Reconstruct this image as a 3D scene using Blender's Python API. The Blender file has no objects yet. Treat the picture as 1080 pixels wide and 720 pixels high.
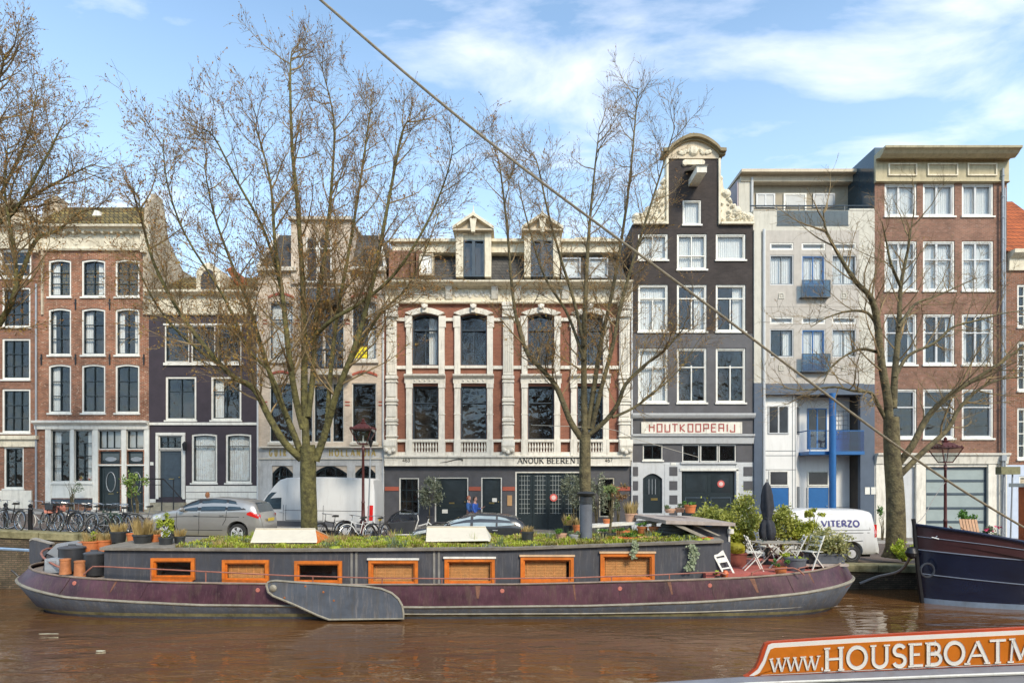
CLOUD_LOC = (0.3, 0.1, 0); EXPO = 0.8
import bpy, math, random
from mathutils import Vector, Matrix, noise
R = math.radians
C = bpy.data.collections.new('place'); bpy.context.scene.collection.children.link(C)
random.seed(7)
CZ = 3.6; F = 648.0; YF = 32.4
def at(px, py, Y):
    return Vector(((px-540)*Y/F, Y, CZ-(py-510)*Y/F))
def FX(px): return (px-540)*.05
def FZ(py): return CZ-(py-510)*.05
def lerp(a, b, t): return a+(b-a)*t
def interp(x, pts):
    if x <= pts[0][0]: return pts[0][1]
    for (a, b), (c, d) in zip(pts, pts[1:]):
        if x <= c: return b+(d-b)*(x-a)/(c-a)
    return pts[-1][1]
def zg(x): return interp(x, [(-60, 2.9), (-26, 2.2), (-17.5, 1.93), (-10.7, 1.63), (-1, 1.15), (11, .78), (20, .64), (60, .5)])

# ---------------------------------------------------------------- materials
MATS = {}
def newmat(name):
    m = bpy.data.materials.new(name); m.use_nodes = True
    nt = m.node_tree; nt.nodes.clear()
    out = nt.nodes.new('ShaderNodeOutputMaterial')
    return m, nt, out
def N(nt, kind, **kw):
    n = nt.nodes.new(kind)
    for k, v in kw.items():
        if k in n.inputs.keys() if hasattr(n.inputs, 'keys') else False: n.inputs[k].default_value = v
        else:
            try: setattr(n, k, v)
            except Exception: pass
    return n
def rgb(c): return (c[0], c[1], c[2], 1)
def M(name, col=None, rough=.6, var=.18, scale=2.5, metal=0, bump=.0, bscale=30, spec=.5, col2=None, dirt=0, coat=0, sub=0, streak=0, scol=(.42,.37,.34), sx_=5, bdist=.02):
    """painted / mineral / vegetable surface: base colour broken up by two sizes of noise, with optional streaky dirt"""
    if name in MATS: return MATS[name]
    m, nt, out = newmat(name); L = nt.links.new
    b = nt.nodes.new('ShaderNodeBsdfPrincipled'); L(b.outputs[0], out.inputs[0])
    geo = nt.nodes.new('ShaderNodeNewGeometry')
    n1 = nt.nodes.new('ShaderNodeTexNoise'); n1.inputs['Scale'].default_value = scale; n1.inputs['Detail'].default_value = 6; n1.inputs['Roughness'].default_value = .65
    L(geo.outputs['Position'], n1.inputs['Vector'])
    rp = nt.nodes.new('ShaderNodeValToRGB'); L(n1.outputs[0], rp.inputs[0])
    lo = [max(0, c*(1-var)) for c in col]; hi = [min(1, c*(1+var)) for c in (col2 or col)]
    rp.color_ramp.elements[0].position = .3; rp.color_ramp.elements[1].position = .7
    rp.color_ramp.elements[0].color = rgb(lo); rp.color_ramp.elements[1].color = rgb(hi)
    last = rp.outputs[0]
    if dirt:
        mp = nt.nodes.new('ShaderNodeMapping'); mp.inputs['Scale'].default_value = (3, 3, .35); L(geo.outputs['Position'], mp.inputs[0])
        n2 = nt.nodes.new('ShaderNodeTexNoise'); n2.inputs['Scale'].default_value = 2.2; n2.inputs['Detail'].default_value = 8; n2.inputs['Roughness'].default_value = .7; L(mp.outputs[0], n2.inputs['Vector'])
        r2 = nt.nodes.new('ShaderNodeValToRGB'); L(n2.outputs[0], r2.inputs[0])
        r2.color_ramp.elements[0].position = .5; r2.color_ramp.elements[0].color = (0, 0, 0, 1); r2.color_ramp.elements[1].position = .78; r2.color_ramp.elements[1].color = (dirt, dirt, dirt, 1)
        mx = nt.nodes.new('ShaderNodeMix'); mx.data_type = 'RGBA'; L(r2.outputs[0], mx.inputs[0]); L(last, mx.inputs[6]); mx.inputs[7].default_value = (.11, .085, .05, 1)
        last = mx.outputs[2]
    if streak:   # rain streaks and scratches
        mp = nt.nodes.new('ShaderNodeMapping'); mp.inputs['Scale'].default_value = (sx_, sx_, sx_*.09); L(geo.outputs['Position'], mp.inputs[0])
        n2 = nt.nodes.new('ShaderNodeTexNoise'); n2.inputs['Scale'].default_value = 3; n2.inputs['Detail'].default_value = 10; n2.inputs['Roughness'].default_value = .78; L(mp.outputs[0], n2.inputs['Vector'])
        r2 = nt.nodes.new('ShaderNodeValToRGB'); L(n2.outputs[0], r2.inputs[0])
        r2.color_ramp.elements[0].position = .52; r2.color_ramp.elements[0].color = (0, 0, 0, 1); r2.color_ramp.elements[1].position = .75; r2.color_ramp.elements[1].color = (streak, streak, streak, 1)
        mx = nt.nodes.new('ShaderNodeMix'); mx.data_type = 'RGBA'; L(r2.outputs[0], mx.inputs[0]); L(last, mx.inputs[6]); mx.inputs[7].default_value = rgb(scol)
        last = mx.outputs[2]
    L(last, b.inputs['Base Color'])
    b.inputs['Roughness'].default_value = rough; b.inputs['Metallic'].default_value = metal
    b.inputs['Specular IOR Level'].default_value = spec
    if coat: b.inputs['Coat Weight'].default_value = coat; b.inputs['Coat Roughness'].default_value = .08
    if bump:
        n3 = nt.nodes.new('ShaderNodeTexNoise'); n3.inputs['Scale'].default_value = bscale; n3.inputs['Detail'].default_value = 4; L(geo.outputs['Position'], n3.inputs['Vector'])
        bp = nt.nodes.new('ShaderNodeBump'); bp.inputs['Strength'].default_value = bump; bp.inputs['Distance'].default_value = bdist
        L(n3.outputs[0], bp.inputs['Height']); L(bp.outputs[0], b.inputs['Normal'])
    MATS[name] = m; return m
def BRICK(name, c1, c2, mortar, rot=False, w=.21, h=.068, msize=.012, patch=.35, pcol=None, rough=.85, hscale=1.0):
    if name in MATS: return MATS[name]
    m, nt, out = newmat(name); L = nt.links.new
    b = nt.nodes.new('ShaderNodeBsdfPrincipled'); L(b.outputs[0], out.inputs[0])
    geo = nt.nodes.new('ShaderNodeNewGeometry'); sp = nt.nodes.new('ShaderNodeSeparateXYZ'); L(geo.outputs['Position'], sp.inputs[0])
    cb = nt.nodes.new('ShaderNodeCombineXYZ')
    if rot: L(sp.outputs[0], cb.inputs[0]); L(sp.outputs[1], cb.inputs[1])
    else:
        ad = nt.nodes.new('ShaderNodeMath'); ad.operation = 'ADD'; L(sp.outputs[0], ad.inputs[0]); L(sp.outputs[1], ad.inputs[1])
        L(ad.outputs[0], cb.inputs[0]); L(sp.outputs[2], cb.inputs[1])
    br = nt.nodes.new('ShaderNodeTexBrick'); L(cb.outputs[0], br.inputs['Vector'])
    br.inputs['Scale'].default_value = 1; br.inputs['Brick Width'].default_value = w; br.inputs['Row Height'].default_value = h
    br.inputs['Mortar Size'].default_value = msize; br.inputs['Mortar Smooth'].default_value = .3; br.inputs['Bias'].default_value = 0
    br.inputs['Color1'].default_value = rgb(c1); br.inputs['Color2'].default_value = rgb(c2); br.inputs['Mortar'].default_value = rgb(mortar)
    n1 = nt.nodes.new('ShaderNodeTexNoise'); n1.inputs['Scale'].default_value = .9; n1.inputs['Detail'].default_value = 9; n1.inputs['Roughness'].default_value = .72; L(geo.outputs['Position'], n1.inputs['Vector'])
    rp = nt.nodes.new('ShaderNodeValToRGB'); L(n1.outputs[0], rp.inputs[0]); rp.color_ramp.elements[0].position = .3; rp.color_ramp.elements[1].position = .7
    rp.color_ramp.elements[0].color = (1-patch,)*3+(1,); rp.color_ramp.elements[1].color = (1+patch*.6,)*3+(1,)
    mx = nt.nodes.new('ShaderNodeMix'); mx.data_type = 'RGBA'; mx.blend_type = 'MULTIPLY'; mx.inputs[0].default_value = 1
    L(br.outputs[0], mx.inputs[6]); L(rp.outputs[0], mx.inputs[7]); last = mx.outputs[2]
    if pcol:   # scattered pale (or odd) bricks
        vn = nt.nodes.new('ShaderNodeTexNoise'); vn.inputs['Scale'].default_value = 7; vn.inputs['Detail'].default_value = 2; L(cb.outputs[0], vn.inputs['Vector'])
        vr = nt.nodes.new('ShaderNodeValToRGB'); L(vn.outputs[0], vr.inputs[0]); vr.color_ramp.elements[0].position = .60; vr.color_ramp.elements[0].color = (0, 0, 0, 1); vr.color_ramp.elements[1].position = .68; vr.color_ramp.elements[1].color = (.55,)*3+(1,)
        m2 = nt.nodes.new('ShaderNodeMix'); m2.data_type = 'RGBA'; L(vr.outputs[0], m2.inputs[0]); L(last, m2.inputs[6]); m2.inputs[7].default_value = rgb(pcol); last = m2.outputs[2]
    L(last, b.inputs['Base Color']); b.inputs['Roughness'].default_value = rough; b.inputs['Specular IOR Level'].default_value = .3
    bp = nt.nodes.new('ShaderNodeBump'); bp.inputs['Strength'].default_value = .4; bp.inputs['Distance'].default_value = .01; L(br.outputs['Fac'], bp.inputs['Height']); bp.invert = True; L(bp.outputs[0], b.inputs['Normal'])
    MATS[name] = m; return m
def glass_mat(name='window_glass', tint=(.94, .95, .95), ior=1.5, wav=.045, dirty=0):
    if name in MATS: return MATS[name]
    m, nt, out = newmat(name); L = nt.links.new
    tr = nt.nodes.new('ShaderNodeBsdfTransparent'); tr.inputs[0].default_value = rgb(tint)
    gl = nt.nodes.new('ShaderNodeBsdfGlossy'); gl.inputs['Roughness'].default_value = .015; gl.inputs[0].default_value = (.95, .97, 1, 1)
    geo = nt.nodes.new('ShaderNodeNewGeometry')
    def MA(op, a, b=None, c=None):
        x = nt.nodes.new('ShaderNodeMath'); x.operation = op
        for i, v in enumerate((a, b, c)):
            if v is None: continue
            if isinstance(v, (int, float)): x.inputs[i].default_value = v
            else: L(v, x.inputs[i])
        return x.outputs[0]
    vd = nt.nodes.new('ShaderNodeVectorMath'); vd.operation = 'DOT_PRODUCT'; L(geo.outputs['Incoming'], vd.inputs[0]); L(geo.outputs['Normal'], vd.inputs[1])
    f0 = ((ior-1)/(ior+1))**2; schl = MA('MULTIPLY_ADD', MA('POWER', MA('SUBTRACT', 1, MA('ABSOLUTE', vd.outputs['Value'])), 5), 1-f0, f0)
    n = nt.nodes.new('ShaderNodeTexNoise'); n.inputs['Scale'].default_value = 1.6; n.inputs['Detail'].default_value = 2; L(geo.outputs['Position'], n.inputs['Vector'])
    bp = nt.nodes.new('ShaderNodeBump'); bp.inputs['Strength'].default_value = 1; bp.inputs['Distance'].default_value = wav; L(n.outputs[0], bp.inputs['Height']); L(bp.outputs[0], gl.inputs['Normal'])
    mx = nt.nodes.new('ShaderNodeMixShader'); L(schl, mx.inputs[0]); L(tr.outputs[0], mx.inputs[1]); L(gl.outputs[0], mx.inputs[2]); L(mx.outputs[0], out.inputs[0])
    MATS[name] = m; return m
def LEAF(name, c1, c2, scale=6, rough=.55, trans=.25):
    if name in MATS: return MATS[name]
    m, nt, out = newmat(name); L = nt.links.new
    b = nt.nodes.new('ShaderNodeBsdfPrincipled'); t = nt.nodes.new('ShaderNodeBsdfTranslucent')
    geo = nt.nodes.new('ShaderNodeNewGeometry'); n1 = nt.nodes.new('ShaderNodeTexNoise'); n1.inputs['Scale'].default_value = scale; n1.inputs['Detail'].default_value = 5; n1.inputs['Roughness'].default_value = .8
    L(geo.outputs['Position'], n1.inputs['Vector']); rp = nt.nodes.new('ShaderNodeValToRGB'); L(n1.outputs[0], rp.inputs[0])
    rp.color_ramp.elements[0].position = .35; rp.color_ramp.elements[1].position = .65; rp.color_ramp.elements[0].color = rgb(c1); rp.color_ramp.elements[1].color = rgb(c2)
    L(rp.outputs[0], b.inputs['Base Color']); L(rp.outputs[0], t.inputs[0]); b.inputs['Roughness'].default_value = rough
    mx = nt.nodes.new('ShaderNodeMixShader'); mx.inputs[0].default_value = trans; L(b.outputs[0], mx.inputs[1]); L(t.outputs[0], mx.inputs[2]); L(mx.outputs[0], out.inputs[0])
    MATS[name] = m; return m

# ---------------------------------------------------------------- mesh builder
class MB:
    def __init__(s): s.v = []; s.f = []; s.m = []
    def poly(s, pts, mat=0):
        i = len(s.v); s.v += [tuple(p) for p in pts]; s.f.append(tuple(range(i, i+len(pts)))); s.m.append(mat)
    def box(s, x0, y0, z0, x1, y1, z1, mat=0, bev=0):
        if x0 > x1: x0, x1 = x1, x0
        if y0 > y1: y0, y1 = y1, y0
        if z0 > z1: z0, z1 = z1, z0
        i = len(s.v)
        s.v += [(x0,y0,z0),(x1,y0,z0),(x1,y1,z0),(x0,y1,z0),(x0,y0,z1),(x1,y0,z1),(x1,y1,z1),(x0,y1,z1)]
        for q in ((0,1,5,4),(1,2,6,5),(2,3,7,6),(3,0,4,7),(4,5,6,7),(3,2,1,0)): s.f.append(tuple(i+k for k in q)); s.m.append(mat)
    def prism(s, pts, vec, mat=0, cap=True):
        """closed outline (3D points) pushed along vec"""
        vec = Vector(vec); i = len(s.v); n = len(pts)
        s.v += [tuple(p) for p in pts]+[tuple(Vector(p)+vec) for p in pts]
        for k in range(n):
            a, b = k, (k+1) % n; s.f.append((i+a, i+b, i+n+b, i+n+a)); s.m.append(mat)
        if cap:
            s.f.append(tuple(i+k for k in range(n))[::-1]); s.m.append(mat); s.f.append(tuple(i+n+k for k in range(n))); s.m.append(mat)
    def xz(s, pts, y0, y1, mat=0): s.prism([(x, y0, z) for x, z in pts], (0, y1-y0, 0), mat)
    def ring(s, pts, loops_closed=True): pass
    def loft(s, rings, mat=0, closed=True, cap=True, matf=None):
        i = len(s.v); n = len(rings[0])
        for r in rings: s.v += [tuple(p) for p in r]
        for a in range(len(rings)-1):
            for k in range(n if closed else n-1):
                b = (k+1) % n
                s.f.append((i+a*n+k, i+a*n+b, i+(a+1)*n+b, i+(a+1)*n+k)); s.m.append(matf(a, k) if matf else mat)
        if cap and closed:
            s.f.append(tuple(i+k for k in range(n))[::-1]); s.m.append(mat if not matf else matf(0, 0)); s.f.append(tuple(i+(len(rings)-1)*n+k for k in range(n))); s.m.append(mat if not matf else matf(len(rings)-2, 0))
    def tube(s, pts, r, n=6, mat=0, cap=True):
        pts = [Vector(p) for p in pts]; k = len(pts); rr = r if isinstance(r, (list, tuple)) else [r]*k
        d = (pts[1]-pts[0]).normalized(); u = d.orthogonal().normalized(); rings = []
        for j, p in enumerate(pts):
            if j == 0: t = pts[1]-pts[0]
            elif j == k-1: t = pts[-1]-pts[-2]
            else: t = (pts[j+1]-pts[j]).normalized()+(pts[j]-pts[j-1]).normalized()
            if t.length < 1e-9: t = d
            t.normalize(); u = (u-t*u.dot(t)); u = u.normalized() if u.length > 1e-6 else t.orthogonal().normalized(); w = t.cross(u)
            rings.append([p+(u*math.cos(2*math.pi*a/n)+w*math.sin(2*math.pi*a/n))*rr[j] for a in range(n)])
        s.loft(rings, mat, True, cap)
    def lathe(s, prof, c=(0,0,0), n=16, mat=0, axis='z', cap=True):
        c = Vector(c); rings = []
        for r, z in prof:
            ring = []
            for a in range(n):
                t = 2*math.pi*a/n; p = (r*math.cos(t), r*math.sin(t), z)
                if axis == 'y': p = (r*math.cos(t), z, r*math.sin(t))
                if axis == 'x': p = (z, r*math.cos(t), r*math.sin(t))
                ring.append(c+Vector(p))
            rings.append(ring)
        s.loft(rings, mat, True, cap)
    def add(s, o, mtx):
        i = len(s.v); s.v += [tuple(mtx @ Vector(p)) for p in o.v]; s.f += [tuple(i+k for k in f) for f in o.f]; s.m += o.m
    def build(s, name, mats, parent=None, smooth=0, bevel=0, label=None):
        me = bpy.data.meshes.new(name); me.from_pydata(s.v, [], s.f)
        for m in (mats if isinstance(mats, (list, tuple)) else [mats]): me.materials.append(m)
        me.polygons.foreach_set('material_index', s.m)
        if smooth:
            me.polygons.foreach_set('use_smooth', [True]*len(s.f)); me.set_sharp_from_angle(angle=R(smooth))
        me.update(); o = bpy.data.objects.new(name, me); C.objects.link(o)
        if parent:
            o.parent = parent; o.matrix_parent_inverse = Matrix.Identity(4)
            # geometry is in world coordinates unless the parent was built at the origin
            if parent.data is None and not parent.get('_loc'):
                o.location = -parent.location
        if bevel:
            bv = o.modifiers.new('bevel', 'BEVEL'); bv.width = bevel; bv.segments = 2; bv.limit_method = 'ANGLE'
        if label: o['label'] = label
        return o
def sub(parent_obj): return parent_obj
def thing(name, label, cat, loc=(0,0,0), group=None, rot=0, local=False):
    """Empty at the thing's base. local=True: parts are modelled round the origin; else parts are modelled in world coordinates"""
    o = bpy.data.objects.new(name, None); C.objects.link(o); o.location = loc; o.rotation_euler = (0, 0, rot); o.empty_display_size = .3
    o['label'] = label; o['category'] = cat
    if group: o['group'] = group
    if local: o['_loc'] = 1
    return o
def tag(o, label=None, cat=None, group=None, kind=None):
    if label: o['label'] = label
    if cat: o['category'] = cat
    if group: o['group'] = group
    if kind: o['kind'] = kind
    return o
KIDS = {}
def copy_tree(o, parent=None, first=True):
    c = o.copy(); C.objects.link(c)
    if parent: c.parent = parent
    for ch in [x for x in C.objects if x.parent == o]: copy_tree(ch, c)
    return c
def place(root, loc, rot=0, label=None, scale=None):
    root.location = loc; root.rotation_euler = (0, 0, rot)
    if label: root['label'] = label
    if scale: root.scale = (scale,)*3
    return root

# ---------------------------------------------------------------- lettering made of strokes
def _arc(cx, cz, rx, rz, a0, a1, n=12): return [(cx+rx*math.cos(R(lerp(a0, a1, i/n))), cz+rz*math.sin(R(lerp(a0, a1, i/n)))) for i in range(n+1)]
# letter: width, [(points, weight factor)], serif spots
GL = {
 'A': (.9, [([(.0,0),(.45,1)], .6), ([(.45,1),(.9,0)], 1), ([(.2,.35),(.7,.35)], .6)], [(0,0),(.9,0)]),
 'B': (.72, [([(.12,0),(.12,1)], 1), ([(.12,1),(.4,1)]+_arc(.4,.76,.22,.24,90,-90)+[(.12,.52)], .8), ([(.12,.52),(.42,.52)]+_arc(.42,.26,.28,.26,90,-90)+[(.12,0)], .9)], [(.12,0),(.12,1)]),
 'D': (.85, [([(.12,0),(.12,1)], 1), ([(.12,1),(.35,1)]+_arc(.35,.5,.45,.5,90,-90)+[(.12,0)], .9)], []),
 'E': (.68, [([(.12,0),(.12,1)], 1), ([(.12,1),(.62,1)], .6), ([(.12,.52),(.52,.52)], .6), ([(.12,0),(.66,0)], .6)], [(.12,0),(.12,1)]),
 'G': (.9, [(_arc(.48,.5,.42,.5,50,310)+[(.82,.42),(.55,.42)], .9)], []),
 'H': (.92, [([(.14,0),(.14,1)], 1), ([(.78,0),(.78,1)], 1), ([(.14,.5),(.78,.5)], .6)], [(.14,0),(.14,1),(.78,0),(.78,1)]),
 'I': (.34, [([(.17,0),(.17,1)], 1)], [(.17,0),(.17,1)]),
 'J': (.5, [([(.38,1),(.38,.2)]+_arc(.2,.2,.18,.2,0,-180,8), 1)], []),
 'K': (.85, [([(.14,0),(.14,1)], 1), ([(.76,1),(.16,.42)], .6), ([(.34,.58),(.8,0)], 1)], [(.14,0),(.14,1),(.78,0),(.74,1)]),
 'L': (.66, [([(.12,0),(.12,1)], 1), ([(.12,0),(.62,0)], .6)], [(.12,0),(.12,1)]),
 'M': (1.1, [([(.1,0),(.18,1)], .6), ([(.18,1),(.55,.05)], 1), ([(.55,.05),(.92,1)], .6), ([(.92,1),(1.0,0)], 1)], [(.1,0),(1.0,0),(.16,1),(.94,1)]),
 'N': (.92, [([(.14,0),(.14,1)], .6), ([(.14,1),(.78,0)], 1), ([(.78,0),(.78,1)], .6)], [(.14,0),(.14,1),(.78,1)]),
 'O': (1.0, [(_arc(.5,.5,.42,.5,0,360,24), .95)], []),
 'P': (.7, [([(.12,0),(.12,1)], 1), ([(.12,1),(.38,1)]+_arc(.38,.73,.26,.27,90,-90)+[(.12,.46)], .8)], [(.12,0),(.12,1)]),
 'R': (.8, [([(.12,0),(.12,1)], 1), ([(.12,1),(.4,1)]+_arc(.4,.75,.24,.25,90,-90)+[(.12,.5)], .8), ([(.36,.5),(.74,0)], 1)], [(.12,0),(.12,1),(.74,0)]),
 'S': (.66, [(_arc(.33,.76,.24,.24,20,240,10)+_arc(.33,.26,.26,.26,75,-160,12), .95)], []),
 'T': (.78, [([(.39,0),(.39,1)], 1), ([(.02,1),(.76,1)], .6)], [(.39,0)]),
 'U': (.9, [([(.14,1),(.14,.35)]+_arc(.45,.33,.31,.33,180,360,12)+[(.76,.35),(.76,1)], .9)], [(.14,1),(.76,1)]),
 'V': (.86, [([(.02,1),(.43,0)], 1), ([(.43,0),(.84,1)], .6)], [(.04,1),(.82,1)]),
 'W': (1.2, [([(.02,1),(.32,0)], 1), ([(.32,0),(.6,.95)], .6), ([(.6,.95),(.88,0)], 1), ([(.88,0),(1.18,1)], .6)], [(.04,1),(1.16,1),(.6,.97)]),
 'X': (.8, [([(.05,0),(.75,1)], .6), ([(.05,1),(.75,0)], 1)], []),
 'Z': (.75, [([(.06,1),(.68,1)], .8), ([(.68,1),(.06,0)], 1), ([(.06,0),(.7,0)], .8)], []),
 '.': (.3, [([(.1,.06),(.22,.06)], 1)], []), ' ': (.45, [], []),
 '3': (.6, [(_arc(.3,.75,.22,.25,150,-90,10)+_arc(.3,.26,.26,.26,90,-150,10), .9)], []),
 '4': (.65, [([(.42,0),(.42,1),(.04,.3),(.62,.3)], .9)], []),
 '6': (.6, [(_arc(.34,.5,.28,.5,60,180,8)+_arc(.32,.28,.26,.28,180,-180,14), .9)], []),
 '7': (.6, [([(.05,1),(.55,1),(.2,0)], .9)], []),
}
SQ = {  # squared art-deco capitals
 'H': (.7, [([(.1,0),(.1,1)],1),([(.6,0),(.6,1)],1),([(.1,.6),(.6,.6)],1)], []),
 'O': (.7, [([(.1,0),(.1,1),(.6,1),(.6,0),(.1,0)],1)], []),
 'U': (.7, [([(.1,1),(.1,0),(.6,0),(.6,1)],1)], []),
 'T': (.65, [([(.32,0),(.32,1)],1),([(.02,1),(.62,1)],1)], []),
 'K': (.7, [([(.1,0),(.1,1)],1),([(.58,1),(.12,.5),(.6,0)],1)], []),
 'P': (.7, [([(.1,0),(.1,1),(.6,1),(.6,.45),(.1,.45)],1)], []),
 'E': (.65, [([(.58,1),(.1,1),(.1,0),(.58,0)],1),([(.1,.55),(.5,.55)],1)], []),
 'R': (.7, [([(.1,0),(.1,1),(.6,1),(.6,0)],1),([(.1,.5),(.6,.5)],1)], []),
 'I': (.3, [([(.15,0),(.15,1)],1)], []),
 'J': (.6, [([(.5,1),(.5,0),(.05,0),(.05,.25)],1)], []),
}
def ribbon(mb, pts, w, y, th, mat, place_):
    P = [Vector(p) for p in pts]; n = len(P)
    closed = (P[0]-P[-1]).length < 1e-6
    Lf, Rt = [], []
    for i in range(n):
        if closed and i in (0, n-1): a, b = (P[-1]-P[-2]).normalized(), (P[1]-P[0]).normalized()
        else:
            a = (P[i]-P[i-1]).normalized() if i else (P[1]-P[0]).normalized(); b = (P[i+1]-P[i]).normalized() if i < n-1 else a
        t = a+b; t = t.normalized() if t.length > 1e-3 else a
        nn = Vector((-t.y, t.x)); k = 1/max(.45, nn.dot(Vector((-a.y, a.x))))
        Lf.append(P[i]+nn*w/2*k); Rt.append(P[i]-nn*w/2*k)
    for i in range(n-1):
        q = [Lf[i], Rt[i], Rt[i+1], Lf[i+1]]
        mb.poly([place_(p.x, p.y, y) for p in q], mat)
    for S in (Lf, Rt):
        for i in range(n-1): mb.poly([place_(S[i].x, S[i].y, y), place_(S[i+1].x, S[i+1].y, y), place_(S[i+1].x, S[i+1].y, y+th), place_(S[i].x, S[i].y, y+th)], mat)
def write(text, height, place_, weight=.14, font=GL, serif=True, aspect=1, gap=.12, mat=0, mb=None, first_scale=None):
    """text as raised strokes; place_(u, v, d) maps metres along / up / outwards to a point"""
    mb = mb or MB(); u = 0; k = 0
    for ch in text:
        g = font.get(ch) or GL[ch]; h = height
        W = g[0]
        for pts, wf in g[1]:
            k += 1; ribbon(mb, [((u+p[0]*h*aspect), p[1]*(h-weight*h*.7)+weight*h*.35) for p in pts], weight*h*wf, (k % 7)*.0012, .004, mat, lambda a, b, d: place_(a, b, .006+d))
        if serif:
            for sx, sz in g[2]:
                k += 1; zz = sz*(h-weight*h*.7)+weight*h*.35; zz += -weight*h*.15 if sz < .5 else weight*h*.15
                ribbon(mb, [(u+sx*h*aspect-h*.14, zz), (u+sx*h*aspect+h*.14, zz)], weight*h*.42, (k % 7)*.0012, .004, mat, lambda a, b, d: place_(a, b, .007+d))
        u += (W*aspect+gap)*h
    return mb, u-gap*height
def text_width(text, height, font=GL, aspect=1, gap=.12): return sum((font.get(c) or GL[c])[0]*aspect+gap for c in text)*height-gap*height

def foliage(mb, c, rad, n, size, rnd, mat=0, clumps=None, up=.3, asp=1.8, hollow=.35):
    c = Vector(c); cl = []
    for i in range(clumps or max(3, n//60)):
        while True:
            p = Vector((rnd.uniform(-1,1), rnd.uniform(-1,1), rnd.uniform(-1,1)))
            if hollow < p.length < 1: break
        cl.append(p)
    for i in range(n):
        k = rnd.choice(cl); p = k+Vector((rnd.gauss(0,.17), rnd.gauss(0,.17), rnd.gauss(0,.17)))
        p = c+Vector((p.x*rad[0], p.y*rad[1], p.z*rad[2]))
        s = size*rnd.uniform(.6, 1.3); d = Vector((rnd.gauss(0,1), rnd.gauss(0,1), rnd.gauss(0,1)+up)).normalized(); e = d.orthogonal().normalized()
        e = Matrix.Rotation(rnd.uniform(0, 6.28), 3, d) @ e
        a = p+d*s*asp*.5; mb.poly([p-d*s*asp*.5, p+e*s*.42, a, p-e*s*.42], mat)
def blades(mb, c, r, h, n, rnd, mat=0, w=.012, spread=.5):
    for i in range(n):
        a = rnd.uniform(0, 6.28); q = r*math.sqrt(rnd.random()); b = Vector(c)+Vector((q*math.cos(a), q*math.sin(a), 0))
        l = h*rnd.uniform(.5, 1.15); t = b+Vector((math.cos(a)*l*spread*rnd.uniform(.2,1), math.sin(a)*l*spread*rnd.uniform(.2,1), l)); m_ = b.lerp(t, .55)+Vector((0,0,l*.1))
        s = Vector((math.sin(a+rnd.uniform(-1,1)), math.cos(a), 0)).normalized()*w
        mb.poly([b-s, b+s, m_+s*.8, m_-s*.8], mat); mb.poly([m_-s*.8, m_+s*.8, t], mat)
# ================================================================= houses along the far quay
W_ = dict(
 white=M('white_paint', (.76,.74,.67), .45, .08, 4, dirt=.4), cream=M('cream_stone', (.70,.63,.48), .7, .14, 3, dirt=.7, bump=.25),
 stucco=M('pale_stucco', (.72,.68,.59), .75, .10, 3, dirt=.6, bump=.2), dark=M('black_green_paint', (.018,.028,.032), .35, .2, 4),
 greyw=M('light_grey_paint', (.55,.56,.56), .55, .07, 3, dirt=.25), tanw=M('tan_paint', (.55,.46,.33), .6, .1, 3, dirt=.3),
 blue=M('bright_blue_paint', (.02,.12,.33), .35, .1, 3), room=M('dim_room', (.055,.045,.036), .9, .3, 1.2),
 zinc=M('zinc_sheet', (.32,.34,.36), .45, .12, 3, metal=.3), steel=M('dark_steel', (.05,.07,.09), .4, .2, 4),
 cur=M('white_curtain', (.78,.77,.74), .8, .06, 9), blind=M('grey_blind', (.55,.55,.53), .8, .05, 4),
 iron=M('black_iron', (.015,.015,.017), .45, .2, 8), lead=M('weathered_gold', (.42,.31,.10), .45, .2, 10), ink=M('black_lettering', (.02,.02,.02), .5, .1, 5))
GLASS = glass_mat()
DEF = dict(fm='white', fw=2.0, sm='dark', sw=.9, vb=(.5,), hb=(.33,), arch=0, sill=1, cur=None, dep=.10)
def rect_frame(mb, x0, z0, x1, z1, w, y0, y1, mat=0, arch=0):
    """a hollow frame whose four members are mitred, so no faces lie in one plane twice"""
    def outline(i):
        a, b, c, d = x0+i, z0+i, x1-i, z1-i
        if not arch: return [(a,b),(c,b),(c,d),(a,d)]
        n = 8; return [(a,b),(c,b)]+[(lerp(c,a,k/n), d-arch*(1-math.sin(math.pi*k/n))) for k in range(n+1)]
    o, i = outline(0), outline(w); n = len(o)
    for k in range(n):
        j = (k+1) % n
        mb.poly([(o[k][0],y0,o[k][1]),(o[j][0],y0,o[j][1]),(i[j][0],y0,i[j][1]),(i[k][0],y0,i[k][1])], mat)
        mb.poly([(i[k][0],y0,i[k][1]),(i[j][0],y0,i[j][1]),(i[j][0],y1,i[j][1]),(i[k][0],y1,i[k][1])], mat)
        mb.poly([(o[j][0],y0,o[j][1]),(o[k][0],y0,o[k][1]),(o[k][0],y1,o[k][1]),(o[j][0],y1,o[j][1])], mat)
    return i
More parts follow.
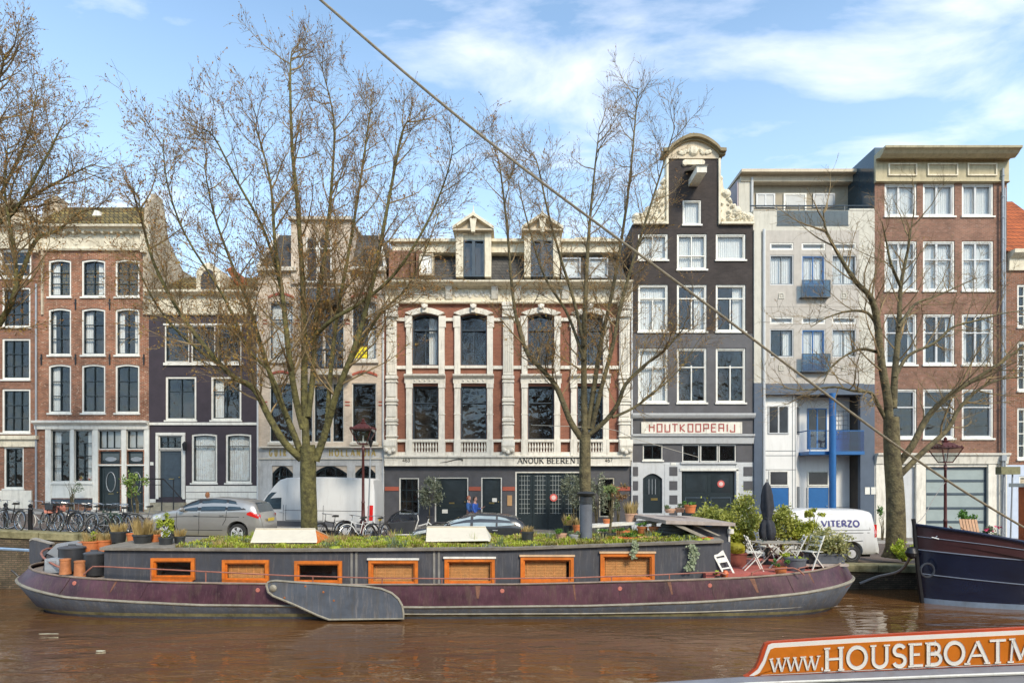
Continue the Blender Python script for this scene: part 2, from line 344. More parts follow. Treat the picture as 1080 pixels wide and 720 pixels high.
def clusters(mb, gap=.022):
    """the pieces of a mesh gathered into assemblies that touch each other"""
    par = list(range(len(mb.v)))
    def find(i):
        while par[i] != i: par[i] = par[par[i]]; i = par[i]
        return i
    for f in mb.f:
        for k in f[1:]: par[find(k)] = find(f[0])
    comp = {}
    for i, f in enumerate(mb.f): comp.setdefault(find(f[0]), []).append(i)
    cs = list(comp.values()); bb = []
    for c in cs:
        P = [mb.v[k] for i in c for k in mb.f[i]]; bb.append([min(p[a] for p in P)-gap for a in range(3)]+[max(p[a] for p in P)+gap for a in range(3)])
    g = list(range(len(cs)))
    def fg(i):
        while g[i] != i: g[i] = g[g[i]]; i = g[i]
        return i
    for i in range(len(cs)):
        for j in range(i):
            a, b = bb[i], bb[j]
            if all(a[k] <= b[k+3] and b[k] <= a[k+3] for k in range(3)): g[fg(i)] = fg(j)
    out = {}
    for i, c in enumerate(cs): out.setdefault(fg(i), []).extend(c)
    res = []
    for faces in out.values():
        m = MB(); idx = {}
        for i in faces:
            f = []
            for k in mb.f[i]:
                if k not in idx: idx[k] = len(m.v); m.v.append(mb.v[k])
                f.append(idx[k])
            m.f.append(tuple(f)); m.m.append(mb.m[i])
        res.append(m)
    return res
class House:
    def __init__(s, name, label, px0, px1, ptop, wallmat, Y=YF, pbot=None, depth=9.5, side=None, roofmat='zinc', holes_extra=()):
        s.p0, s.p1, s.Y = px0, px1, Y; s.x0, s.x1 = FX(px0), FX(px1); s.zt = FZ(ptop); s.zb = min(zg(s.x0), zg(s.x1))-.5; s.k = F/Y
        s.base = thing(name, label, 'house', ((s.x0+s.x1)/2, Y, zg((s.x0+s.x1)/2))); s.op = []; s.wallmat = wallmat; s.depth = depth; s.side = side or wallmat; s.roofmat = roofmat; s.zone = []
        s.trim = {}
        s.rnd = random.Random(int(px0*7+3))
    def T(s, key): return s.trim.setdefault(key, MB())
    def hole(s, a, b, c, d, arch=0, room=1.3): s.op.append((FX(a), FZ(d), FX(c), FZ(b), arch*.05, room))
    def win(s, a, b, c, d, name='window', **kw):
        o = dict(DEF); o.update(kw); s.hole(a, b, c, d, o['arch'])
        x0, z0, x1, z1 = FX(a), FZ(d), FX(c), FZ(b); y = s.Y; A = o['arch']*.05
        mb = MB(); y0 = y+o['dep']*.35
        i = rect_frame(mb, x0+.003, z0+.003, x1-.003, z1-.003, o['fw']*.05, y0, y+o['dep']+.08, 0, A)
        f = o['fw']*.05; a0, b0, a1, b1 = x0+f, z0+f, x1-f, z1-f; sw = o['sw']*.05
        rect_frame(mb, a0, b0, a1, b1, sw, y0+.035, y+o['dep']+.075, 1, A)
        for h in o['hb']:
            z = lerp(b1, b0, h); mb.box(a0+.004, y0+.03, z-sw*.5, a1-.004, y+o['dep']+.07, z+sw*.5, 1)
        for v in o['vb']:
            v, lo, hi, wf = (v, 0, 1, .8) if not isinstance(v, tuple) else v
            x = lerp(a0, a1, v); mb.box(x-sw*wf*.5, y0+.04, lerp(b1, b0, hi)+.004, x+sw*wf*.5, y+o['dep']+.065, lerp(b1, b0, lo)-.004, 1)
        w = mb.build(name, [W_[o['fm']], W_[o['sm']]], s.base)
        p = MB(); yy = y+o['dep']+.03; p.box(a0+.006, yy, b0+.006, a1-.006, yy+.006, b1-.006); p.build('pane', GLASS, w)
        if o['sill']:
            q = MB(); q.box(x0-.05, y-.075, z0-.085, x1+.05, y+.06, z0+.002); q.build('sill', W_[o['fm']], w)
        cu = o['cur']
        if cu:
            q = MB(); yc = y+o['dep']+.16
            def cloth(xa, xb, za, zb):
                n = max(4, int((xb-xa)/.055)); P = [(lerp(xa, xb, t/n), yc+.022*(1 if t % 2 else -1)+s.rnd.uniform(-.006,.006)) for t in range(n+1)]
                for (u, v), (u2, v2) in zip(P, P[1:]): q.poly([(u,v,za),(u2,v2,za),(u2,v2,zb),(u,v,zb)])
            X0, X1, Z0, Z1 = x0+.03, x1-.03, z0+.03, z1-.03; nm = 'curtain'
            if cu == 'full': cloth(X0, X1, Z0, Z1)
            elif cu == 'sides': t = s.rnd.uniform(.18,.3); cloth(X0, lerp(X0,X1,t), Z0, Z1); cloth(lerp(X0,X1,1-t), X1, Z0, Z1)
            elif cu == 'left': cloth(X0, lerp(X0,X1,.34), Z0, Z1)
            elif cu == 'right': cloth(lerp(X0,X1,.62), X1, Z0, Z1)
            elif isinstance(cu, float): q.box(X0, yc-.01, lerp(Z1,Z0,cu), X1, yc+.01, Z1); nm = 'blind'
            q.build(nm, W_['blind' if nm == 'blind' else 'cur'], w)
        return w
    def door(s, a, b, c, d, name='door', mat='dark', panels=2, glass=0, arch=0, frame=None, fw=1.5, knob=True):
        s.hole(a, b, c, d, arch, .25); x0, z0, x1, z1 = FX(a), FZ(d), FX(c), FZ(b); y = s.Y; mb = MB()
        if frame: rect_frame(mb, x0+.002, z0-.3, x1-.002, z1-.002, fw*.05, y+.03, y+.2, 1, arch*.05); x0 += fw*.05; x1 -= fw*.05; z1 -= fw*.05
        mb.box(x0+.003, y+.13, z0+.01, x1-.003, y+.18, z1-.003, 0)
        zz = [z0+.15, z0+(z1-z0)*.42, z1-.12] if panels == 2 else [z0+.15, z1-.12]
        if glass: zz = [z0+.15, z0+(z1-z0)*glass-.07, z0+(z1-z0)*glass+.05, z1-.12]; 
        dd = mb.build(name, [W_[mat], W_[frame or mat]], s.base)
        p = MB(); prs = [(zz[0], zz[1]), (zz[1]+.12, zz[2])] if panels == 2 and not glass else ([(zz[0], zz[1])] if glass else [(zz[0], zz[1])])
        for za, zb in prs: rect_frame(p, x0+.12, za, x1-.12, zb, .05, y+.112, y+.13)
        p.build('panel_moulding', W_[mat], dd)
        if glass:
            g = MB(); g.box(x0+.12, y+.121, zz[2], x1-.12, y+.128, zz[3]); g.build('pane', M('door_glass', (.03,.04,.045), .06, .2, 3, spec=.8), dd)
        if knob:
            k = MB(); k.lathe([(.0,-.05),(.03,-.045),(.035,-.02),(.012,0),(.012,.03)], (x1-.13, y+.10, z0+1.05), 10, 0, 'y'); k.build('handle', M('brass', (.6,.42,.15), .3, .1, 5, metal=1), dd)
            k = MB(); k.box((x0+x1)/2-.14, y+.118, z0+.95, (x0+x1)/2+.14, y+.127, z0+1.02); k.build('letter_slot', M('brass'), dd)
        return dd
    def band(s, key, pa, pb, pc, pd, out=.1, mat=None, name=None):
        """horizontal trim between px pa..pc, rows pb..pd, standing out metres from the wall"""
        k = (s.Y-out)/s.Y; s.T(key).box(FX(pa)*k, s.Y-out, CZ+(FZ(pd)-CZ)*k, FX(pc)*k, s.Y+.03, CZ+(FZ(pb)-CZ)*k); return s
    def cornice(s, key, pa, pc, rows, ends=True):
        """rows: list of (row, projection) from top down; moulded profile run along the facade"""
        mb = s.T(key); zz = lambda r, o: CZ+(FZ(r)-CZ)*(s.Y-o)/s.Y; prof = [(s.Y-o, zz(r, o)) for r, o in rows]; prof = [(s.Y+.03, zz(*rows[0]))]+prof+[(s.Y+.03, zz(*rows[-1]))]
        e = 0
        mb.prism([(FX(pa)-e, y, z) for y, z in prof], (FX(pc)-FX(pa)+2*e, 0, 0))
    def wall(s, name='wall', zones=None, mats=None):
        """front wall as a grid broken by the openings, then reveals, rooms, party walls and back"""
        mb = MB(); zones = zones or []; mats = mats or [s.wallmat]
        def zone(x, z):
            for k, (a, b, c, d) in enumerate(zones):
                if FX(a) <= x <= FX(c) and FZ(d) <= z <= FZ(b): return k+1
            return 0
        xs = {s.x0, s.x1}; zs = {s.zb, s.zt}
        for o in s.op: xs |= {o[0], o[2]}; zs |= {max(o[1], s.zb), o[3]}
        for a, b, c, d in zones: xs |= {max(s.x0, FX(a)), min(s.x1, FX(c))}; zs |= {max(s.zb, FZ(d)), min(s.zt, FZ(b))}
        xs = sorted(x for x in xs if s.x0-1e-6 <= x <= s.x1+1e-6); zs = sorted(z for z in zs if s.zb-1e-6 <= z <= s.zt+1e-6); y = s.Y
        for xa, xb in zip(xs, xs[1:]):
            if xb-xa < 1e-5: continue
            for za, zb in zip(zs, zs[1:]):
                if zb-za < 1e-5: continue
                cx, cz = (xa+xb)/2, (za+zb)/2
                if any(o[0] < cx < o[2] and o[1] < cz < o[3] for o in s.op): continue
                mb.poly([(xa,y,za),(xb,y,za),(xb,y,zb),(xa,y,zb)], zone(cx, cz))
        nm = len(mats)
        for a, b, c, d, arch, room in s.op:
            t = .24; z_ = zone((a+c)/2+.0, d+.02) or zone(a-.01, (b+d)/2)
            for q in ([(a,y,b),(a,y,d),(a,y+t,d),(a,y+t,b)], [(c,y,d),(c,y,b),(c,y+t,b),(c,y+t,d)], [(a,y,d),(c,y,d),(c,y+t,d),(a,y+t,d)], [(c,y,b),(a,y,b),(a,y+t,b),(c,y+t,b)]): mb.poly(q, z_)
            if arch:
                n = 8; P = [(lerp(a,c,k/n), d-arch*(1-math.sin(math.pi*k/n))) for k in range(n+1)]
                for (u, v), (u2, v2) in zip(P, P[1:]):
                    mb.poly([(u,y,v),(u2,y,v2),(u2,y,d),(u,y,d)], z_); mb.poly([(u,y,v),(u2,y,v2),(u2,y+t,v2),(u,y+t,v)], z_)
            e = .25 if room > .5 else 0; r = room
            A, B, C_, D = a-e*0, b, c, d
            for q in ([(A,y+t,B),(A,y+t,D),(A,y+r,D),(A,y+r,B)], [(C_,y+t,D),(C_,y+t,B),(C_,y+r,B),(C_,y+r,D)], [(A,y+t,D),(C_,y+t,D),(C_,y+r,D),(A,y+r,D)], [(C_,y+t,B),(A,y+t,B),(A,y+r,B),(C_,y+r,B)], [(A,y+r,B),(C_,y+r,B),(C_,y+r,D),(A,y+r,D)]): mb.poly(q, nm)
        yb = y+s.depth
        sm = nm+1
        mb.poly([(s.x0,y,s.zb),(s.x0,y,s.zt),(s.x0,yb,s.zt),(s.x0,yb,s.zb)], sm); mb.poly([(s.x1,y,s.zb),(s.x1,yb,s.zb),(s.x1,yb,s.zt),(s.x1,y,s.zt)], sm)
        mb.poly([(s.x0,yb,s.zb),(s.x0,yb,s.zt),(s.x1,yb,s.zt),(s.x1,yb,s.zb)], sm); mb.poly([(s.x0,y,s.zt),(s.x1,y,s.zt),(s.x1,yb,s.zt),(s.x0,yb,s.zt)], nm+2)
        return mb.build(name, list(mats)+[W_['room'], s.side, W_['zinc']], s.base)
    def done(s, names):
        for key, mb in s.trim.items():
            nm, mt, bev = names[key]
            for part in clusters(mb): part.build(nm, mt, s.base, bevel=bev)
def text_on(h, text, pa, pb, pc, pd, mat, font=GL, serif=True, weight=.14, name='lettering', out=.1, gap=.12, parent=None):
    """letters fitted into px pa..pc, rows pb..pd"""
    H = FZ(pb)-FZ(pd); w1 = text_width(text, H, font, 1, gap); asp = 1
    base = text_width(text, H, font, 0, gap); asp = ((FX(pc)-FX(pa))-base)/(w1-base)
    mb, _ = write(text, H, lambda u, v, d: (FX(pa)+u, h.Y-out-d, FZ(pd)+v), weight, font, serif, asp, gap)
    return mb.build(name, mat, parent or h.base)
def tiles(name, col, col2, moss): return BRICK(name, col, col2, moss, w=.24, h=.30, msize=.03, patch=.5)

BR_RED = BRICK('red_brown_brick', (.36,.115,.055), (.19,.062,.034), (.36,.28,.20), pcol=(.60,.44,.32), patch=.55)
BR_ORG = BRICK('orange_brown_brick', (.31,.115,.055), (.19,.075,.04), (.26,.20,.16), pcol=(.36,.25,.19), patch=.4)
BR_TAN = BRICK('tan_brick', (.64,.52,.40), (.54,.43,.33), (.60,.52,.42), patch=.3)
BR_CRIM = BRICK('smooth_red_brick', (.30,.12,.075), (.235,.09,.058), (.30,.18,.13), msize=.006, patch=.2)
BR_DRK = BRICK('dark_umber_brick', (.060,.048,.044), (.044,.036,.034), (.07,.06,.055), msize=.006, patch=.35)
BR_MAU = BRICK('mauve_brick', (.29,.135,.09), (.19,.09,.062), (.27,.19,.14), patch=.4, pcol=(.30,.21,.17))
BR_BLK = M('aubergine_painted_brick', (.040,.028,.036), .6, .2, 2, bump=.3, bscale=18)
SIDE_T = BRICK('pale_party_brick', (.52,.43,.31), (.44,.36,.25), (.5,.44,.35), patch=.45)
GREYP = M('slate_grey_paint', (.078,.076,.083), .6, .2, 2, bump=.2, dirt=.25)
TILE_G = tiles('mossy_roof_tiles', (.24,.18,.06), (.13,.10,.04), (.035,.03,.02)); TILE_R = tiles('orange_roof_tiles', (.50,.13,.04), (.36,.09,.03), (.12,.04,.02))
SLATE = BRICK('slate_shingles', (.10,.095,.09), (.07,.068,.066), (.03,.03,.03), w=.3, h=.2, msize=.012, patch=.4)

# ---- far left house (runs out of the frame)
h = House('brick_house', 'brown brick house at the left edge with white windows and a pale triangular gable', -48, 38, 262, BR_ORG)
for px in (-40, -1):
    k = 0 if px < 0 else 0
for (b, d) in ((263,293),):
    h.win(-2, b, 33, d, vb=(.47,), hb=(.5,), fw=1.8, sm='white', cur=None); h.win(-42, b, -8, d, vb=(.47,), hb=(.5,), sm='white', fw=1.8)
for (b, d, cu) in ((303,345,'full'),(357,400,None),(410,456,None)):
    h.win(2, b, 32, d, hb=(.36,.68), vb=((.33,0,1,.7),(.66,0,1,.7)) , fw=1.8, cur=None); h.win(-36, b, -8, d, fw=1.8, cur='sides')
h.win(4, 471, 25, 515, fw=1.6, hb=(.35,), vb=(.5,)); h.win(-36, 471, -8, 515, fw=1.6)
h.cornice('c', -49, 38, [(232,.5),(236,.48),(239,.34),(243,.22),(247,.12),(262,.1)], False); h.band('c', -48, 459, 37.9, 463, .22); h.band('c', -48, 463, 37.9, 471, .1)
h.band('b', -48, 517, 33, 548, .08); h.wall(mats=[BR_ORG])
g = h.T('g'); g.xz([(FX(-14),FZ(232)),(FX(49)-.05,FZ(232)),(FX(17.5),FZ(213))], YF-.1, YF+.35); 
q = MB(); 
for sx in (-14, 49):
    a = Vector((FX(sx), 0, FZ(233))); b = Vector((FX(17.5), 0, FZ(211.5))); n_ = Vector((0,0,.16))
    q.prism([(a.x,YF-.3,a.z),(b.x,YF-.3,b.z),(b.x,YF-.3,b.z-.18),(a.x,YF-.3,a.z-.18)], (0,.7,0))
q.build('gable_moulding', W_['cream'], h.base)
h.done(dict(c=('cornice', W_['cream'], .01), b=('plinth', W_['stucco'], 0), g=('gable', W_['tanw'], 0)))

# ---- red-brown brick house, three windows wide
h = House('brick_house', 'red brown brick house with nine arched windows, mossy tiled roof and white ground floor', 38, 157, 262, BR_RED, side=SIDE_T)
cu = [['left','right',None],['sides','left','sides'],['left',None,None]]
for r, (b, d) in enumerate(((273.5,313),(325,374.5),(384,435.5))):
    for c, (a, e) in enumerate(((51,75),(86,111),(121.5,147))):
        h.win(a, b, e, d, arch=1.6, fw=1.7, sw=.8, hb=(.34,.66), vb=(.5,), cur=cu[r][c])
def anchor(h, px, py):
    m = h.T('anchor'); m.box(FX(px)-.03, YF-.05, FZ(py)-.28, FX(px)+.03, YF-.005, FZ(py)+.28); m.box(FX(px)-.08, YF-.06, FZ(py)+.05, FX(px)+.08, YF-.052, FZ(py)+.09)
for px in (44, 80, 116, 152):
    anchor(h, px, 321); anchor(h, px, 379)
h.win(53.5, 453, 74, 508, hb=(.25,.5,.75), vb=((.5,.25,1,.7),), fw=1, sw=.7, cur='left', sill=0); h.win(78, 453, 97.5, 508, hb=(.25,.5,.75), vb=((.5,.25,1,.7),), fw=1, sw=.7, cur='right', sill=0)
h.win(103, 453, 128, 474, hb=(), vb=(.33,.66), fw=1, sw=.7, cur=.9, sill=0); h.win(133, 453, 152, 474, hb=(), vb=(.5,), fw=1, sw=.7, cur=.9, sill=0)
for a, c in ((104.5,126.5),(134,151)):
    h.door(a, 475.5, c, 489, 'overlight', glass=.12, panels=1, knob=False); 
    o = MB(); o.lathe([(0,0),(.28,.0),(.30,.012),(0,.02)], (0,0,0), 20, 0, 'y'); q = MB(); q.add(o, Matrix.Translation((FX((a+c)/2), YF+.10, FZ(484))) @ Matrix.Diagonal((1,1,.42,1))); q.build('oval_rosette', W_['zinc'], h.base)
    d_ = h.door(a, 491, c, 540, 'front_door', panels=2, frame='dark', fw=.8)
    q = MB(); pts = [(FX((a+c)/2)+.24*math.sin(t*math.pi/8)*(1 if t <= 8 else 1), YF+.105, FZ(508)+.52*math.cos(t*math.pi/8)) for t in range(17)]; q.tube(pts, .022, 5); q.build('door_ornament', W_['zinc'], d_)
h.cornice('t', 37.5, 157.5, [(443,.34),(445.5,.32),(447,.2),(448.5,.12),(452.5,.1)], False)
for a, c in ((47.5,53.5),(74,78),(97.5,103),(128,133),(152,157)): h.band('t', a, 452.6, c, 546, .06)
h.band('t2', 53.5, 508, 97.5, 525, .03); h.band('t', 53.5, 508.2, 97.5, 510.5, .09); h.band('t', 103, 489.5, 128, 491, .04); h.band('t', 133, 489.5, 152, 491, .04)
h.band('pl', 53.5, 526, 97.5, 531, .05)
h.wall(mats=[BR_RED])
h.cornice('c', 36.5, 158, [(236,.62),(238.5,.60),(241,.42),(244,.34),(246,.14),(260,.12),(262,.16),(264,.12)], False)
for i in range(12): h.T('c').box(FX(42+i*10)-.06, YF-.36, FZ(248.5), FX(42+i*10)+.06, YF-.145, FZ(244.2))
for px in (40, 154): h.T('c').box(FX(px)-.14, YF-.3, FZ(268), FX(px)+.14, YF-.145, FZ(245))
# roof with the ridge near the front, pale brick party gables at its ends
rz = 18.75; prof = [(YF-.45, 17.16), (YF+1.3, rz), (YF+3.8, 15.5), (YF+5.3, 14.3), (YF+9.4, 13.2), (YF+9.4, 12.6), (YF+.35, 12.6), (YF+.35, 17.02), (YF-.45, 17.02)]
q = MB(); q.prism([(FX(46.5), y, z) for y, z in prof], (FX(152)-FX(46.5), 0, 0)); rf = q.build('roof', TILE_G, h.base)
q = MB(); pg = [(YF-.1, 16.9), (YF+.1, rz-.2), (YF+.5, rz+.15), (YF+1.4, rz+.15), (YF+1.9, rz-1.7), (YF+3.7, 15.8), (YF+4.9, 15.0), (YF+9.45, 13.6), (YF+9.45, 12.5), (YF-.1, 12.5)]
q.prism([(FX(152), y, z) for y, z in pg], (.252, 0, 0)); q.build('party_gable', SIDE_T, h.base)
q = MB(); q.prism([(FX(44.5), y, z) for y, z in pg], (.1, 0, 0)); q.build('party_gable', SIDE_T, h.base)
q = MB(); zc_ = FZ(224); q.prism([(FX(90),YF+.35,zc_-.3),(FX(95),YF+.35,zc_+.3),(FX(100),YF+.35,zc_+.22),(FX(105),YF+.35,zc_-.35)], (0,.9,0)); q.build('roof_hatch', W_['white'], rf)
q = MB(); q.box(FX(151.5), YF+.6, rz+.1, FX(157), YF+1.3, rz+.42); q.box(FX(44), YF+.7, rz-.5, FX(50), YF+1.5, rz+.35); q.build('chimney', SIDE_T, rf)
h.done(dict(t=('shopfront_frame', W_['white'], .008), t2=('panel', W_['white'], 0), pl=('plinth', W_['steel'], 0), c=('cornice', W_['cream'], .01), anchor=('wall_anchor', W_['iron'], 0)))

# ---- low dark house
h = House('dark_house', 'low aubergine black house with white cornice and a front door up some steps', 157, 272, 332, BR_BLK)
for a, c in ((173.5,199.5),(201.5,227),(229,254.5)): h.win(a, 343, c, 382, fw=1.2, hb=(.4,) if a > 228 else (), vb=(), sill=0)
h.band('w', 172, 382.2, 256, 385, .1); h.band('w', 172, 341, 256, 342.9, .03); 
h.win(174.5, 397, 207, 443, fw=2, hb=(.33,), vb=(.5,), cur=None); h.win(222.5, 397, 254.5, 443, fw=2, hb=(.33,), vb=(.5,), cur='left')
h.band('w', 157.5, 445.3, 271.5, 448, .07)
h.win(202, 457, 229, 509, fw=1.8, hb=(.24,), vb=(), arch=1, cur='full'); h.win(238, 457, 265, 509, fw=1.8, hb=(.24,), vb=(), arch=1, cur='full')
h.win(167, 459, 192, 473.5, fw=1.2, hb=(.5,), vb=(.33,.66), sill=0); h.door(167, 474, 192, 524, 'front_door', mat='steel', frame='white', fw=1)
for a, c in ((164,166.9),(192.1,195)): h.band('w', a, 457, c, 526, .05)
h.band('w', 164, 456, 195, 458.8, .07)
for i in range(4): h.band('bd', 196, 512+i*7, 271.5, 518.4+i*7, .04); 
h.band('bd', 157.5, 526, 164, 546, .03)
h.wall(mats=[BR_BLK])
h.cornice('c', 156.8, 272.2, [(305,.45),(307.5,.44),(310,.3),(312,.12),(315,.1),(329,.09),(330.5,.13),(332,.1)], False)
q = MB(); q.prism([(FX(158), y, z) for y, z in ((YF+.1, FZ(308)), (YF+3.4, 15.6), (YF+8, 13.6), (YF+8, 12.4), (YF+.1, 12.4))], (FX(262)-FX(158), 0, 0)); q.build('roof', TILE_G, h.base)
q = MB(); q.xz([(FX(203),FZ(307)),(FX(203),FZ(283))]+[(FX(lerp(203,228,k/8)), FZ(283-9*math.sin(math.pi*k/8))) for k in range(1,8)]+[(FX(228),FZ(283)),(FX(228),FZ(307))], YF+.4, YF+3.2); dm = q.build('dormer', W_['cream'], h.base)
q = MB(); q.xz([(FX(208),FZ(303)),(FX(208),FZ(288))]+[(FX(lerp(208,224,k/8)), FZ(288-7*math.sin(math.pi*k/8))) for k in range(1,8)]+[(FX(224),FZ(288)),(FX(224),FZ(303))], YF+.385, YF+.398); q.build('pane', M('dark_pane', (.03,.03,.035), .1, .3, 2), dm)
q = MB(); q.prism([(FX(224),YF+1.6,FZ(273)),(FX(229),YF+1.6,FZ(270)),(FX(262),YF+1.6,FZ(306)),(FX(246),YF+1.6,FZ(306))], (0,3,0)); q.build('orange_tile_slope', TILE_R, h.base)
# steps, railing, door lamp
q = MB()
for i in range(4): q.box(FX(162), YF-1.1+.26*i, zg(-18)-.1, FX(197), YF-.05 if i == 3 else YF-.84+.26*i, zg(-18)+.17*(i+1))
q.build('steps', M('worn_stone', (.30,.27,.2), .8, .25, 3, bump=.2), h.base)
q = MB(); zr = FZ(505)
for px in (152, 184, 196):
    q.box(FX(px)-.02, YF-1.2, zg(-18)-.1, FX(px)+.02, YF-1.16, zr)
q.tube([(FX(149),YF-1.18,zr),(FX(186),YF-1.18,zr),(FX(206),YF-1.18,FZ(527))], .035, 6); q.tube([(FX(152),YF-1.18,zr-.3),(FX(184),YF-1.18,zr-.3)], .016, 6); q.build('hand_rail', W_['iron'], h.base)
q = MB(); c0 = (FX(195)+.1, YF-.22, FZ(471)); q.lathe([(0,.28),(.05,.24),(.14,.14),(.14,.12),(.08,-.2),(.0,-.22)], c0, 6); q.box(c0[0]-.02, YF-.22, c0[2]+.2, c0[0]+.02, YF, c0[2]+.24); q.build('door_lamp', W_['iron'], h.base)
q = MB(); q.box(FX(158.5), YF-.02, FZ(490.5), FX(162), YF-.004, FZ(487)); q.build('house_number_plate', W_['white'], h.base)
h.done(dict(w=('white_trim', W_['white'], 0), bd=('board_plinth', W_['white'], .004), c=('cornice', W_['cream'], .008)))

# ---- tan brick house with marble base
MARB = M('veined_marble', (.50,.49,.47), .45, .22, 1.2, dirt=.5); STONE = M('pale_sandstone', (.60,.55,.46), .75, .12, 3, dirt=.4, bump=.1)
REDST = M('red_glazed_stone', (.38,.09,.05), .5, .1, 4)
h = House('tan_house', 'tan brick house with mansard roof and marble ground floor behind the biggest bare tree', 272, 405, 285, BR_TAN)
for a, c, cu_ in ((284,309,'full'),(371,397,'right')):
    h.win(a, 318, c, 379, fw=.9, sm='steel', hb=(.3,), vb=(), cur=cu_, dep=.16); h.win(a, 404, c, 466, fw=.9, hb=(.4,), vb=(), dep=.16, cur=None)
    m = h.T('red'); P = [(FX(lerp(a-1,c+1,k/10)), FZ(315-4*math.sin(math.pi*k/10))) for k in range(11)]
    for dz in (0, FZ(397)-FZ(315)):
        for (u, v), (u2, v2) in zip(P, P[1:]): m.prism([(u,YF-.05,v+dz),(u2,YF-.05,v2+dz),(u2,YF-.05,v2+dz+.12),(u,YF-.05,v+dz+.12)], (0,.08,0))
    for r in (337, 340.5, 423, 426.5):
        h.band('red', a-7, r, a-2.2, r+1.2, .03); h.band('red', c+2.2, r, c+6.5, r+1.2, .03)
    h.band('st', a-2, 379.2, c+2, 382.5, .14); h.band('st', a-2, 466.2, c+2, 469, .14)
for i, (a, c) in enumerate(((317,329.5),(331,349),(350.5,362.5))): h.win(a, 404, c, 466, fw=.7, hb=(.4,), vb=(), dep=.14, sill=0)
for a, c in ((320,341),(342,363)): h.win(a, 320, c, 388, fw=.8, sm='steel', hb=(.3,), vb=(), sill=0)
h.band('st', 272.5, 470.5, 404.8, 472, .3); h.band('st', 272.5, 482.6, 404.8, 484.2, .12); h.band('mb', 272.5, 472, 404.8, 482.5, .05)
h.band('mb', 272.5, 484.2, 404.8, 491, .05)
for a, c in ((272.5,287),(309,330),(366,374.5),(396,404.8)): h.band('mb', a, 491, c, 560, .05)
for a, c in ((287,309),(330,366),(374.5,396)): h.win(a, 491, c, 545, arch=8, fw=.8, fm='dark', hb=(.2,), vb=(.33,.66), sill=0, dep=.2)
h.band('cor', 271, 281, 312, 285, .3); h.band('cor', 368, 281, 406, 285, .3); h.band('st', 328, 391, 368, 395, .7)
h.wall(mats=[BR_TAN])
# centre bay rising through the eaves, loggia openings
q = MB(); q.box(FX(308), YF-.15, FZ(300), FX(370), YF+3, FZ(234)); b_ = q.build('centre_bay', BR_TAN, h.base)
q = MB(); q.box(FX(306), YF-.35, FZ(234), FX(372), YF+3.1, FZ(231)); q.build('bay_cornice', STONE, b_)
q = MB()
for a, c in ((325,335),(338.5,350)): q.box(FX(a), YF-.17, FZ(298), FX(c), YF-.152, FZ(253)); 
q.build('bay_window', M('dark_pane'), b_)
q = MB()
for a, c in ((324,336),(337.5,351)): rect_frame(q, FX(a), FZ(299), FX(c), FZ(252), .07, YF-.2, YF-.153)
q.box(FX(324), YF-.21, FZ(264.5), FX(351), YF-.172, FZ(263)); q.build('bay_window_frame', W_['white'], b_)
q = MB(); q.prism([(FX(316),YF-.15,FZ(305)),(FX(366),YF-.15,FZ(305)),(FX(356),YF-1,FZ(320)),(FX(326),YF-1,FZ(320))], (0,.0,-.12)); q.build('glass_canopy', W_['steel'], h.base)
q = MB(); q.prism([(FX(270),YF+.1,FZ(281)),(FX(283),YF+1.5,FZ(236)),(FX(397),YF+1.5,FZ(236)),(FX(407),YF+.1,FZ(281))], (0,7,0)); rf = q.build('mansard_roof', SLATE, h.base)
q = MB()
for pts in (((394,236),(406,281)),((283,236),(271,281))):
    (a, b), (c, d) = pts; q.tube([(FX(a),YF+1.4,FZ(b)),(FX(c),YF+.05,FZ(d))], .09, 6)
q.build('roof_flashing', W_['white'], rf)
q = MB(); q.box(FX(328), YF-.7, FZ(391), FX(368), YF-.66, FZ(389.5))
for i in range(15): q.box(FX(328.5+i*2.8)-.012, YF-.69, FZ(391), FX(328.5+i*2.8)+.012, YF-.67, FZ(372))
q.box(FX(328), YF-.7, FZ(373), FX(368), YF-.65, FZ(371)); q.build('balcony_rail', W_['iron'], h.base)
q = MB(); q.box(FX(373.5), YF+.12, FZ(377), FX(386.5), YF+.135, FZ(364.5)); sg = q.build('yellow_poster', M('yellow_print', (.85,.68,.02), .6, .04, 4), h.base)
q = MB(); q.xz([(FX(375),FZ(368)),(FX(379),FZ(369.5)),(FX(375),FZ(371))], YF+.112, YF+.118); q.box(FX(382), YF+.112, FZ(371), FX(383), YF+.118, FZ(368)); q.build('poster_print', W_['ink'], sg)
text_on(h, 'GUIR', 284.5, 473.4, 302, 481.2, W_['lead'], serif=False, weight=.2, out=.05, gap=.35); text_on(h, 'V', 331, 473.4, 337, 481.2, W_['lead'], serif=False, weight=.2, out=.05)
text_on(h, 'HOLLANDIA', 347.5, 473.4, 396, 481.2, W_['lead'], serif=False, weight=.2, out=.05, gap=.3)
h.done(dict(red=('red_band', REDST, 0), st=('stone_band', STONE, .01), mb=('marble_facing', MARB, 0), cor=('cornice', STONE, .01)))
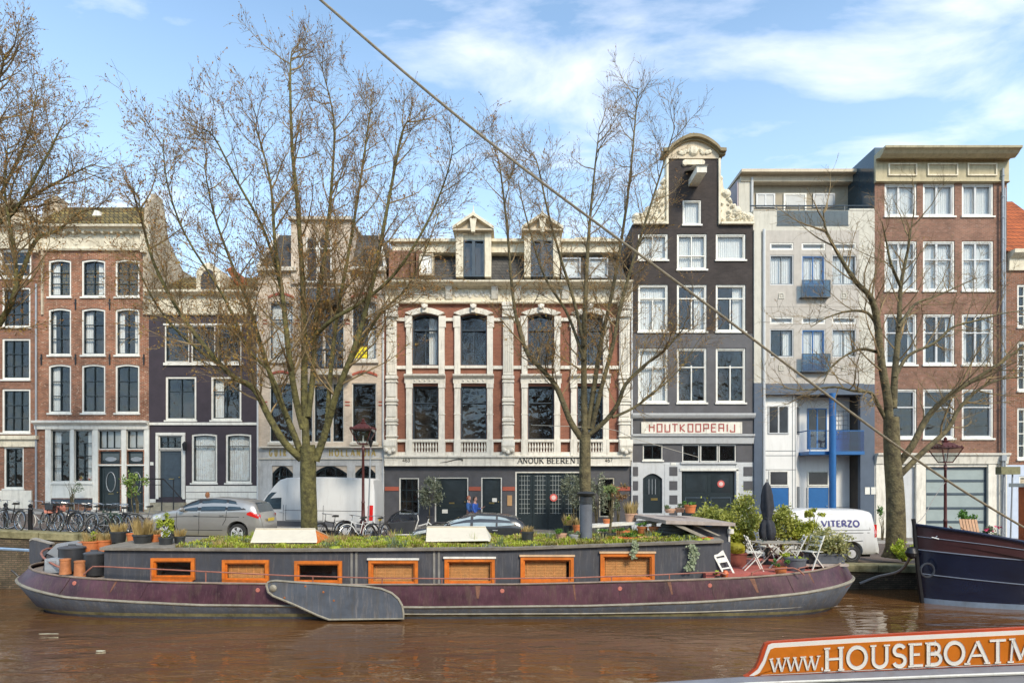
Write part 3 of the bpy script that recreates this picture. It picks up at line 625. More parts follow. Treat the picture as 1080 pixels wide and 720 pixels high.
# ---- ornate red brick house with white stone dressings and dark shopfront
h = House('ornate_house', 'wide red brick house with white carved stone, two pedimented dormers and charcoal shopfront', 405, 665.5, 316, BR_CRIM, side=SIDE_T)
WH = W_['stucco']; CR = W_['cream']
cols = ((435,462),(486,513),(557,584),(609,635.5))
for i, (a, c) in enumerate(cols):
    h.win(a, 331.5, c, 385, arch=2.6, fw=.3, fm='steel', sm='steel', sw=.9, hb=(.3,), vb=((.5,.3,1,.8),), dep=.30, sill=0, cur='right' if i == 0 else None)
    h.win(a, 407, c, 463, fw=.3, fm='steel', sm='steel', sw=.8, hb=(.31,), vb=(), dep=.30, sill=0)
s_ = h.T('s'); s2 = h.T('s2')
for a, c in cols:
    # eared arched surround of the upper window
    for u, v in ((a-6.8, a-.6), (c+.6, c+6.8)):
        h.band('s', u, 333, v, 396, .16)
        h.band('s', u-1.2 if u < a else u, 333, v if u < a else v+1.2, 345, .19)
        h.band('s', u, 404, v, 463, .17); h.band('s2', u-.6, 404, v+.6, 409, .21); h.band('s2', u-.6, 436, v+.6, 437, .19); h.band('s2', u-.6, 463, v+.6, 480, .26)
    n = 10; P = [(FX(lerp(a-7.5, c+7.5, k/n)), FZ(331.3-5.5*math.sin(math.pi*k/n)-.5)) for k in range(n+1)]; Q = [(FX(lerp(a-.4, c+.4, k/n)), FZ(333.8-2.6*math.sin(math.pi*k/n))) for k in range(n+1)]
    for k in range(n): s2.prism([(P[k][0],YF-.23,P[k][1]),(P[k+1][0],YF-.23,P[k+1][1]),(Q[k+1][0],YF-.23,Q[k+1][1]),(Q[k][0],YF-.23,Q[k][1])], (0,.26,0))
    m = (a+c)/2; s2.xz([(FX(m-2.2),FZ(331)),(FX(m-3.4),FZ(322.5)),(FX(m+3.4),FZ(322.5)),(FX(m+2.2),FZ(331))], YF-.34, YF-.235); s2.lathe([(0,-.12),(.12,-.1),(.15,0),(.12,.02)], (FX(m), YF-.36, FZ(325)), 10, 0, 'y')
    h.band('s2', a-.6, 385.2, c+.6, 388, .12); h.band('s', a-7, 396, c+7, 403.8, .14)
    h.cornice('s2', a-8, c+8, [(394,.36),(396,.34),(397.5,.24),(399,.16),(404,.15)])
    # balustrade
    h.band('s2', a-.5, 463, c+.5, 466, .27); h.band('s2', a-.5, 476.5, c+.5, 480, .27)
    for k in range(9):
        x = lerp(a+1.6, c-1.6, k/8); h.T('bal').lathe([(.05,0),(.05,.05),(.03,.1),(.062,.24),(.03,.42),(.05,.47),(.05,.525)], (FX(x), YF-.17, FZ(476.5)), 8, 0, 'z')
    for k in range(5): s_.lathe([(0,-.05),(.055,-.03),(.06,.02)], (FX(lerp(a+3,c-3,k/4)), YF-.16, FZ(401.5)), 7, 0, 'y')
for a, c in ((407.5,418),(530.5,541.5),(653.5,664.5)):
    h.band('s', a, 334, c, 395, .2)
    for k in range(5): h.band('s2', a+1.3+k*(c-a-2.6)/4.6, 337, a+2.1+k*(c-a-2.6)/4.6, 392, .235)
    h.band('s2', a-1.3, 318, c+1.3, 322, .42); h.band('s2', a-.6, 322, c+.6, 330, .3); h.band('s2', a-1, 330, c+1, 333.5, .36)
    for k in range(4): s2.lathe([(0,-.08),(.1,-.06),(.12,.02)], (FX(a+1.4+k*(c-a-2.8)/3), YF-.31, FZ(326)), 8, 0, 'y')
    h.band('s', a-.4, 395.5, c+.4, 480, .22)
    for r in (396, 401.5, 420, 425, 441, 446, 459): h.band('s2', a-1, r, c+1, r+ (3 if r in (396,420,441) else 1.4), .32)
    for k in range(3): h.band('s2', a+.5, 403+k*21, c-.5, 418+k*21, .27)
    # console under each pilaster
    s2.prism([(FX(a-1.4), YF-.02, FZ(464)), (FX(a-1.4), YF-.42, FZ(464)), (FX(a-1.4), YF-.46, FZ(470)), (FX(a-1.4), YF-.3, FZ(479)), (FX(a-1.4), YF-.24, FZ(486)), (FX(a-1.4), YF-.02, FZ(488.5))], (FX(c+1.4)-FX(a-1.4), 0, 0))
    for k in range(3): s2.lathe([(0,-.1),(.1,-.07),(.13,.03)], (FX(a+1.5+k*(c-a-3)/2), YF-.42, FZ(477-abs(k-1)*2)), 8, 0, 'y')
for a, c in ((418,428.2),(469,479),(520,530.5),(541.5,550),(591,602),(642.5,653.5)):
    h.band('s2', a, 335, c, 338.5, .12); h.band('s2', a, 385.5, c, 389, .12); h.band('s2', a, 463, c, 466, .16); h.band('s2', a, 476.5, c, 480, .2)
h.band('fas', 405.5, 480.2, 665, 490, .24); h.band('s2', 405.2, 479.8, 665.3, 482, .34); h.band('s', 405.2, 490, 665.3, 491.3, .28)
# cornice with dentils and carved frieze
h.cornice('cor', 406, 665, [(295,.75),(297,.74),(298.5,.62),(300.5,.5),(302,.3),(303.5,.26),(304.5,.12),(317,.12),(317.8,.24),(319.5,.22),(320,.12)])
for k in range(86): x = 409+k*3; h.T('den').box(FX(x), YF-.40, FZ(303.6), FX(x+1.5), YF-.27, FZ(301.6))
rd = random.Random(3)
for m in (474, 522, 546, 596, 425, 650):
    h.T('den').prism([(FX(m-3.5),YF-.13,FZ(303.8)),(FX(m-3.5),YF-.42,FZ(303.8)),(FX(m-3.5),YF-.34,FZ(309)),(FX(m-3.5),YF-.2,FZ(316)),(FX(m-3.5),YF-.13,FZ(317))], (.35,0,0))
for x0_, x1_ in ((430,468),(480,517),(552,590),(602,645)):
    for k in range(26):
        x = lerp(x0_, x1_, k/25); zz = 310.5+2.2*math.sin(k*1.3)
        h.T('den').lathe([(0,-.05),(rd.uniform(.05,.11),-.03),(rd.uniform(.08,.13),.02)], (FX(x), YF-.13, FZ(zz)), 7, 0, 'y')
# ground floor openings
h.win(421, 503.5, 442, 542, fw=1.2, sm='dark', hb=(.33,.66), vb=(.33,.66), sill=0); 
h.door(458.5, 503, 494, 550, 'glazed_door', glass=.3, panels=1, frame='white', fw=1.2); h.door(507.5, 503, 529.5, 550, 'glazed_door', glass=.3, panels=1, frame='white', fw=1.2)
h.hole(543.5, 497, 612.5, 558, 0, .3); x0, x1, z0, z1 = FX(543.5), FX(612.5), zg(2)-.3, FZ(497); mb = MB()
rect_frame(mb, x0+.002, z0-.2, x1-.002, z1-.002, .07, YF+.02, YF+.22, 1); fr = mb.build('gate_frame', [W_['dark'], W_['white']], h.base)
for k in range(4):
    a = lerp(x0+.08, x1-.08, k/4)+.006; c = lerp(x0+.08, x1-.08, (k+1)/4)-.006; q = MB(); zt = z1-.08; zm = FZ(542)
    q.box(a, YF+.12, z0, c, YF+.17, zm); q.box(a, YF+.12, zm, a+.11, YF+.17, zt); q.box(c-.11, YF+.12, zm, c, YF+.17, zt); q.box(a+.11, YF+.12, zt-.1, c-.11, YF+.17, zt)
    lf = q.build('gate_leaf', W_['dark'], h.base)
    g = MB(); g.box(a+.11, YF+.145, zm, c-.11, YF+.151, zt-.1); g.build('pane', M('door_glass'), lf)
    b = MB(); rows = 9; cn = 3
    for r in range(rows): z = lerp(zm+.05, zt-.15, r/(rows-1)); b.box(a+.112, YF+.128, z-.008, c-.112, YF+.142, z+.008)
    for v in range(1, cn+1): x = lerp(a+.11, c-.11, v/(cn+1)); b.box(x-.008, YF+.130, zm+.002, x+.008, YF+.140, zt-.102)
    b.build('glazing_bars', M('pale_bar', (.35,.38,.37), .5, .1, 4), lf)
    if k < 3: b = MB(); b.box(a+.12, YF+.152, zm+.04, c-.12, YF+.16, zm+.32); b.build('frosted_strip', M('frosted', (.40,.47,.46), .5, .08, 4), lf)
q = MB(); q.lathe([(0,-.02),(.20,-.018),(.20,.0)], (FX(584), YF+.10, FZ(524.5)), 20, 0, 'y'); ns = q.build('no_parking_sign', M('sign_red', (.62,.12,.10), .5, .05, 4), fr)
q = MB(); q.lathe([(0,-.03),(.12,-.028),(.12,-.02)], (FX(584), YF+.10, FZ(524.5)), 16, 0, 'y'); q.build('sign_centre', M('sign_pink', (.75,.55,.50), .5, .05, 4), ns)
h.win(632, 503.5, 648, 545, fw=1.1, fm='cream', hb=(.5,), vb=(), sill=0)
for a, c in ((405.8,420.6),(494.4,507),(530,543),(649,665)): h.band('red', a, 513, c, 517.2, .03)
h.wall(mats=[BR_CRIM, GREYP], zones=[(405,490.5,665.5,620)])
# mansard roof
q = MB(); q.prism([(FX(407), YF+.15, FZ(295.5)), (FX(413), YF+1.1, FZ(262)), (FX(655), YF+1.1, FZ(262)), (FX(663), YF+.15, FZ(295.5))], (0,7,0)); rf = q.build('mansard_roof', SLATE, h.base)
q = MB(); q.box(FX(411), YF+.55, FZ(262), FX(657), YF+8, FZ(252)); q.box(FX(409), YF+.3, FZ(252), FX(659), YF+8.1, FZ(249)); q.build('roof_cornice', CR, rf)
q = MB(); q.box(FX(432.5), YF+.1, FZ(291), FX(436), YF+.9, FZ(262)); 
for a, c in ((407,432),(436,444)): q.box(FX(a+2), YF+.28, FZ(292), FX(c), YF+1, FZ(262))
q.build('brick_roof_wall', BR_ORG, rf)
q = MB(); rect_frame(q, FX(442), FZ(290), FX(457), FZ(267), .09, YF+.02, YF+.5, 0); w_ = q.build('attic_window', W_['tanw'], rf); q = MB(); q.box(FX(443.5), YF+.1, FZ(288.5), FX(455.5), YF+.11, FZ(268.5)); q.build('blind', W_['cur'], w_)
for a, c in ((593.5,611),(622.5,640)):
    q = MB(); rect_frame(q, FX(a-1.5), FZ(293), FX(c+1.5), FZ(271.5), .08, YF, YF+.6, 0); w_ = q.build('attic_window', W_['zinc'], rf); q = MB(); q.box(FX(a), YF+.08, FZ(291.5), FX(c), YF+.09, FZ(273)); q.build('pane', GLASS, w_); q = MB(); q.box(FX(a), YF+.14, FZ(291.5), FX(c), YF+.15, FZ(273)); q.build('curtain', W_['cur'], w_)
for a, c, g0, g1 in ((481,518,489,511),(553,590.5,560,583)):
    q = MB(); yd = YF-.12
    q.box(FX(a), yd, FZ(292.5), FX(g0-.3), YF+2.2, FZ(243)); q.box(FX(g1+.3), yd, FZ(292.5), FX(c), YF+2.2, FZ(243)); q.box(FX(g0-.3), yd+.1, FZ(253), FX(g1+.3), YF+2.2, FZ(243)); q.box(FX(g0-.3), yd+.5, FZ(292.5), FX(g1+.3), YF+2.2, FZ(253))
    d_ = q.build('dormer', CR, rf)
    q = MB(); m = (a+c)/2
    for u, v in ((a-3, -1), (c+3, 1)):
        q.prism([(FX(u),yd-.35,FZ(242)),(FX(m),yd-.35,FZ(227.5)),(FX(m),yd-.35,FZ(231)),(FX(u),yd-.35,FZ(245.2))], (0,2.6,0))
    q.build('pediment_moulding', CR, d_)
    q = MB(); q.xz([(FX(a-2),FZ(244.2)),(FX(c+2),FZ(244.2)),(FX(m),FZ(230.5))], yd-.05, yd+2.0); q.box(FX(a-3), yd-.3, FZ(246), FX(c+3), yd-.06, FZ(244.4)); q.build('pediment', W_['tanw'], d_)
    q = MB(); q.xz([(FX(m-2.5),FZ(243)),(FX(m-3.5),FZ(234)),(FX(m+3.5),FZ(234)),(FX(m+2.5),FZ(243)),(FX(m+2),FZ(248)),(FX(m-2),FZ(248))], yd-.34, yd-.07); q.lathe([(.05,0),(.08,.1),(.03,.2),(.02,.45),(0,.5)], (FX(m), yd-.1, FZ(228)), 8); q.build('carved_ornament', CR, d_)
    q = MB(); rect_frame(q, FX(g0), FZ(292), FX(g1), FZ(253.4), .07, yd+.06, yd+.3, 0); q.box(FX(m)-.08, yd+.07, FZ(291), FX(m)+.08, yd+.25, FZ(254.6)); w_ = q.build('dormer_window', W_['steel'], d_)
    q = MB(); q.box(FX(g0+1), yd+.2, FZ(291), FX(g1-1), yd+.21, FZ(254.4)); q.build('pane', GLASS, w_)
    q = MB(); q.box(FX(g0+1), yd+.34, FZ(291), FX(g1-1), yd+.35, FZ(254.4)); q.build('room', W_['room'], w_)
q = MB(); q.box(FX(612), YF+1.3, FZ(252), FX(640), YF+2.2, FZ(243)); q.box(FX(609), YF+1.2, FZ(243), FX(643), YF+2.3, FZ(240.5)); q.build('chimney', CR, rf)
text_on(h, 'ANOUK', 546, 482.7, 573, 488.9, W_['ink'], weight=.17, out=.243); text_on(h, 'BEERENTS', 576.5, 482.7, 616, 488.9, W_['ink'], weight=.17, out=.243)
text_on(h, '463', 425.5, 483.4, 433, 487.2, W_['ink'], serif=False, weight=.15, out=.243, name='house_number'); text_on(h, '467', 637.5, 483.2, 645, 487.4, W_['ink'], serif=False, weight=.15, out=.243, name='house_number')
q = MB(); P = [(464.5,488),(472,487),(480,484.8),(486,484.2),(488,484.6),(487.8,486.2)]; q.tube([(FX(a), YF-.25, FZ(b)) for a, b in P], [.01,.02,.03,.035,.04,.03], 5); q.build('painted_flourish', W_['ink'], h.base)
q = MB(); q.box(FX(535), YF-.04, FZ(533), FX(540), YF-.004, FZ(522)); q.build('notice_board', M('plywood', (.50,.29,.13), .6, .15, 4), h.base)
for a, b, c, d in ((466,537,472,541),(519,525,524,529)):
    q = MB(); q.box(FX(a), YF+.10, FZ(d), FX(c), YF+.108, FZ(b)); q.build('paper_notice', W_['white'], h.base)
h.done(dict(s=('stone_surround', WH, .012), s2=('stone_moulding', WH, .012), bal=('baluster_row', WH, 0), fas=('fascia', WH, 0), cor=('cornice', CR, .012), den=('carved_frieze', WH, 0), red=('red_band', REDST, 0)))

# ---- tall dark house with bell gable
h = House('gabled_house', 'tall dark brick house with round topped cream gable, carved scrolls and red lettered sign', 666.5, 794.5, 237, BR_DRK, side=BR_DRK)
for r, (b, d) in enumerate(((246.5,274),(300,349.5),(367,424.5))):
    for i, (a, c) in enumerate(((673,704.5),(714,745.5),(755,786.5))):
        if r == 0 and i == 1: b_, d_ = 246.5, 284
        else: b_, d_ = b, d
        h.win(a, b_, c, d_, fm='white', sm='white', fw=1.3, sw=1.1, hb=((.28,) if r == 1 else (.34,) if r == 2 else ((.62,) if i == 1 else ())), vb=(((.5,.3,1,1.1),) if r else ((.5,) if i != 2 else ())), cur=('full' if r == 0 else ('full' if i == 0 else ('right' if r == 1 else None))), dep=.14)
h.hole(678, 499, 698.5, 541, 5.5, .25); h.hole(719, 496.5, 775.5, 560, 0, .25)
h.win(678, 468.5, 699, 485, fw=1, hb=(), vb=(.5,), sill=1); 
for a, c in ((719.5,738),(738.6,757.5),(758,776.5)): h.win(a, 468.5, c, 487, fw=1.1, hb=(), vb=(), sill=0)
h.band('g', 718, 487.2, 778, 489, .1)
h.win(720, 211, 739.5, 236.8, fw=1.1, fm='white', sm='white', hb=(), vb=(), cur='full')  # patched below in the neck
op_neck = h.op.pop()
h.wall(mats=[BR_DRK, GREYP, W_['greyw']], zones=[(666.5,352,794.5,487.3),(666.5,487.3,794.5,620)])
# neck gable (own wall with one opening)
q = MB(); x0, x1, z0, z1 = FX(704.8), FX(757), FZ(237), FZ(168); a, b, c, d = op_neck[:4]; y = YF
for xa, xb, za, zb in ((x0,a,z0,z1),(c,x1,z0,z1),(a,c,d,z1),(a,c,z0,b)): 
    q.poly([(xa,y,za),(xb,y,za),(xb,y,zb),(xa,y,zb)])
for p_ in ([(a,y,b),(a,y,d),(a,y+.3,d),(a,y+.3,b)], [(c,y,d),(c,y,b),(c,y+.3,b),(c,y+.3,d)], [(a,y,d),(c,y,d),(c,y+.3,d),(a,y+.3,d)]): q.poly(p_)
q.box(x0, y+.3, z0, x1, y+.5, z1)
q.build('gable_neck', BR_DRK, h.base)
q = MB(); n = 16
cap = [(FX(lerp(703.5,759,k/n)), FZ(162.5-14.5*math.sin(math.pi*k/n)**.8)) for k in range(n+1)]
q.xz([(FX(704.5),FZ(167.8)),(FX(757.3),FZ(167.8))]+cap[::-1][0:1]+[(p[0]*.985+FX(731)*.015, p[1]-.05) for p in cap[::-1][1:-1]]+cap[0:1], YF-.06, YF+.5)
q.build('gable_pediment', W_['tanw'], h.base)
q = MB(); pr = [(FX(698.5),FZ(163)),(FX(705),FZ(162.5))]+[(FX(lerp(705,757.5,k/n)), FZ(161.5-13.8*math.sin(math.pi*k/n)**.85)) for k in range(n+1)]+[(FX(757.5),FZ(162.5)),(FX(764),FZ(163))]
for (u, v), (u2, v2) in zip(pr, pr[1:]):
    if abs(u-u2) < 1e-4 and abs(v-v2) < 1e-4: continue
    q.prism([(u,YF-.36,v),(u2,YF-.36,v2),(u2,YF-.36,v2+.17),(u,YF-.36,v+.17)], (0,1.0,0)); 
    q.prism([(u,YF-.2,v-.1),(u2,YF-.2,v2-.1),(u2,YF-.2,v2),(u,YF-.2,v)], (0,.25,0))
q.build('gable_coping', M('bronzed_stone', (.22,.17,.09), .7, .25, 4), h.base)
q = MB(); rd = random.Random(11)
for m in range(40):
    t = rd.uniform(-1,1); zz = 163.2-3*abs(math.cos(t*2.4))-rd.uniform(0,4)*(1-abs(t)); q.lathe([(0,-.09),(rd.uniform(.05,.11),-.06),(rd.uniform(.09,.15),.02)], (FX(731+t*17), YF-.07, FZ(zz)), 7, 0, 'y')
q.lathe([(0,-.16),(.2,-.12),(.28,0)], (FX(731), YF-.07, FZ(160)), 12, 0, 'y')
q.box(FX(722), YF-.12, FZ(174.5), FX(740), YF-.005, FZ(169.5))
for sx in (722, 740): q.lathe([(0,-.1),(.14,-.08),(.16,.1)], (FX(sx), YF-.05, FZ(172.5)), 10, 0, 'y')
for sgn, px in ((1, 757.3), (-1, 704.6)):
    # side scrolls: flat curved stone wing filled with carved foliage and fruit
    P = [(0,180),(5,188),(6,197),(10,206),(16,215),(22,224),(29,229),(36,231)]; W = [(FX(px+sgn*u), FZ(v)) for u, v in P]+[(FX(px+sgn*36),FZ(237.5)),(FX(px),FZ(237.5))]
    q.xz(W if sgn > 0 else W[::-1], YF+.02, YF+.34)
    q.box(FX(px), YF-.12, FZ(237), FX(px+sgn*2.2), YF+.36, FZ(168)) if True else 0
    for k in range(75):
        t = rd.random(); u = lerp(1, 36, t**.8); v = interp(u, [(0,182),(5,190),(10,206),(22,224),(36,230)]); vv = lerp(v, 235, rd.random()**1.6)
        q.lathe([(0,-rd.uniform(.08,.2)),(rd.uniform(.05,.1),-.07),(rd.uniform(.08,.2),.03)], (FX(px+sgn*u), YF+.02, FZ(vv)), 6, 0, 'y')
    for u in (9, 20, 33): v = interp(u, [(0,182),(9,204),(20,222),(33,229)]); q.lathe([(0,-.18),(.12,-.16),(.24,-.05),(.25,.2)], (FX(px+sgn*u), YF+.05, FZ(v)), 10, 0, 'y')
    q.box(FX(px+sgn*2.4), YF-.2, FZ(237.5), FX(px+sgn*(37)), YF+.4, FZ(235))
q.build('carved_scrolls', CR, h.base)
# hoisting beam with white hood
q = MB(); q.box(FX(726), YF-1.5, FZ(197), FX(736), YF, FZ(190)); hb_ = q.build('hoist_beam', W_['stucco'], h.base)
q = MB(); q.prism([(FX(725),YF-1.6,FZ(190)),(FX(737),YF-1.6,FZ(190)),(FX(740),YF-.9,FZ(186)),(FX(731),YF-.9,FZ(182.5)),(FX(722),YF-.9,FZ(186))], (0,.9,.25)); q.build('beam_hood', W_['white'], hb_)
# roof behind the gable
q = MB(); q.prism([(FX(669),YF+.45,FZ(237)),(FX(731),YF+.45,FZ(178)),(FX(792),YF+.45,FZ(237))], (0,8.5,0)); q.build('roof', TILE_G, h.base)
h.cornice('g', 666, 795, [(435.5,.3),(437.5,.28),(440,.2),(441.5,.08)]); h.cornice('g', 666, 794, [(457.5,.32),(459.5,.3),(461,.2),(467.5,.12),(468.2,.06)])
h.band('dk', 667, 441.6, 794, 457.4, .02)
q = MB(); q.box(FX(676), YF-.1, FZ(457), FX(782), YF-.022, FZ(445)); sg = q.build('sign_board', W_['stucco'], h.base)
text_on(h, 'HOUTKOOPERIJ', 683.5, 447.0, 775, 455.6, M('sign_brick_red', (.36,.06,.05), .6, .15, 6), font=SQ, serif=False, weight=.135, out=.1, gap=.16, parent=sg)
for a, c, w in ((665.8,673,0),(706,714.5,1),(784.5,794,2)):
    for k in range(4): h.band('q', a, 492+k*15, c, 501.5+k*15, .035)
h.band('g', 701, 489, 719, 560, .02); h.band('g', 776, 489, 784, 560, .02); h.band('w', 776.6, 495, 779, 560, .07); h.band('w', 717, 493.5, 779, 496.3, .07)
h.band('w', 707.5, 487.5, 713, 490.5, .045)
# doors
for (a, b, c, d, nm) in ((678,499,698.5,541,'arched_door'),):
    q = MB(); n = 10; P = [(FX(a)+.01,FZ(548)),(FX(c)-.01,FZ(548))]+[(FX(lerp(c,a,k/n)), FZ(504.5-5.4*math.sin(math.pi*k/n))) for k in range(n+1)]
    q.xz(P, YF+.12, YF+.17); dd = q.build(nm, W_['dark'], h.base)
    q = MB(); q.box(FX(681.5), YF+.108, FZ(521), FX(695), YF+.117, FZ(505)); q.build('pane', M('door_glass'), dd)
    q = MB(); 
    for v in (684.9, 688.3, 691.7): q.box(FX(v)-.015, YF+.095, FZ(521), FX(v)+.015, YF+.107, FZ(505))
    q.build('door_grille', W_['zinc'], dd); q = MB(); q.box(FX(687), YF+.10, FZ(527.5), FX(694), YF+.117, FZ(525)); q.build('letter_slot', M('brass'), dd)
for k in range(2):
    a = lerp(720.5, 774.5, k/2); c = lerp(720.5, 774.5, (k+1)/2)-.3; q = MB(); q.box(FX(a), YF+.12, zg(10)-.2, FX(c), YF+.17, FZ(497)); lf = q.build('coach_door_leaf', W_['dark'], h.base)
    q = MB(); q.box(FX(a+3), YF+.110, FZ(519), FX(c-3), YF+.117, FZ(500)); q.build('pane', M('door_glass'), lf)
    q = MB(); rect_frame(q, FX(a+2.4), FZ(540), FX(c-2.4), FZ(524), .06, YF+.095, YF+.118); q.build('panel_moulding', W_['steel'], lf)
q = MB(); q.lathe([(0,-.02),(.19,-.018),(.19,.0)], (FX(761), YF+.10, FZ(510)), 20, 0, 'y'); ns = q.build('no_parking_sign', M('sign_red'), h.base)
q = MB(); q.lathe([(0,-.03),(.11,-.028),(.11,-.02)], (FX(761), YF+.10, FZ(510)), 16, 0, 'y'); q.build('sign_centre', M('sign_pink'), ns)
h.done(dict(g=('grey_moulding', W_['greyw'], .01), dk=('frieze', GREYP, 0), q=('dark_quoins', GREYP, 0), w=('white_trim', W_['white'], 0)))

# ---- modern concrete house
CONC = M('beige_concrete', (.56,.53,.45), .8, .08, 2, dirt=.35, bump=.1); CONC2 = M('ribbed_concrete', (.47,.43,.38), .85, .08, 3, dirt=.25, bump=.25, bscale=60); PANEL = M('white_panel', (.76,.75,.72), .5, .04, 2, dirt=.15); NAVY = M('slate_blue_panel', (.075,.10,.14), .55, .12, 2)
h = House('modern_house', 'modern pale concrete house with bright blue balcony, blue column and set-back penthouse', 794.5, 922.5, 222, CONC)
for r, (v0, v1, b, d, b2) in enumerate(((256,263.5,269,300.5,300.5),(334,341.5,347,376.5,392))):
    for i, (a, c) in enumerate(((812,837),(845.5,870.5),(877.5,903))):
        h.win(a, v0, c, v1, 'vent_window', fw=1.3, sm='greyw', hb=(), vb=(), cur=.96, sill=0, dep=.06)
        h.win(a, b, c, (300.5 if r == 0 else 392) if i == 1 else (300.5 if r == 0 else 376.5), fm='greyw' if i != 1 else 'greyw', sm='steel' if i != 1 else 'blue', fw=.9, sw=.8 if i != 1 else 1.3, hb=(), vb=(.5,), cur='full' if r == 0 else ('right' if i == 0 else 'full'), sill=0, dep=.07)
h.hole(806, 416, 907.5, 560, 0, 2.4)
h.wall(mats=[CONC, NAVY, NAVY, CONC2], zones=[(808,405,922.5,415.9),(907.5,415.9,922.5,600),(808,243,906,404.5)])
h.op = []
q = MB(); q.box(FX(794.6), YF-.10, FZ(404), FX(802), YF-.002, FZ(243)); q.build('side_strip', CONC, h.base); q = MB(); q.box(FX(794.6), YF-.11, zg(13)-.3, FX(803), YF-.002, FZ(404)); q.build('side_strip', NAVY, h.base)
q = MB(); q.tube([(FX(804.8), YF-.13, FZ(243)),(FX(804.8), YF-.13, zg(13))], .075, 8); q.build('downpipe', W_['greyw'], h.base)
q = MB(); q.box(FX(806.5), YF-.13, FZ(416.3), FX(910), YF+.1-.14, FZ(404.8)); q.build('concrete_beam', NAVY, h.base)
for px, py in ((824,312),(890,312),(824,388),(890,388)):
    q = MB(); rect_frame(q, FX(px-3), FZ(py+3), FX(px+3), FZ(py-3), .05, YF-.03, YF); q.box(FX(px-1), YF-.02, FZ(py+1), FX(px+1), YF, FZ(py-1)); q.build('cast_square', CONC, h.base)
for r in (322.5,):
    q = MB(); q.box(FX(808), YF-.012, FZ(323.3), FX(906), YF-.001, FZ(322.5)); q.build('panel_joint', CONC2, h.base)
# recessed white ground and first floor
yr = YF+.55; k_ = F/yr
q = MB(); q.box(FX(806.2), YF+.25, zg(15)-.2, FX(842), YF+.5, FZ(416.2)); q.prism([(FX(842),YF+.25,zg(15)-.2),(FX(853),YF+1.0,zg(15)-.2),(FX(907),YF+1.0,zg(15)-.2),(FX(907),YF+1.3,zg(15)-.2),(FX(842),YF+1.3,zg(15)-.2)], (0,0,FZ(416.2)-zg(15)+.2)); q.build('recessed_wall', PANEL, h.base)
def flat_window(a, b, c, d, y, fm, glass='dark_pane', bars=(.5,), name='window', fw=.06):
    q = MB(); rect_frame(q, FX(a), FZ(d), FX(c), FZ(b), fw, y-.05, y-.002, 0)
    for v in bars: q.box(lerp(FX(a),FX(c),v)-.04, y-.045, FZ(d)+fw, lerp(FX(a),FX(c),v)+.04, y-.004, FZ(b)-fw)
    w = q.build(name, W_[fm], h.base); q = MB(); q.box(FX(a)+fw*.8, y-.022, FZ(d)+fw*.8, FX(c)-fw*.8, y-.012, FZ(b)-fw*.8); q.build('pane', M(glass), w); return w
flat_window(812, 427, 834, 457, YF+.25, 'greyw'); flat_window(813, 496, 833.5, 512, YF+.25, 'white', bars=())
flat_window(861, 428, 882, 472, YF+1.0, 'blue', bars=(.5,)); flat_window(861, 496, 884, 512, YF+1.0, 'white', bars=()); 
q = MB(); q.prism([(FX(843.8),YF+.355,FZ(457)),(FX(850.5),YF+.81,FZ(457)),(FX(850.5),YF+.81,FZ(428)),(FX(843.8),YF+.355,FZ(428))], (0,-.03,0)); q.build('corner_window', M('dark_pane'), h.base)
q = MB(); q.prism([(FX(844),YF+.37,FZ(548)),(FX(851),YF+.845,FZ(548)),(FX(851),YF+.845,FZ(513)),(FX(844),YF+.37,FZ(513))], (0,-.03,0)); q.build('corner_window', M('door_glass'), h.base)
for a, c, y in ((813,833.5,YF+.25),(861.5,883.5,YF+1.0)):
    q = MB(); q.box(FX(a), y-.05, zg(15)-.1, FX(c), y-.002, FZ(514)); dd = q.build('blue_door', W_['blue'], h.base); q = MB(); rect_frame(q, FX(a-.9), zg(15)-.15, FX(c+.9), FZ(513), .045, y-.08, y-.051); q.build('door_frame', W_['white'], dd); q = MB(); q.lathe([(0,-.06),(.03,-.05),(.02,0)], (FX(c-2), y-.05, FZ(534)), 8, 0, 'y'); q.build('handle', W_['zinc'], dd)
q = MB()
for r in (475, 495, 480):
    q.box(FX(806.3), YF+.238, FZ(r)-.012, FX(841.8), YF+.249, FZ(r)+.012)
for px in (838, 841): q.box(FX(px)-.012, YF+.24, zg(15), FX(px)+.012, YF+.248, FZ(417))
q.build('panel_joint', W_['steel'], h.base)
q = MB()
for i in range(7): q.box(FX(889), YF+.95, FZ(431+i*5)-.01, FX(905), YF+.97, FZ(431+i*5)+.01); 
for i in range(4): q.box(FX(890+i*5)-.01, YF+.972, FZ(462), FX(890+i*5)+.01, YF+.985, FZ(430))
for i in range(5): q.box(FX(887), YF+.95, FZ(535+i*3)-.01, FX(906), YF+.97, FZ(535+i*3)+.01)
q.build('wire_trellis', W_['zinc'], h.base)
q = MB(); q.box(FX(849.5), YF-.40, FZ(479.5), FX(907.3), YF+.98, FZ(476)); bl = q.build('balcony_slab', W_['blue'], h.base)
q = MB(); q.box(FX(876), YF-.38, FZ(476), FX(907), YF-.37, FZ(455)); q.build('balcony_panel', glass_mat('blue_glass', (.10,.28,.60), 1.6, 0), bl)
q = MB(); q.box(FX(850), YF-.40, FZ(455), FX(907), YF-.36, FZ(454.2)); q.box(FX(850), YF-.40, FZ(476), FX(850.8), YF-.36, FZ(455)); q.box(FX(876), YF-.40, FZ(476), FX(876.5), YF-.36, FZ(455)); q.tube([(FX(850.3),YF-.38,FZ(454.3)),(FX(850.3),YF+.9,FZ(454.3))], .03, 6)
q.build('balcony_rail', W_['blue'], bl)
q = MB(); q.box(FX(851.2), YF-.39, FZ(475.8), FX(875.6), YF-.38, FZ(455.2)); q.build('balcony_glass', GLASS, bl)
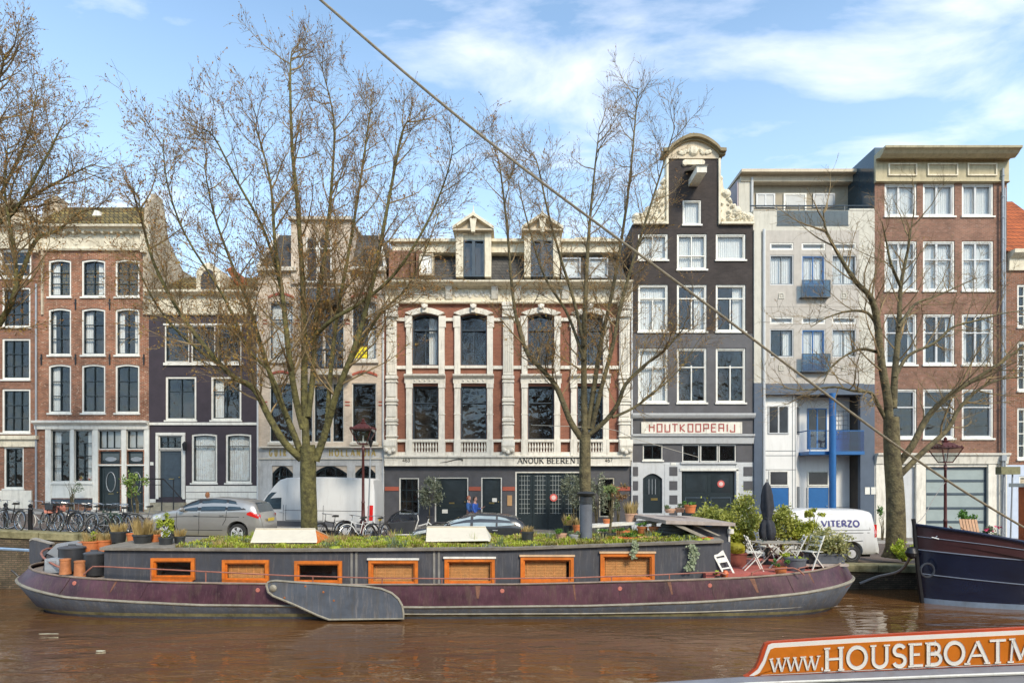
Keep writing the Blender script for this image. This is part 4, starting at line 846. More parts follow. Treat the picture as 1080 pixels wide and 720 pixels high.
q = MB(); q.lathe([(.17,zg(16)-.1),(.17,FZ(416.4))], (FX(871.8), YF-.60, 0), 16); q.build('blue_column', W_['blue'], h.base, smooth=40)
for b in ((297,315),(374,393)):
    q = MB(); a, c = FX(843), FX(873); q.box(a, YF-.3, FZ(b[1]), c, YF-.005, FZ(b[1])+.04); q.box(a, YF-.3, FZ(b[0])-.03, c, YF-.26, FZ(b[0])); q.box(a, YF-.3, FZ(b[1])+.04, a+.03, YF-.26, FZ(b[0])-.03); q.box(c-.03, YF-.3, FZ(b[1])+.04, c, YF-.26, FZ(b[0])-.03)
    br = q.build('french_balcony', W_['steel'], h.base); q = MB(); q.box(a+.03, YF-.285, FZ(b[1])+.04, c-.03, YF-.275, FZ(b[0])-.03); q.build('tinted_glass', glass_mat('blue_tint', (.35,.48,.6), 1.6, 0), br)
# house number plates and terrace
for a, c in ((912,917.5),(918.5,924)): 
    q = MB(); q.box(FX(a), YF-.03, FZ(521), FX(c)-.02, YF-.003, FZ(513.5)); q.build('house_number_plate', W_['white'], h.base)
q = MB(); zt = FZ(222)
q.box(FX(794.6), YF, zt-.02, FX(817.5), YF+.25, FZ(221.6)); q.box(FX(896), YF, zt-.02, FX(922.3), YF+.25, FZ(220)); q.build('parapet', CONC, h.base)
q = MB()
for px in (820, 844, 868, 892): q.box(FX(px)-.02, YF+.1, FZ(222), FX(px)+.02, YF+.14, FZ(215))
q.tube([(FX(792),YF+.12,FZ(216)),(FX(920),YF+.12,FZ(216))], .035, 6); q.tube([(FX(796),YF+.12,FZ(219)),(FX(920),YF+.12,FZ(219))], .02, 6)
tr = q.build('terrace_rail', W_['steel'], h.base)
q = MB(); q.box(FX(819.5), YF-.02, FZ(237), FX(894.5), YF-.004, FZ(222.3)); q.box(FX(819), YF-.03, FZ(238.5), FX(895), YF-.021+.018, FZ(237.1)); q.build('terrace_glass', glass_mat('smoked_glass', (.6,.62,.62), 1.6, 0), tr)
yp = YF+2.6; k2 = F/yp
def PX(px): return (px-540)*yp/F
def PZ(py): return CZ-(py-510)*yp/F
q = MB(); q.box(PX(793), yp, FZ(222), PX(899), yp+6, PZ(196)); ph = q.build('penthouse', M('taupe_render', (.36,.31,.23), .8, .1, 2, dirt=.2), h.base)
q = MB(); q.box(PX(776), yp-.9, PZ(189.5), PX(899), yp+6.4, PZ(186.5)); q.box(PX(778), yp-.5, PZ(196), PX(899), yp+6.2, PZ(189.6)); q.build('penthouse_roof', W_['tanw'], ph)
q = MB(); q.box(PX(776), yp-.45, FZ(222), PX(791), yp+6, PZ(196.1)); q.build('penthouse_pier', CONC, ph)
q = MB(); q.prism([(PX(775.5),yp-.46,FZ(237)),(PX(775.5),yp+5.8,FZ(237)),(PX(775.5),yp+5.8,PZ(192)),(PX(775.5),yp-.46,PZ(194))], (-.06,0,0)); q.build('side_cladding', M('lilac_render', (.42,.35,.36), .7, .1, 2), ph)
q = MB(); q.tube([(PX(789.5),yp-.5,FZ(224)),(PX(789.5),yp-.5,PZ(192))], .08, 8); q.build('downpipe', W_['greyw'], ph)
for a, c, w in ((797,817,'w'),(826,850,'d'),(857,880,'w')):
    q = MB(); rect_frame(q, PX(a), PZ(234 if w == 'd' else 219), PX(c), PZ(204.5), .09, yp-.08, yp-.002); q.box(PX((a+c)/2)-.04, yp-.07, PZ(219), PX((a+c)/2)+.04, yp-.01, PZ(206)) if w == 'w' else 0
    wd = q.build('penthouse_window' if w == 'w' else 'terrace_door', W_['white' if w == 'd' else 'zinc'], ph); q = MB(); q.box(PX(a)+.08, yp-.05, PZ(218.5), PX(c)-.08, yp-.04, PZ(205.8)); q.build('blind', W_['blind'], wd)
h.done({})

# ---- mauve brick house with garage
h = House('brick_house', 'mauve brick house with twelve tall windows, deep cream cornice and a grey garage door', 922.5, 1062, 192, BR_MAU, side=M('dark_blue_cladding', (.03,.055,.075), .12, .25, .6, spec=.7))
for r, (b, d) in enumerate(((193.5,228),(254,306.5),(331,384.5),(410,462))):
    for i, (a, c) in enumerate(((933,967),(973.5,1007),(1014.5,1048))):
        h.win(a, b, c, d, fw=1.7, sm='greyw', sw=1.3, hb=(.36,) if r else (), vb=((.45,0,1,1.6),) if r < 3 else (), cur='full' if r < 2 else ('sides' if r == 2 else None), dep=.12)
q = MB(); q.box(h.x0+.01, YF+.02, FZ(192)-.01, h.x1-.01, YF+9.5, FZ(155.5)); q.build('parapet_body', h.side, h.base); h.hole(976.5, 492, 1042, 575, 0, .3); h.hole(947, 492, 966, 570, 0, .3)
h.wall(mats=[BR_MAU, W_['stucco']], zones=[(922.5,478.5,1062,620)])
h.cornice('c', 922, 1062.5, [(153,1.0),(155.5,.98),(158,.85),(162,.72),(166.5,.5),(167.5,.2),(169,.12),(190,.12),(191,.2),(192.5,.12)])
for a, c in ((935,965),(976,1008),(1018,1049)): 
    q = MB(); rect_frame(q, FX(a), FZ(187), FX(c), FZ(174), .07, YF-.19, YF-.12); q.build('frieze_panel', CR, h.base)
h.cornice('w', 923, 1062, [(477.5,.3),(479.5,.28),(481,.18),(489,.1)]); h.band('w', 966.5, 489.2, 976, 580, .08); h.band('w', 1042.5, 489.2, 1051, 580, .06); h.band('w', 924, 489.2, 946.5, 580, .05)
q = MB(); q.box(FX(976.8), YF+.15, zg(23)-.2, FX(1041.8), YF+.2, FZ(492.3)); gd = q.build('garage_door', M('frosted_panel', (.30,.35,.34), .3, .08, 2), h.base)
q = MB()
for r in (493.5, 506.5, 520.5, 535.5, 550, 564): q.box(FX(977), YF+.12, FZ(r)-.07, FX(1041.6), YF+.149, FZ(r)+.05)
rect_frame(q, FX(976.9), zg(23)-.2, FX(1041.7), FZ(492.4), .07, YF+.1, YF+.118); q.build('garage_door_ribs', W_['steel'], gd)
q = MB(); q.box(FX(947.3), YF+.12, zg(20)-.2, FX(965.7), YF+.17, FZ(492.3)); dd = q.build('side_door', W_['greyw'], h.base); q = MB(); q.box(FX(950), YF+.10, FZ(540), FX(953), YF+.118, FZ(530)); q.build('intercom', W_['steel'], dd)
q = MB(); q.tube([(FX(1054.5),YF-.2,FZ(180)),(FX(1054.5),YF-.2,zg(25.6))], .06, 8); q.tube([(FX(1057.3),YF-.16,FZ(200)),(FX(1057.3),YF-.16,zg(25.6))], .045, 8)
for r in range(170, 560, 22): q.lathe([(.085,0),(.085,.06)], (FX(1054.5),YF-.2,FZ(r+18)), 8)
q.box(FX(1052), YF-.32, FZ(486), FX(1057), YF-.1, FZ(480)); q.build('downpipe', W_['zinc'], h.base)
h.done(dict(c=('cornice', M('straw_stone', (.44,.38,.24), .7, .15, 3, dirt=.6), .012), w=('ground_floor_frame', W_['stucco'], .008)))

# ---- last house on the right
h = House('brick_house', 'orange brown brick house with orange tiled roof at the right edge of the photo', 1062, 1136, 285, BR_ORG)
for b, d in ((300,345),(360,412),(430,484)):
    h.win(1073, b, 1096, d, fw=1.6, sm='white', vb=(.33,.66), hb=(.25,.5,.75)); h.win(1106, b, 1129, d, fw=1.6, sm='white', vb=(.33,.66), hb=(.25,.5,.75))
h.door(1075, 502, 1092, 556, 'front_door', mat='tanw', frame='white'); h.wall(mats=[BR_ORG, M('pale_blue_boards', (.50,.56,.66), .6, .06, 3, dirt=.2)], zones=[(1062,490,1136,620)])
h.cornice('c', 1062.5, 1136, [(262,.5),(266,.48),(270,.3),(273,.15),(285,.12)], False)
q = MB(); q.prism([(FX(1058.5), y, z) for y, z in ((YF-.2,FZ(266)),(YF+4.2,FZ(266)+4.6),(YF+8.6,FZ(266)),)], (FX(1136)-FX(1058.5),0,0)); q.build('roof', TILE_R, h.base)
h.done(dict(c=('cornice', W_['cream'], .01)))
# rain pipes at the joints between the houses
for px, top, bot, mt, own in ((39.5,300,zg(-25),'zinc',0),(272.5,310,zg(-13.4),'greyw',1),(404.5,320,zg(-6.8),'greyw',2),(666,300,zg(6.3),'greyw',3)):
    q = MB(); q.tube([(FX(px),YF-.09,FZ(top)),(FX(px),YF-.09,bot)], .05, 8)
    for k in range(5): q.lathe([(.065,0),(.065,.05)], (FX(px),YF-.09,lerp(bot+.5,FZ(top),k/5)), 8)
    tag(q.build('rain_pipe', W_[mt]), ['grey rain pipe left of the red brown brick house','grey rain pipe right of the low dark house','pale rain pipe left of the wide house with carved stone','pale rain pipe left of the tall gabled house'][own], 'pipe', 'rain pipes between the houses')
# ================================================================= ground, quay and canal
YQ = 21.0
def sheet(name, xs, ys, zf, mat, kind='structure'):
    q = MB()
    for xa, xb in zip(xs, xs[1:]):
        for ya, yb in zip(ys, ys[1:]): q.poly([(xa,ya,zf(xa,ya)),(xb,ya,zf(xb,ya)),(xb,yb,zf(xb,yb)),(xa,yb,zf(xa,yb))])
    return tag(q.build(name, mat), kind=kind)
XS = [-300,-60,-40,-26,-17.5,-10.7,-1,11,20,60,300]
sheet('ground', [-1500,-300,-60,-40,-26,-17.5,-10.7,-1,11,20,60,300,1500], [YQ+.3, 31, 45, 2500], lambda x,y: zg(x)-.03, M('bare_earth', (.12,.10,.07), .95, .25, .5))
COB = BRICK('street_clinkers', (.20,.15,.12), (.14,.11,.10), (.08,.07,.055), rot=True, w=.2, h=.1, msize=.012, patch=.45)
sheet('road', XS, [YQ+.55, 30.2], lambda x,y: zg(x), COB)
PAV = BRICK('pavement_slabs', (.26,.23,.20), (.20,.18,.16), (.10,.09,.07), rot=True, w=.6, h=.3, msize=.012, patch=.35)
q = MB()
for xa, xb in zip(XS, XS[1:]):
    a, b = zg(xa), zg(xb); y0, y1 = 30.2, 32.6
    q.poly([(xa,y0+.15,a+.12),(xb,y0+.15,b+.12),(xb,y1,b+.12),(xa,y1,a+.12)], 0)
    q.poly([(xa,y0,a+.124),(xb,y0,b+.124),(xb,y0+.15,b+.124),(xa,y0+.15,a+.124)], 1); q.poly([(xa,y0,a-.1),(xb,y0,b-.1),(xb,y0,b+.124),(xa,y0,a+.124)], 1)
KERB = M('granite_kerb', (.34,.33,.31), .7, .15, 4)
tag(q.build('pavement', [PAV, KERB]), kind='structure')
# quay wall with mossy coping
MOSSY = M('mossy_coping', (.12,.11,.045), .9, .3, 3, col2=(.27,.24,.13), bump=.3, bscale=20)
QB = BRICK('wet_quay_brick', (.16,.11,.075), (.10,.075,.05), (.07,.065,.04), msize=.014, patch=.6, pcol=(.24,.18,.10))
t = thing('quay_wall', 'old brick canal wall with mossy stone coping, higher at its left end', 'wall', (0, YQ, 0))
q = MB(); qc = MB()
for xa, xb in zip(XS, XS[1:]):
    n = max(1, int((xb-xa)/1.3)) if abs(xa) < 70 and abs(xb) < 70 else 1
    for k in range(n):
        u, v = lerp(xa,xb,k/n), lerp(xa,xb,(k+1)/n); a, b = zg(u), zg(v)
        q.poly([(u,YQ,-2),(v,YQ,-2),(v,YQ,b-.1),(u,YQ,a-.1)])
        g = .012 if n > 1 else 0
        qc.prism([(u+g,YQ-.06,a-.16),(u+g,YQ-.06,a+.05),(u+g,YQ-.02,a+.08),(u+g,YQ+.55,a+.08),(u+g,YQ+.55,a-.16)], (v-u-2*g,0,b-a))
q.build('brick_face', QB, t); qc.build('coping', MOSSY, t)
# near quay, behind the viewer's boat
XN = [-300,-60,60,300]
sheet('near_quay', XN, [-16, -4.5], lambda x,y: 1.3, COB)
q = MB(); q.poly([(-300,-4.5,-2),(-300,-4.5,1.3),(300,-4.5,1.3),(300,-4.5,-2)]); tag(q.build('near_bank', QB), kind='structure')
sheet('far_ground', [-1500,1500], [-2500,-16], lambda x,y: 1.28, M('bare_earth'))
# canal water: brown, small wind ripples
m, nt, out = newmat('canal_water'); L = nt.links.new
b = nt.nodes.new('ShaderNodeBsdfPrincipled'); L(b.outputs[0], out.inputs[0]); b.inputs['Roughness'].default_value = .03; b.inputs['IOR'].default_value = 1.4; b.inputs['Specular IOR Level'].default_value = .9
geo = nt.nodes.new('ShaderNodeNewGeometry')
n0 = nt.nodes.new('ShaderNodeTexNoise'); n0.inputs['Scale'].default_value = .25; n0.inputs['Detail'].default_value = 3; L(geo.outputs['Position'], n0.inputs['Vector'])
rp = nt.nodes.new('ShaderNodeValToRGB'); L(n0.outputs[0], rp.inputs[0]); rp.color_ramp.elements[0].position = .35; rp.color_ramp.elements[1].position = .65
rp.color_ramp.elements[0].color = (.095,.042,.014,1); rp.color_ramp.elements[1].color = (.155,.073,.026,1); L(rp.outputs[0], b.inputs['Base Color'])
mp = nt.nodes.new('ShaderNodeMapping'); mp.inputs['Scale'].default_value = (.5,1.35,1); mp.inputs['Rotation'].default_value = (0,0,R(8)); L(geo.outputs['Position'], mp.inputs[0])
n1 = nt.nodes.new('ShaderNodeTexNoise'); n1.inputs['Scale'].default_value = 1.7; n1.inputs['Detail'].default_value = 3; n1.inputs['Roughness'].default_value = .45; n1.inputs['Distortion'].default_value = .4; L(mp.outputs[0], n1.inputs['Vector'])
n2 = nt.nodes.new('ShaderNodeTexNoise'); n2.inputs['Scale'].default_value = .35; n2.inputs['Detail'].default_value = 2; L(geo.outputs['Position'], n2.inputs['Vector'])
r2 = nt.nodes.new('ShaderNodeMapRange'); L(n2.outputs[0], r2.inputs[0]); r2.inputs[1].default_value = .35; r2.inputs[2].default_value = .65; r2.inputs[3].default_value = .3; r2.inputs[4].default_value = 1
bp = nt.nodes.new('ShaderNodeBump'); bp.inputs['Distance'].default_value = .085; L(r2.outputs[0], bp.inputs['Strength']); n4 = nt.nodes.new('ShaderNodeTexNoise'); n4.inputs['Scale'].default_value = 4.5; n4.inputs['Detail'].default_value = 4; L(mp.outputs[0], n4.inputs['Vector'])
n5 = nt.nodes.new('ShaderNodeTexNoise'); n5.inputs['Scale'].default_value = .8; n5.inputs['Detail'].default_value = 3; L(mp.outputs[0], n5.inputs['Vector'])
r5 = nt.nodes.new('ShaderNodeMapRange'); L(n5.outputs[0], r5.inputs[0]); r5.inputs[1].default_value = .45; r5.inputs[2].default_value = .7; r5.inputs[3].default_value = 0; r5.inputs[4].default_value = .55
m5 = nt.nodes.new('ShaderNodeMath'); m5.operation = 'MULTIPLY_ADD'; L(n4.outputs[0], m5.inputs[0]); L(r5.outputs[0], m5.inputs[1]); L(n1.outputs[0], m5.inputs[2]); L(m5.outputs[0], bp.inputs['Height']); L(bp.outputs[0], b.inputs['Normal'])
sheet('water', [-300,300], [-4.5, YQ+.1], lambda x,y: 0, m)
q = MB(); q.box(-300, -5, -2.1, 300, YQ+.3, -2); tag(q.build('canal_bed', M('bare_earth')), kind='structure')
# floating leaf litter
for k, (px, py, lab) in enumerate(((106,686,'pale scrap floating on the water left of centre'),(52,668,'thin streak of foam floating by the left end of the purple houseboat'))):
    Yd = F*CZ/(py-510); x = (px-540)*Yd/F; q = MB(); r_ = random.Random(k); n = 7; w, d = (.11,.05) if k == 0 else (.3,.02)
    q.prism([(x+w*math.cos(a*6.283/n)*r_.uniform(.7,1.1), Yd+d*math.sin(a*6.283/n)*r_.uniform(.7,1.1), .001) for a in range(n)], (0,0,.005)); tag(q.build('floating_litter', M('pale_scrap', (.6,.6,.45), .6, .2, 9)), lab, 'litter')

# ================================================================= bare trees
BARK = M('mossy_bark', (.045,.040,.018), .9, .45, 5, col2=(.13,.115,.038), bump=1, bscale=13, bdist=.05, streak=.8, scol=(.035,.028,.015), sx_=9)
BARK2 = M('grey_brown_bark', (.07,.055,.03), .9, .45, 4, col2=(.14,.115,.055), bump=1, bscale=13, bdist=.05, streak=.8, scol=(.04,.03,.02), sx_=9)
TWIG = M('twig_bark', (.13,.095,.05), .85, .35, 2, col2=(.27,.19,.09))
BUD = LEAF('bud_brown', (.19,.09,.03), (.52,.27,.07), 1.2, .6, .3); BUDG = LEAF('catkin_yellow', (.35,.17,.03), (.55,.40,.06), 1.5, .6, .35)
def grow(start, d, length, r0, rnd, segs=5, up=.12, wob=.16, flat=1):
    pts = [start.copy()]; d = d.normalized()
    for i in range(segs):
        d = (d+Vector((rnd.gauss(0,wob), rnd.gauss(0,wob)*flat, rnd.gauss(0,wob*.6)+up))).normalized(); pts.append(pts[-1]+d*(length/segs))
    return pts
def along(pts, t):
    n = len(pts)-1; f = min(n-1e-6, t*n); i = int(f); return pts[i].lerp(pts[i+1], f-i), (pts[i+1]-pts[i]).normalized()
def spline(P, k=4):
    out = []
    for i in range(len(P)-1):
        p0 = P[max(i-1,0)]; p1 = P[i]; p2 = P[i+1]; p3 = P[min(i+2,len(P)-1)]
        for j in range(k):
            t = j/k; out.append(.5*((2*p1)+(p2-p0)*t+(2*p0-5*p1+4*p2-p3)*t*t+(3*p1-p0-3*p2+p3)*t**3))
    out.append(P[-1]); return out
def tree(name, label, Y, trunk, tr_r, limbs, seed, dens=1, bark=BARK, buds=.5, budsize=.035, twig=1.0, yellow=.25, l1=2.1, group='bare trees along the far quay', cat='tree'):
    limbs = [(r_, d_, [(px, py if py > 330 else py+(330-py)*.075) for px, py in P_]) for r_, d_, P_ in limbs]
    rnd = random.Random(seed); T = MB(); B = MB(); W = MB(); U = MB()
    P = spline([at(px, py, Y) for px, py in trunk], 4); n = len(P)
    rr = [lerp(tr_r[0], tr_r[1], i/(n-1)) for i in range(n)]; rr[0] *= 1.35; rr[1] *= 1.15
    base = P[0]; t = thing(name, label, cat, base, group)
    T.tube(P, rr, 14)
    for li, (r0, dy, pts) in enumerate(limbs):
        m = len(pts); Q = []
        for i, (px, py) in enumerate(pts):
            Q.append(at(px, py, Y+dy*i/(m-1)+ (0 if i == 0 else rnd.uniform(-.15,.15))))
        Q = spline(Q, 4); k = len(Q); total = sum((a-b_).length for a, b_ in zip(Q, Q[1:]))
        rad = [max(.012, r0*(1-i/(k-1))**.8+.010) for i in range(k)]
        T.tube(Q, rad, 9 if r0 > .09 else 6)
        nb = int(total*3.9*dens)
        for b_i in range(nb):
            tt = lerp(.22, 1, ((b_i+rnd.random())/nb)); p, d = along(Q, tt)
            ax = d.orthogonal(); ax = Matrix.Rotation(rnd.uniform(0,6.283), 3, d) @ ax; ax.y *= .85
            ang = R(rnd.uniform(28, 68)); bd = (d*math.cos(ang)+ax.normalized()*math.sin(ang)).normalized()
            L1 = l1*rnd.uniform(.35, 1.45)*(1.15-.5*tt); rb = min(r0*.5*(1-tt*.6), .012+.010*L1)
            bp_ = grow(p, bd, L1, rb, rnd, 6, .10, .12); kk = len(bp_); B.tube(bp_, [max(.005, rb*(1-i/(kk-1)*.85)) for i in range(kk)], 4, 0, False)
            n2 = int(L1*11.5*dens*twig+1)
            for c in range(n2):
                t2 = rnd.uniform(.15,1); p2, d2 = along(bp_, t2); a2 = Matrix.Rotation(rnd.uniform(0,6.283), 3, d2) @ d2.orthogonal(); an = R(rnd.uniform(25,60))
                L2 = rnd.uniform(.35,1.1)*(1.1-.4*t2); tp = grow(p2, d2*math.cos(an)+a2.normalized()*math.sin(an), L2, .006, rnd, 4, .06, .15); kk = len(tp)
                W.tube(tp, [max(.0028, .0062*(1-i/(kk-1)*.7)) for i in range(kk)], 3, 0, False)
                for c3 in range(rnd.choice((1,2,2,3))):
                    p3, d3 = along(tp, rnd.uniform(.2,1)); a3 = Matrix.Rotation(rnd.uniform(0,6.283), 3, d3) @ d3.orthogonal(); L3 = rnd.uniform(.15,.45)
                    e = p3+(d3*.7+a3.normalized()*.6+Vector((0,0,.15))).normalized()*L3; mid = p3.lerp(e,.5)+Vector((rnd.gauss(0,.02),rnd.gauss(0,.02),.02))
                    W.tube([p3, mid, e], [.0045,.0038,.0026], 3, 0, False)
                    if rnd.random() < buds:
                        yl = 1 if rnd.random() < yellow*(1.6 if p3.z < 9 else .5) else 0
                        for c4 in range(rnd.choice((2,3,4,5))):
                            b0 = p3.lerp(e, rnd.uniform(.2,1.05)); s = budsize*rnd.uniform(.5,1.3); dd = Vector((rnd.gauss(0,1),rnd.gauss(0,1),rnd.gauss(0,1)+.3)).normalized(); ee = dd.orthogonal().normalized()
                            U.poly([b0-dd*s, b0+ee*s*.45, b0+dd*s, b0-ee*s*.45], yl)
    tk = T.build('trunk', bark, t, smooth=60); cr = B.build('crown', TWIG, t); W.build('twigs', TWIG, cr); 
    if U.f: U.build('buds', [BUD, BUDG], cr)
    return t
T2 = [(.13, -1.5, [(318,484),(300,466),(284,440),(268,410),(246,397),(222,372),(190,330),(163,275),(150,225),(146,195)]),
      (.11, 1.2, [(317,476),(303,440),(291,412),(277,370),(262,320),(243,270),(225,215),(215,160)]),
      (.12, -.8, [(320,452),(312,420),(305,375),(298,310),(290,250),(285,180),(268,110)]),
      (.13, .6, [(323,470),(321,420),(321,360),(319,290),(314,210),(308,140),(306,60),(308,30)]),
      (.10, 1.6, [(325,440),(330,395),(334,330),(343,260),(350,180),(352,110),(338,45)]),
      (.13, -1.2, [(333,486),(345,450),(355,415),(372,372),(385,330),(398,270),(412,190),(424,125),(432,110)]),
      (.09, 1.0, [(345,445),(349,390),(356,330),(368,260),(380,180),(388,120),(392,90)]),
      (.07, -2.0, [(334,352),(352,336),(378,320),(408,295),(432,262),(456,215),(472,170),(478,140)]),
      (.06, 1.5, [(268,410),(235,388),(190,352),(165,320),(150,290),(141,262)]),
      (.06, -2.2, [(303,440),(286,395),(262,368),(235,310),(195,240),(176,180),(172,130)]),
      (.06, 2.2, [(355,415),(375,372),(402,330),(430,300),(452,250),(467,200)]),
      (.055, -1.4, [(298,310),(280,240),(250,180),(226,130),(212,120)])]
tree('bare_tree', 'largest bare tree, mossy forked trunk and wide fan of brown twigs', 22.0, [(326,567),(326,540),(325,510),(325,480),(324,470)], (.285,.27), T2, 21, dens=.88, buds=.9, budsize=.036)
T3 = [(.11, -1.0, [(613,462),(602,445),(594,425),(585,405),(570,388),(556,372),(545,338),(539,290),(535,235),(528,170),(524,150)]),
      (.12, .5, [(617,458),(616,415),(616,360),(618,300),(621,240),(626,180),(632,120)]),
      (.09, 1.2, [(620,452),(627,405),(634,360),(645,310),(655,250),(664,180),(670,110),(673,72)]),
      (.08, -1.2, [(624,452),(634,410),(646,365),(655,320),(668,270),(684,215),(700,160),(712,118)]),
      (.085, -1.8, [(622,458),(640,442),(652,425),(660,405),(680,385),(700,370),(716,352),(722,345)]),
      (.05, 1.2, [(646,440),(668,430),(692,412),(716,390),(736,360)]),
      (.055, -1.0, [(616,365),(605,315),(592,270),(578,215),(568,165),(563,150)]),
      (.05, 1.8, [(616,380),(598,330),(575,290),(560,240),(550,200),(548,185)])]
tree('bare_tree', 'slim bare tree growing in front of the red brick house with white stone', 22.2, [(618,574),(618,545),(617,500),(617,470),(617,458)], (.215,.20), T3, 33, dens=.85, bark=BARK2, buds=.8, budsize=.034, l1=1.75)
T4 = [(.15, -.8, [(938,452),(936,420),(930,385),(925,340),(918,312),(903,295),(888,270),(872,238),(868,212)]),
      (.12, .8, [(942,430),(944,390),(948,345),(950,300),(958,255),(962,225)]),
      (.12, -1.2, [(948,488),(962,470),(978,440),(1000,418),(1028,400),(1052,385),(1085,362),(1120,352)]),
      (.10, 1.4, [(950,500),(975,475),(1000,452),(1012,430),(1036,408),(1066,398),(1110,400)]),
      (.07, -1.6, [(936,445),(925,425),(918,414),(900,412),(880,408),(850,411),(824,409)]),
      (.06, 1.6, [(944,398),(958,375),(985,362),(1005,345),(1030,338),(1060,330),(1100,325)]),
      (.05, -1.4, [(928,372),(908,368),(890,376),(876,388),(868,405)]),
      (.05, 1.2, [(948,345),(965,320),(985,312),(1010,300),(1030,290)]),
      (.05, -1.2, [(925,345),(915,330),(895,328),(872,335),(855,345)]),
      (.05, -.8, [(950,300),(940,275),(935,250),(930,225)])]
tree('bare_tree', 'sparse bare tree with thick crooked limbs, beside the parked van with lettering', 22.3, [(944,588),(945,560),(944,520),(941,480),(940,440)], (.34,.25), T4, 44, dens=.75, bark=BARK2, buds=.3, budsize=.03, twig=.6, yellow=.3, l1=2.1)
T1 = [(.12, -.5, [(-58,440),(-30,380),(0,340),(14,312),(17,285),(12,240),(5,190),(8,140)]),
      (.12, 1.0, [(-60,430),(-50,360),(-30,290),(-8,230),(30,200),(62,180),(98,160)]),
      (.12, -1.2, [(-62,420),(-60,340),(-52,250),(-35,170),(-15,110),(0,60),(5,35)]),
      (.07, .8, [(14,312),(28,270),(40,245),(62,235),(85,215),(105,212)]),
      (.07, 1.4, [(-30,290),(-15,230),(10,175),(30,125),(40,70)]),
      (.07, -.5, [(-8,230),(15,215),(50,150),(68,110)]),
      (.08, 0, [(-66,420),(-90,330),(-110,240),(-120,150)])]
tree('bare_tree', 'bare tree rooted outside the left edge, its brown branches over the red brown houses', 22.0, [(-62,575),(-62,530),(-61,480),(-60,430)], (.30,.24), T1, 55, dens=.9, buds=.9, budsize=.036, l1=2.0)
# ================================================================= the purple houseboat
PURP = M('plum_hull_paint', (.045,.014,.024), .42, .35, 1.5, col2=(.082,.030,.044), dirt=.6, bump=.12, bscale=6, streak=.4, sx_=9, scol=(.27,.18,.18))
HGREY = M('blue_grey_hull_paint', (.085,.10,.125), .5, .3, 2, dirt=.8, bump=.12, bscale=6, streak=.45)
RUST = M('rust_orange', (.30,.10,.03), .8, .4, 5); RUBM = M('worn_rub_rail', (.27,.25,.20), .6, .25, 4, dirt=.7)
SCUM = M('waterline_slime', (.16,.15,.06), .85, .5, 4, col2=(.22,.20,.10)); REDDK = M('red_deck', (.42,.11,.09), .7, .2, 3, dirt=.4)
CABG = M('charcoal_cabin_paint', (.058,.062,.075), .5, .2, 2, dirt=.35, streak=.25); RAIL = M('rusty_rail_paint', (.30,.12,.085), .6, .3, 6); ORW = M('orange_varnished_frame', (.60,.16,.02), .45, .25, 5, dirt=.35, streak=.3, scol=(.30,.10,.03), sx_=7)
GUNW = M('gunwale_tan', (.24,.185,.145), .7, .3, 5, dirt=.5); SLAT = M('bamboo_blind', (.78,.37,.13), .7, .2, 12); ROOFM = M('bitumen_roof', (.20,.18,.15), .9, .3, 3, dirt=.4)
YC, HB = 18.4, 2.2
def plan(u, p=6.5, q=2.15): return max(0, 1-abs(u)**p)**(1/q)
def lvl(k, u, side):
    X0, X1, zf, bk = [(-13.3, 9.0, [(-1,-.5),(1,-.5)], .80), (-13.7, 9.4, [(-1,.07),(1,.07)], .93), (-13.9, 9.6, [(-1,.16),(1,.16)], .95), (-14.42, 10.02, [(-1,.86),(-.8,.52),(-.5,.36),(0,.30),(.35,.34),(.6,.44),(.82,.62),(1,.86)], 1.0),
        (-14.38, 9.98, [(-1,.94),(-.8,.60),(-.5,.44),(0,.38),(.35,.42),(.6,.52),(.82,.70),(1,.94)], 1.0), (-14.05, 9.72, [(-1,1.24),(-.85,1.10),(-.6,.98),(-.2,.92),(.2,.93),(.5,1.02),(.72,1.10),(.88,1.22),(.96,1.34),(1,1.46)], .965)][k]
    x = lerp(X0, X1, (u+1)/2); return Vector((x, YC-side*HB*bk*plan(u), interp(u, zf)))
US = [math.sin(math.pi/2*t/30)*1.0 if 0 else math.copysign(1-(1-abs(t)/30)**1.9, t) for t in range(-30, 31)]
HBt = thing('houseboat', 'long plum and grey steel houseboat with orange framed windows and a garden on its roof', 'houseboat', (-2.2, YC, 0))
q = MB(); K = 6
rings = []
for u in US:
    near = [lvl(k, u, 1) for k in range(K)]; far = [lvl(k, u, -1) for k in range(K)]; rings.append(near[::-1]+far)
q.loft(rings, closed=False, cap=False, matf=lambda a, k: (0,2,1,3,1)[k] if k < 5 else (1 if k == 5 else (1,3,1,2,0)[k-6]) )
hull = q.build('hull', [PURP, HGREY, RUBM, SCUM], HBt, smooth=50)
for nm, k, r, mt in (('rub_rail', 3, .032, RUBM), ('gunwale', 5, .032, GUNW)):
    q = MB(); P = [lvl(k, u, 1)+Vector((0,0,.04 if k == 3 else .01)) for u in US]+[lvl(k, u, -1)+Vector((0,0,.04 if k == 3 else .01)) for u in US[::-1]]
    q.tube(P, r, 6); q.build(nm, mt, hull, smooth=60)
q = MB()
for sd_ in (1,):
    for a, b in zip([u for u in US if -.45 < u < .55], [u for u in US if -.45 < u < .55][1:]): pass
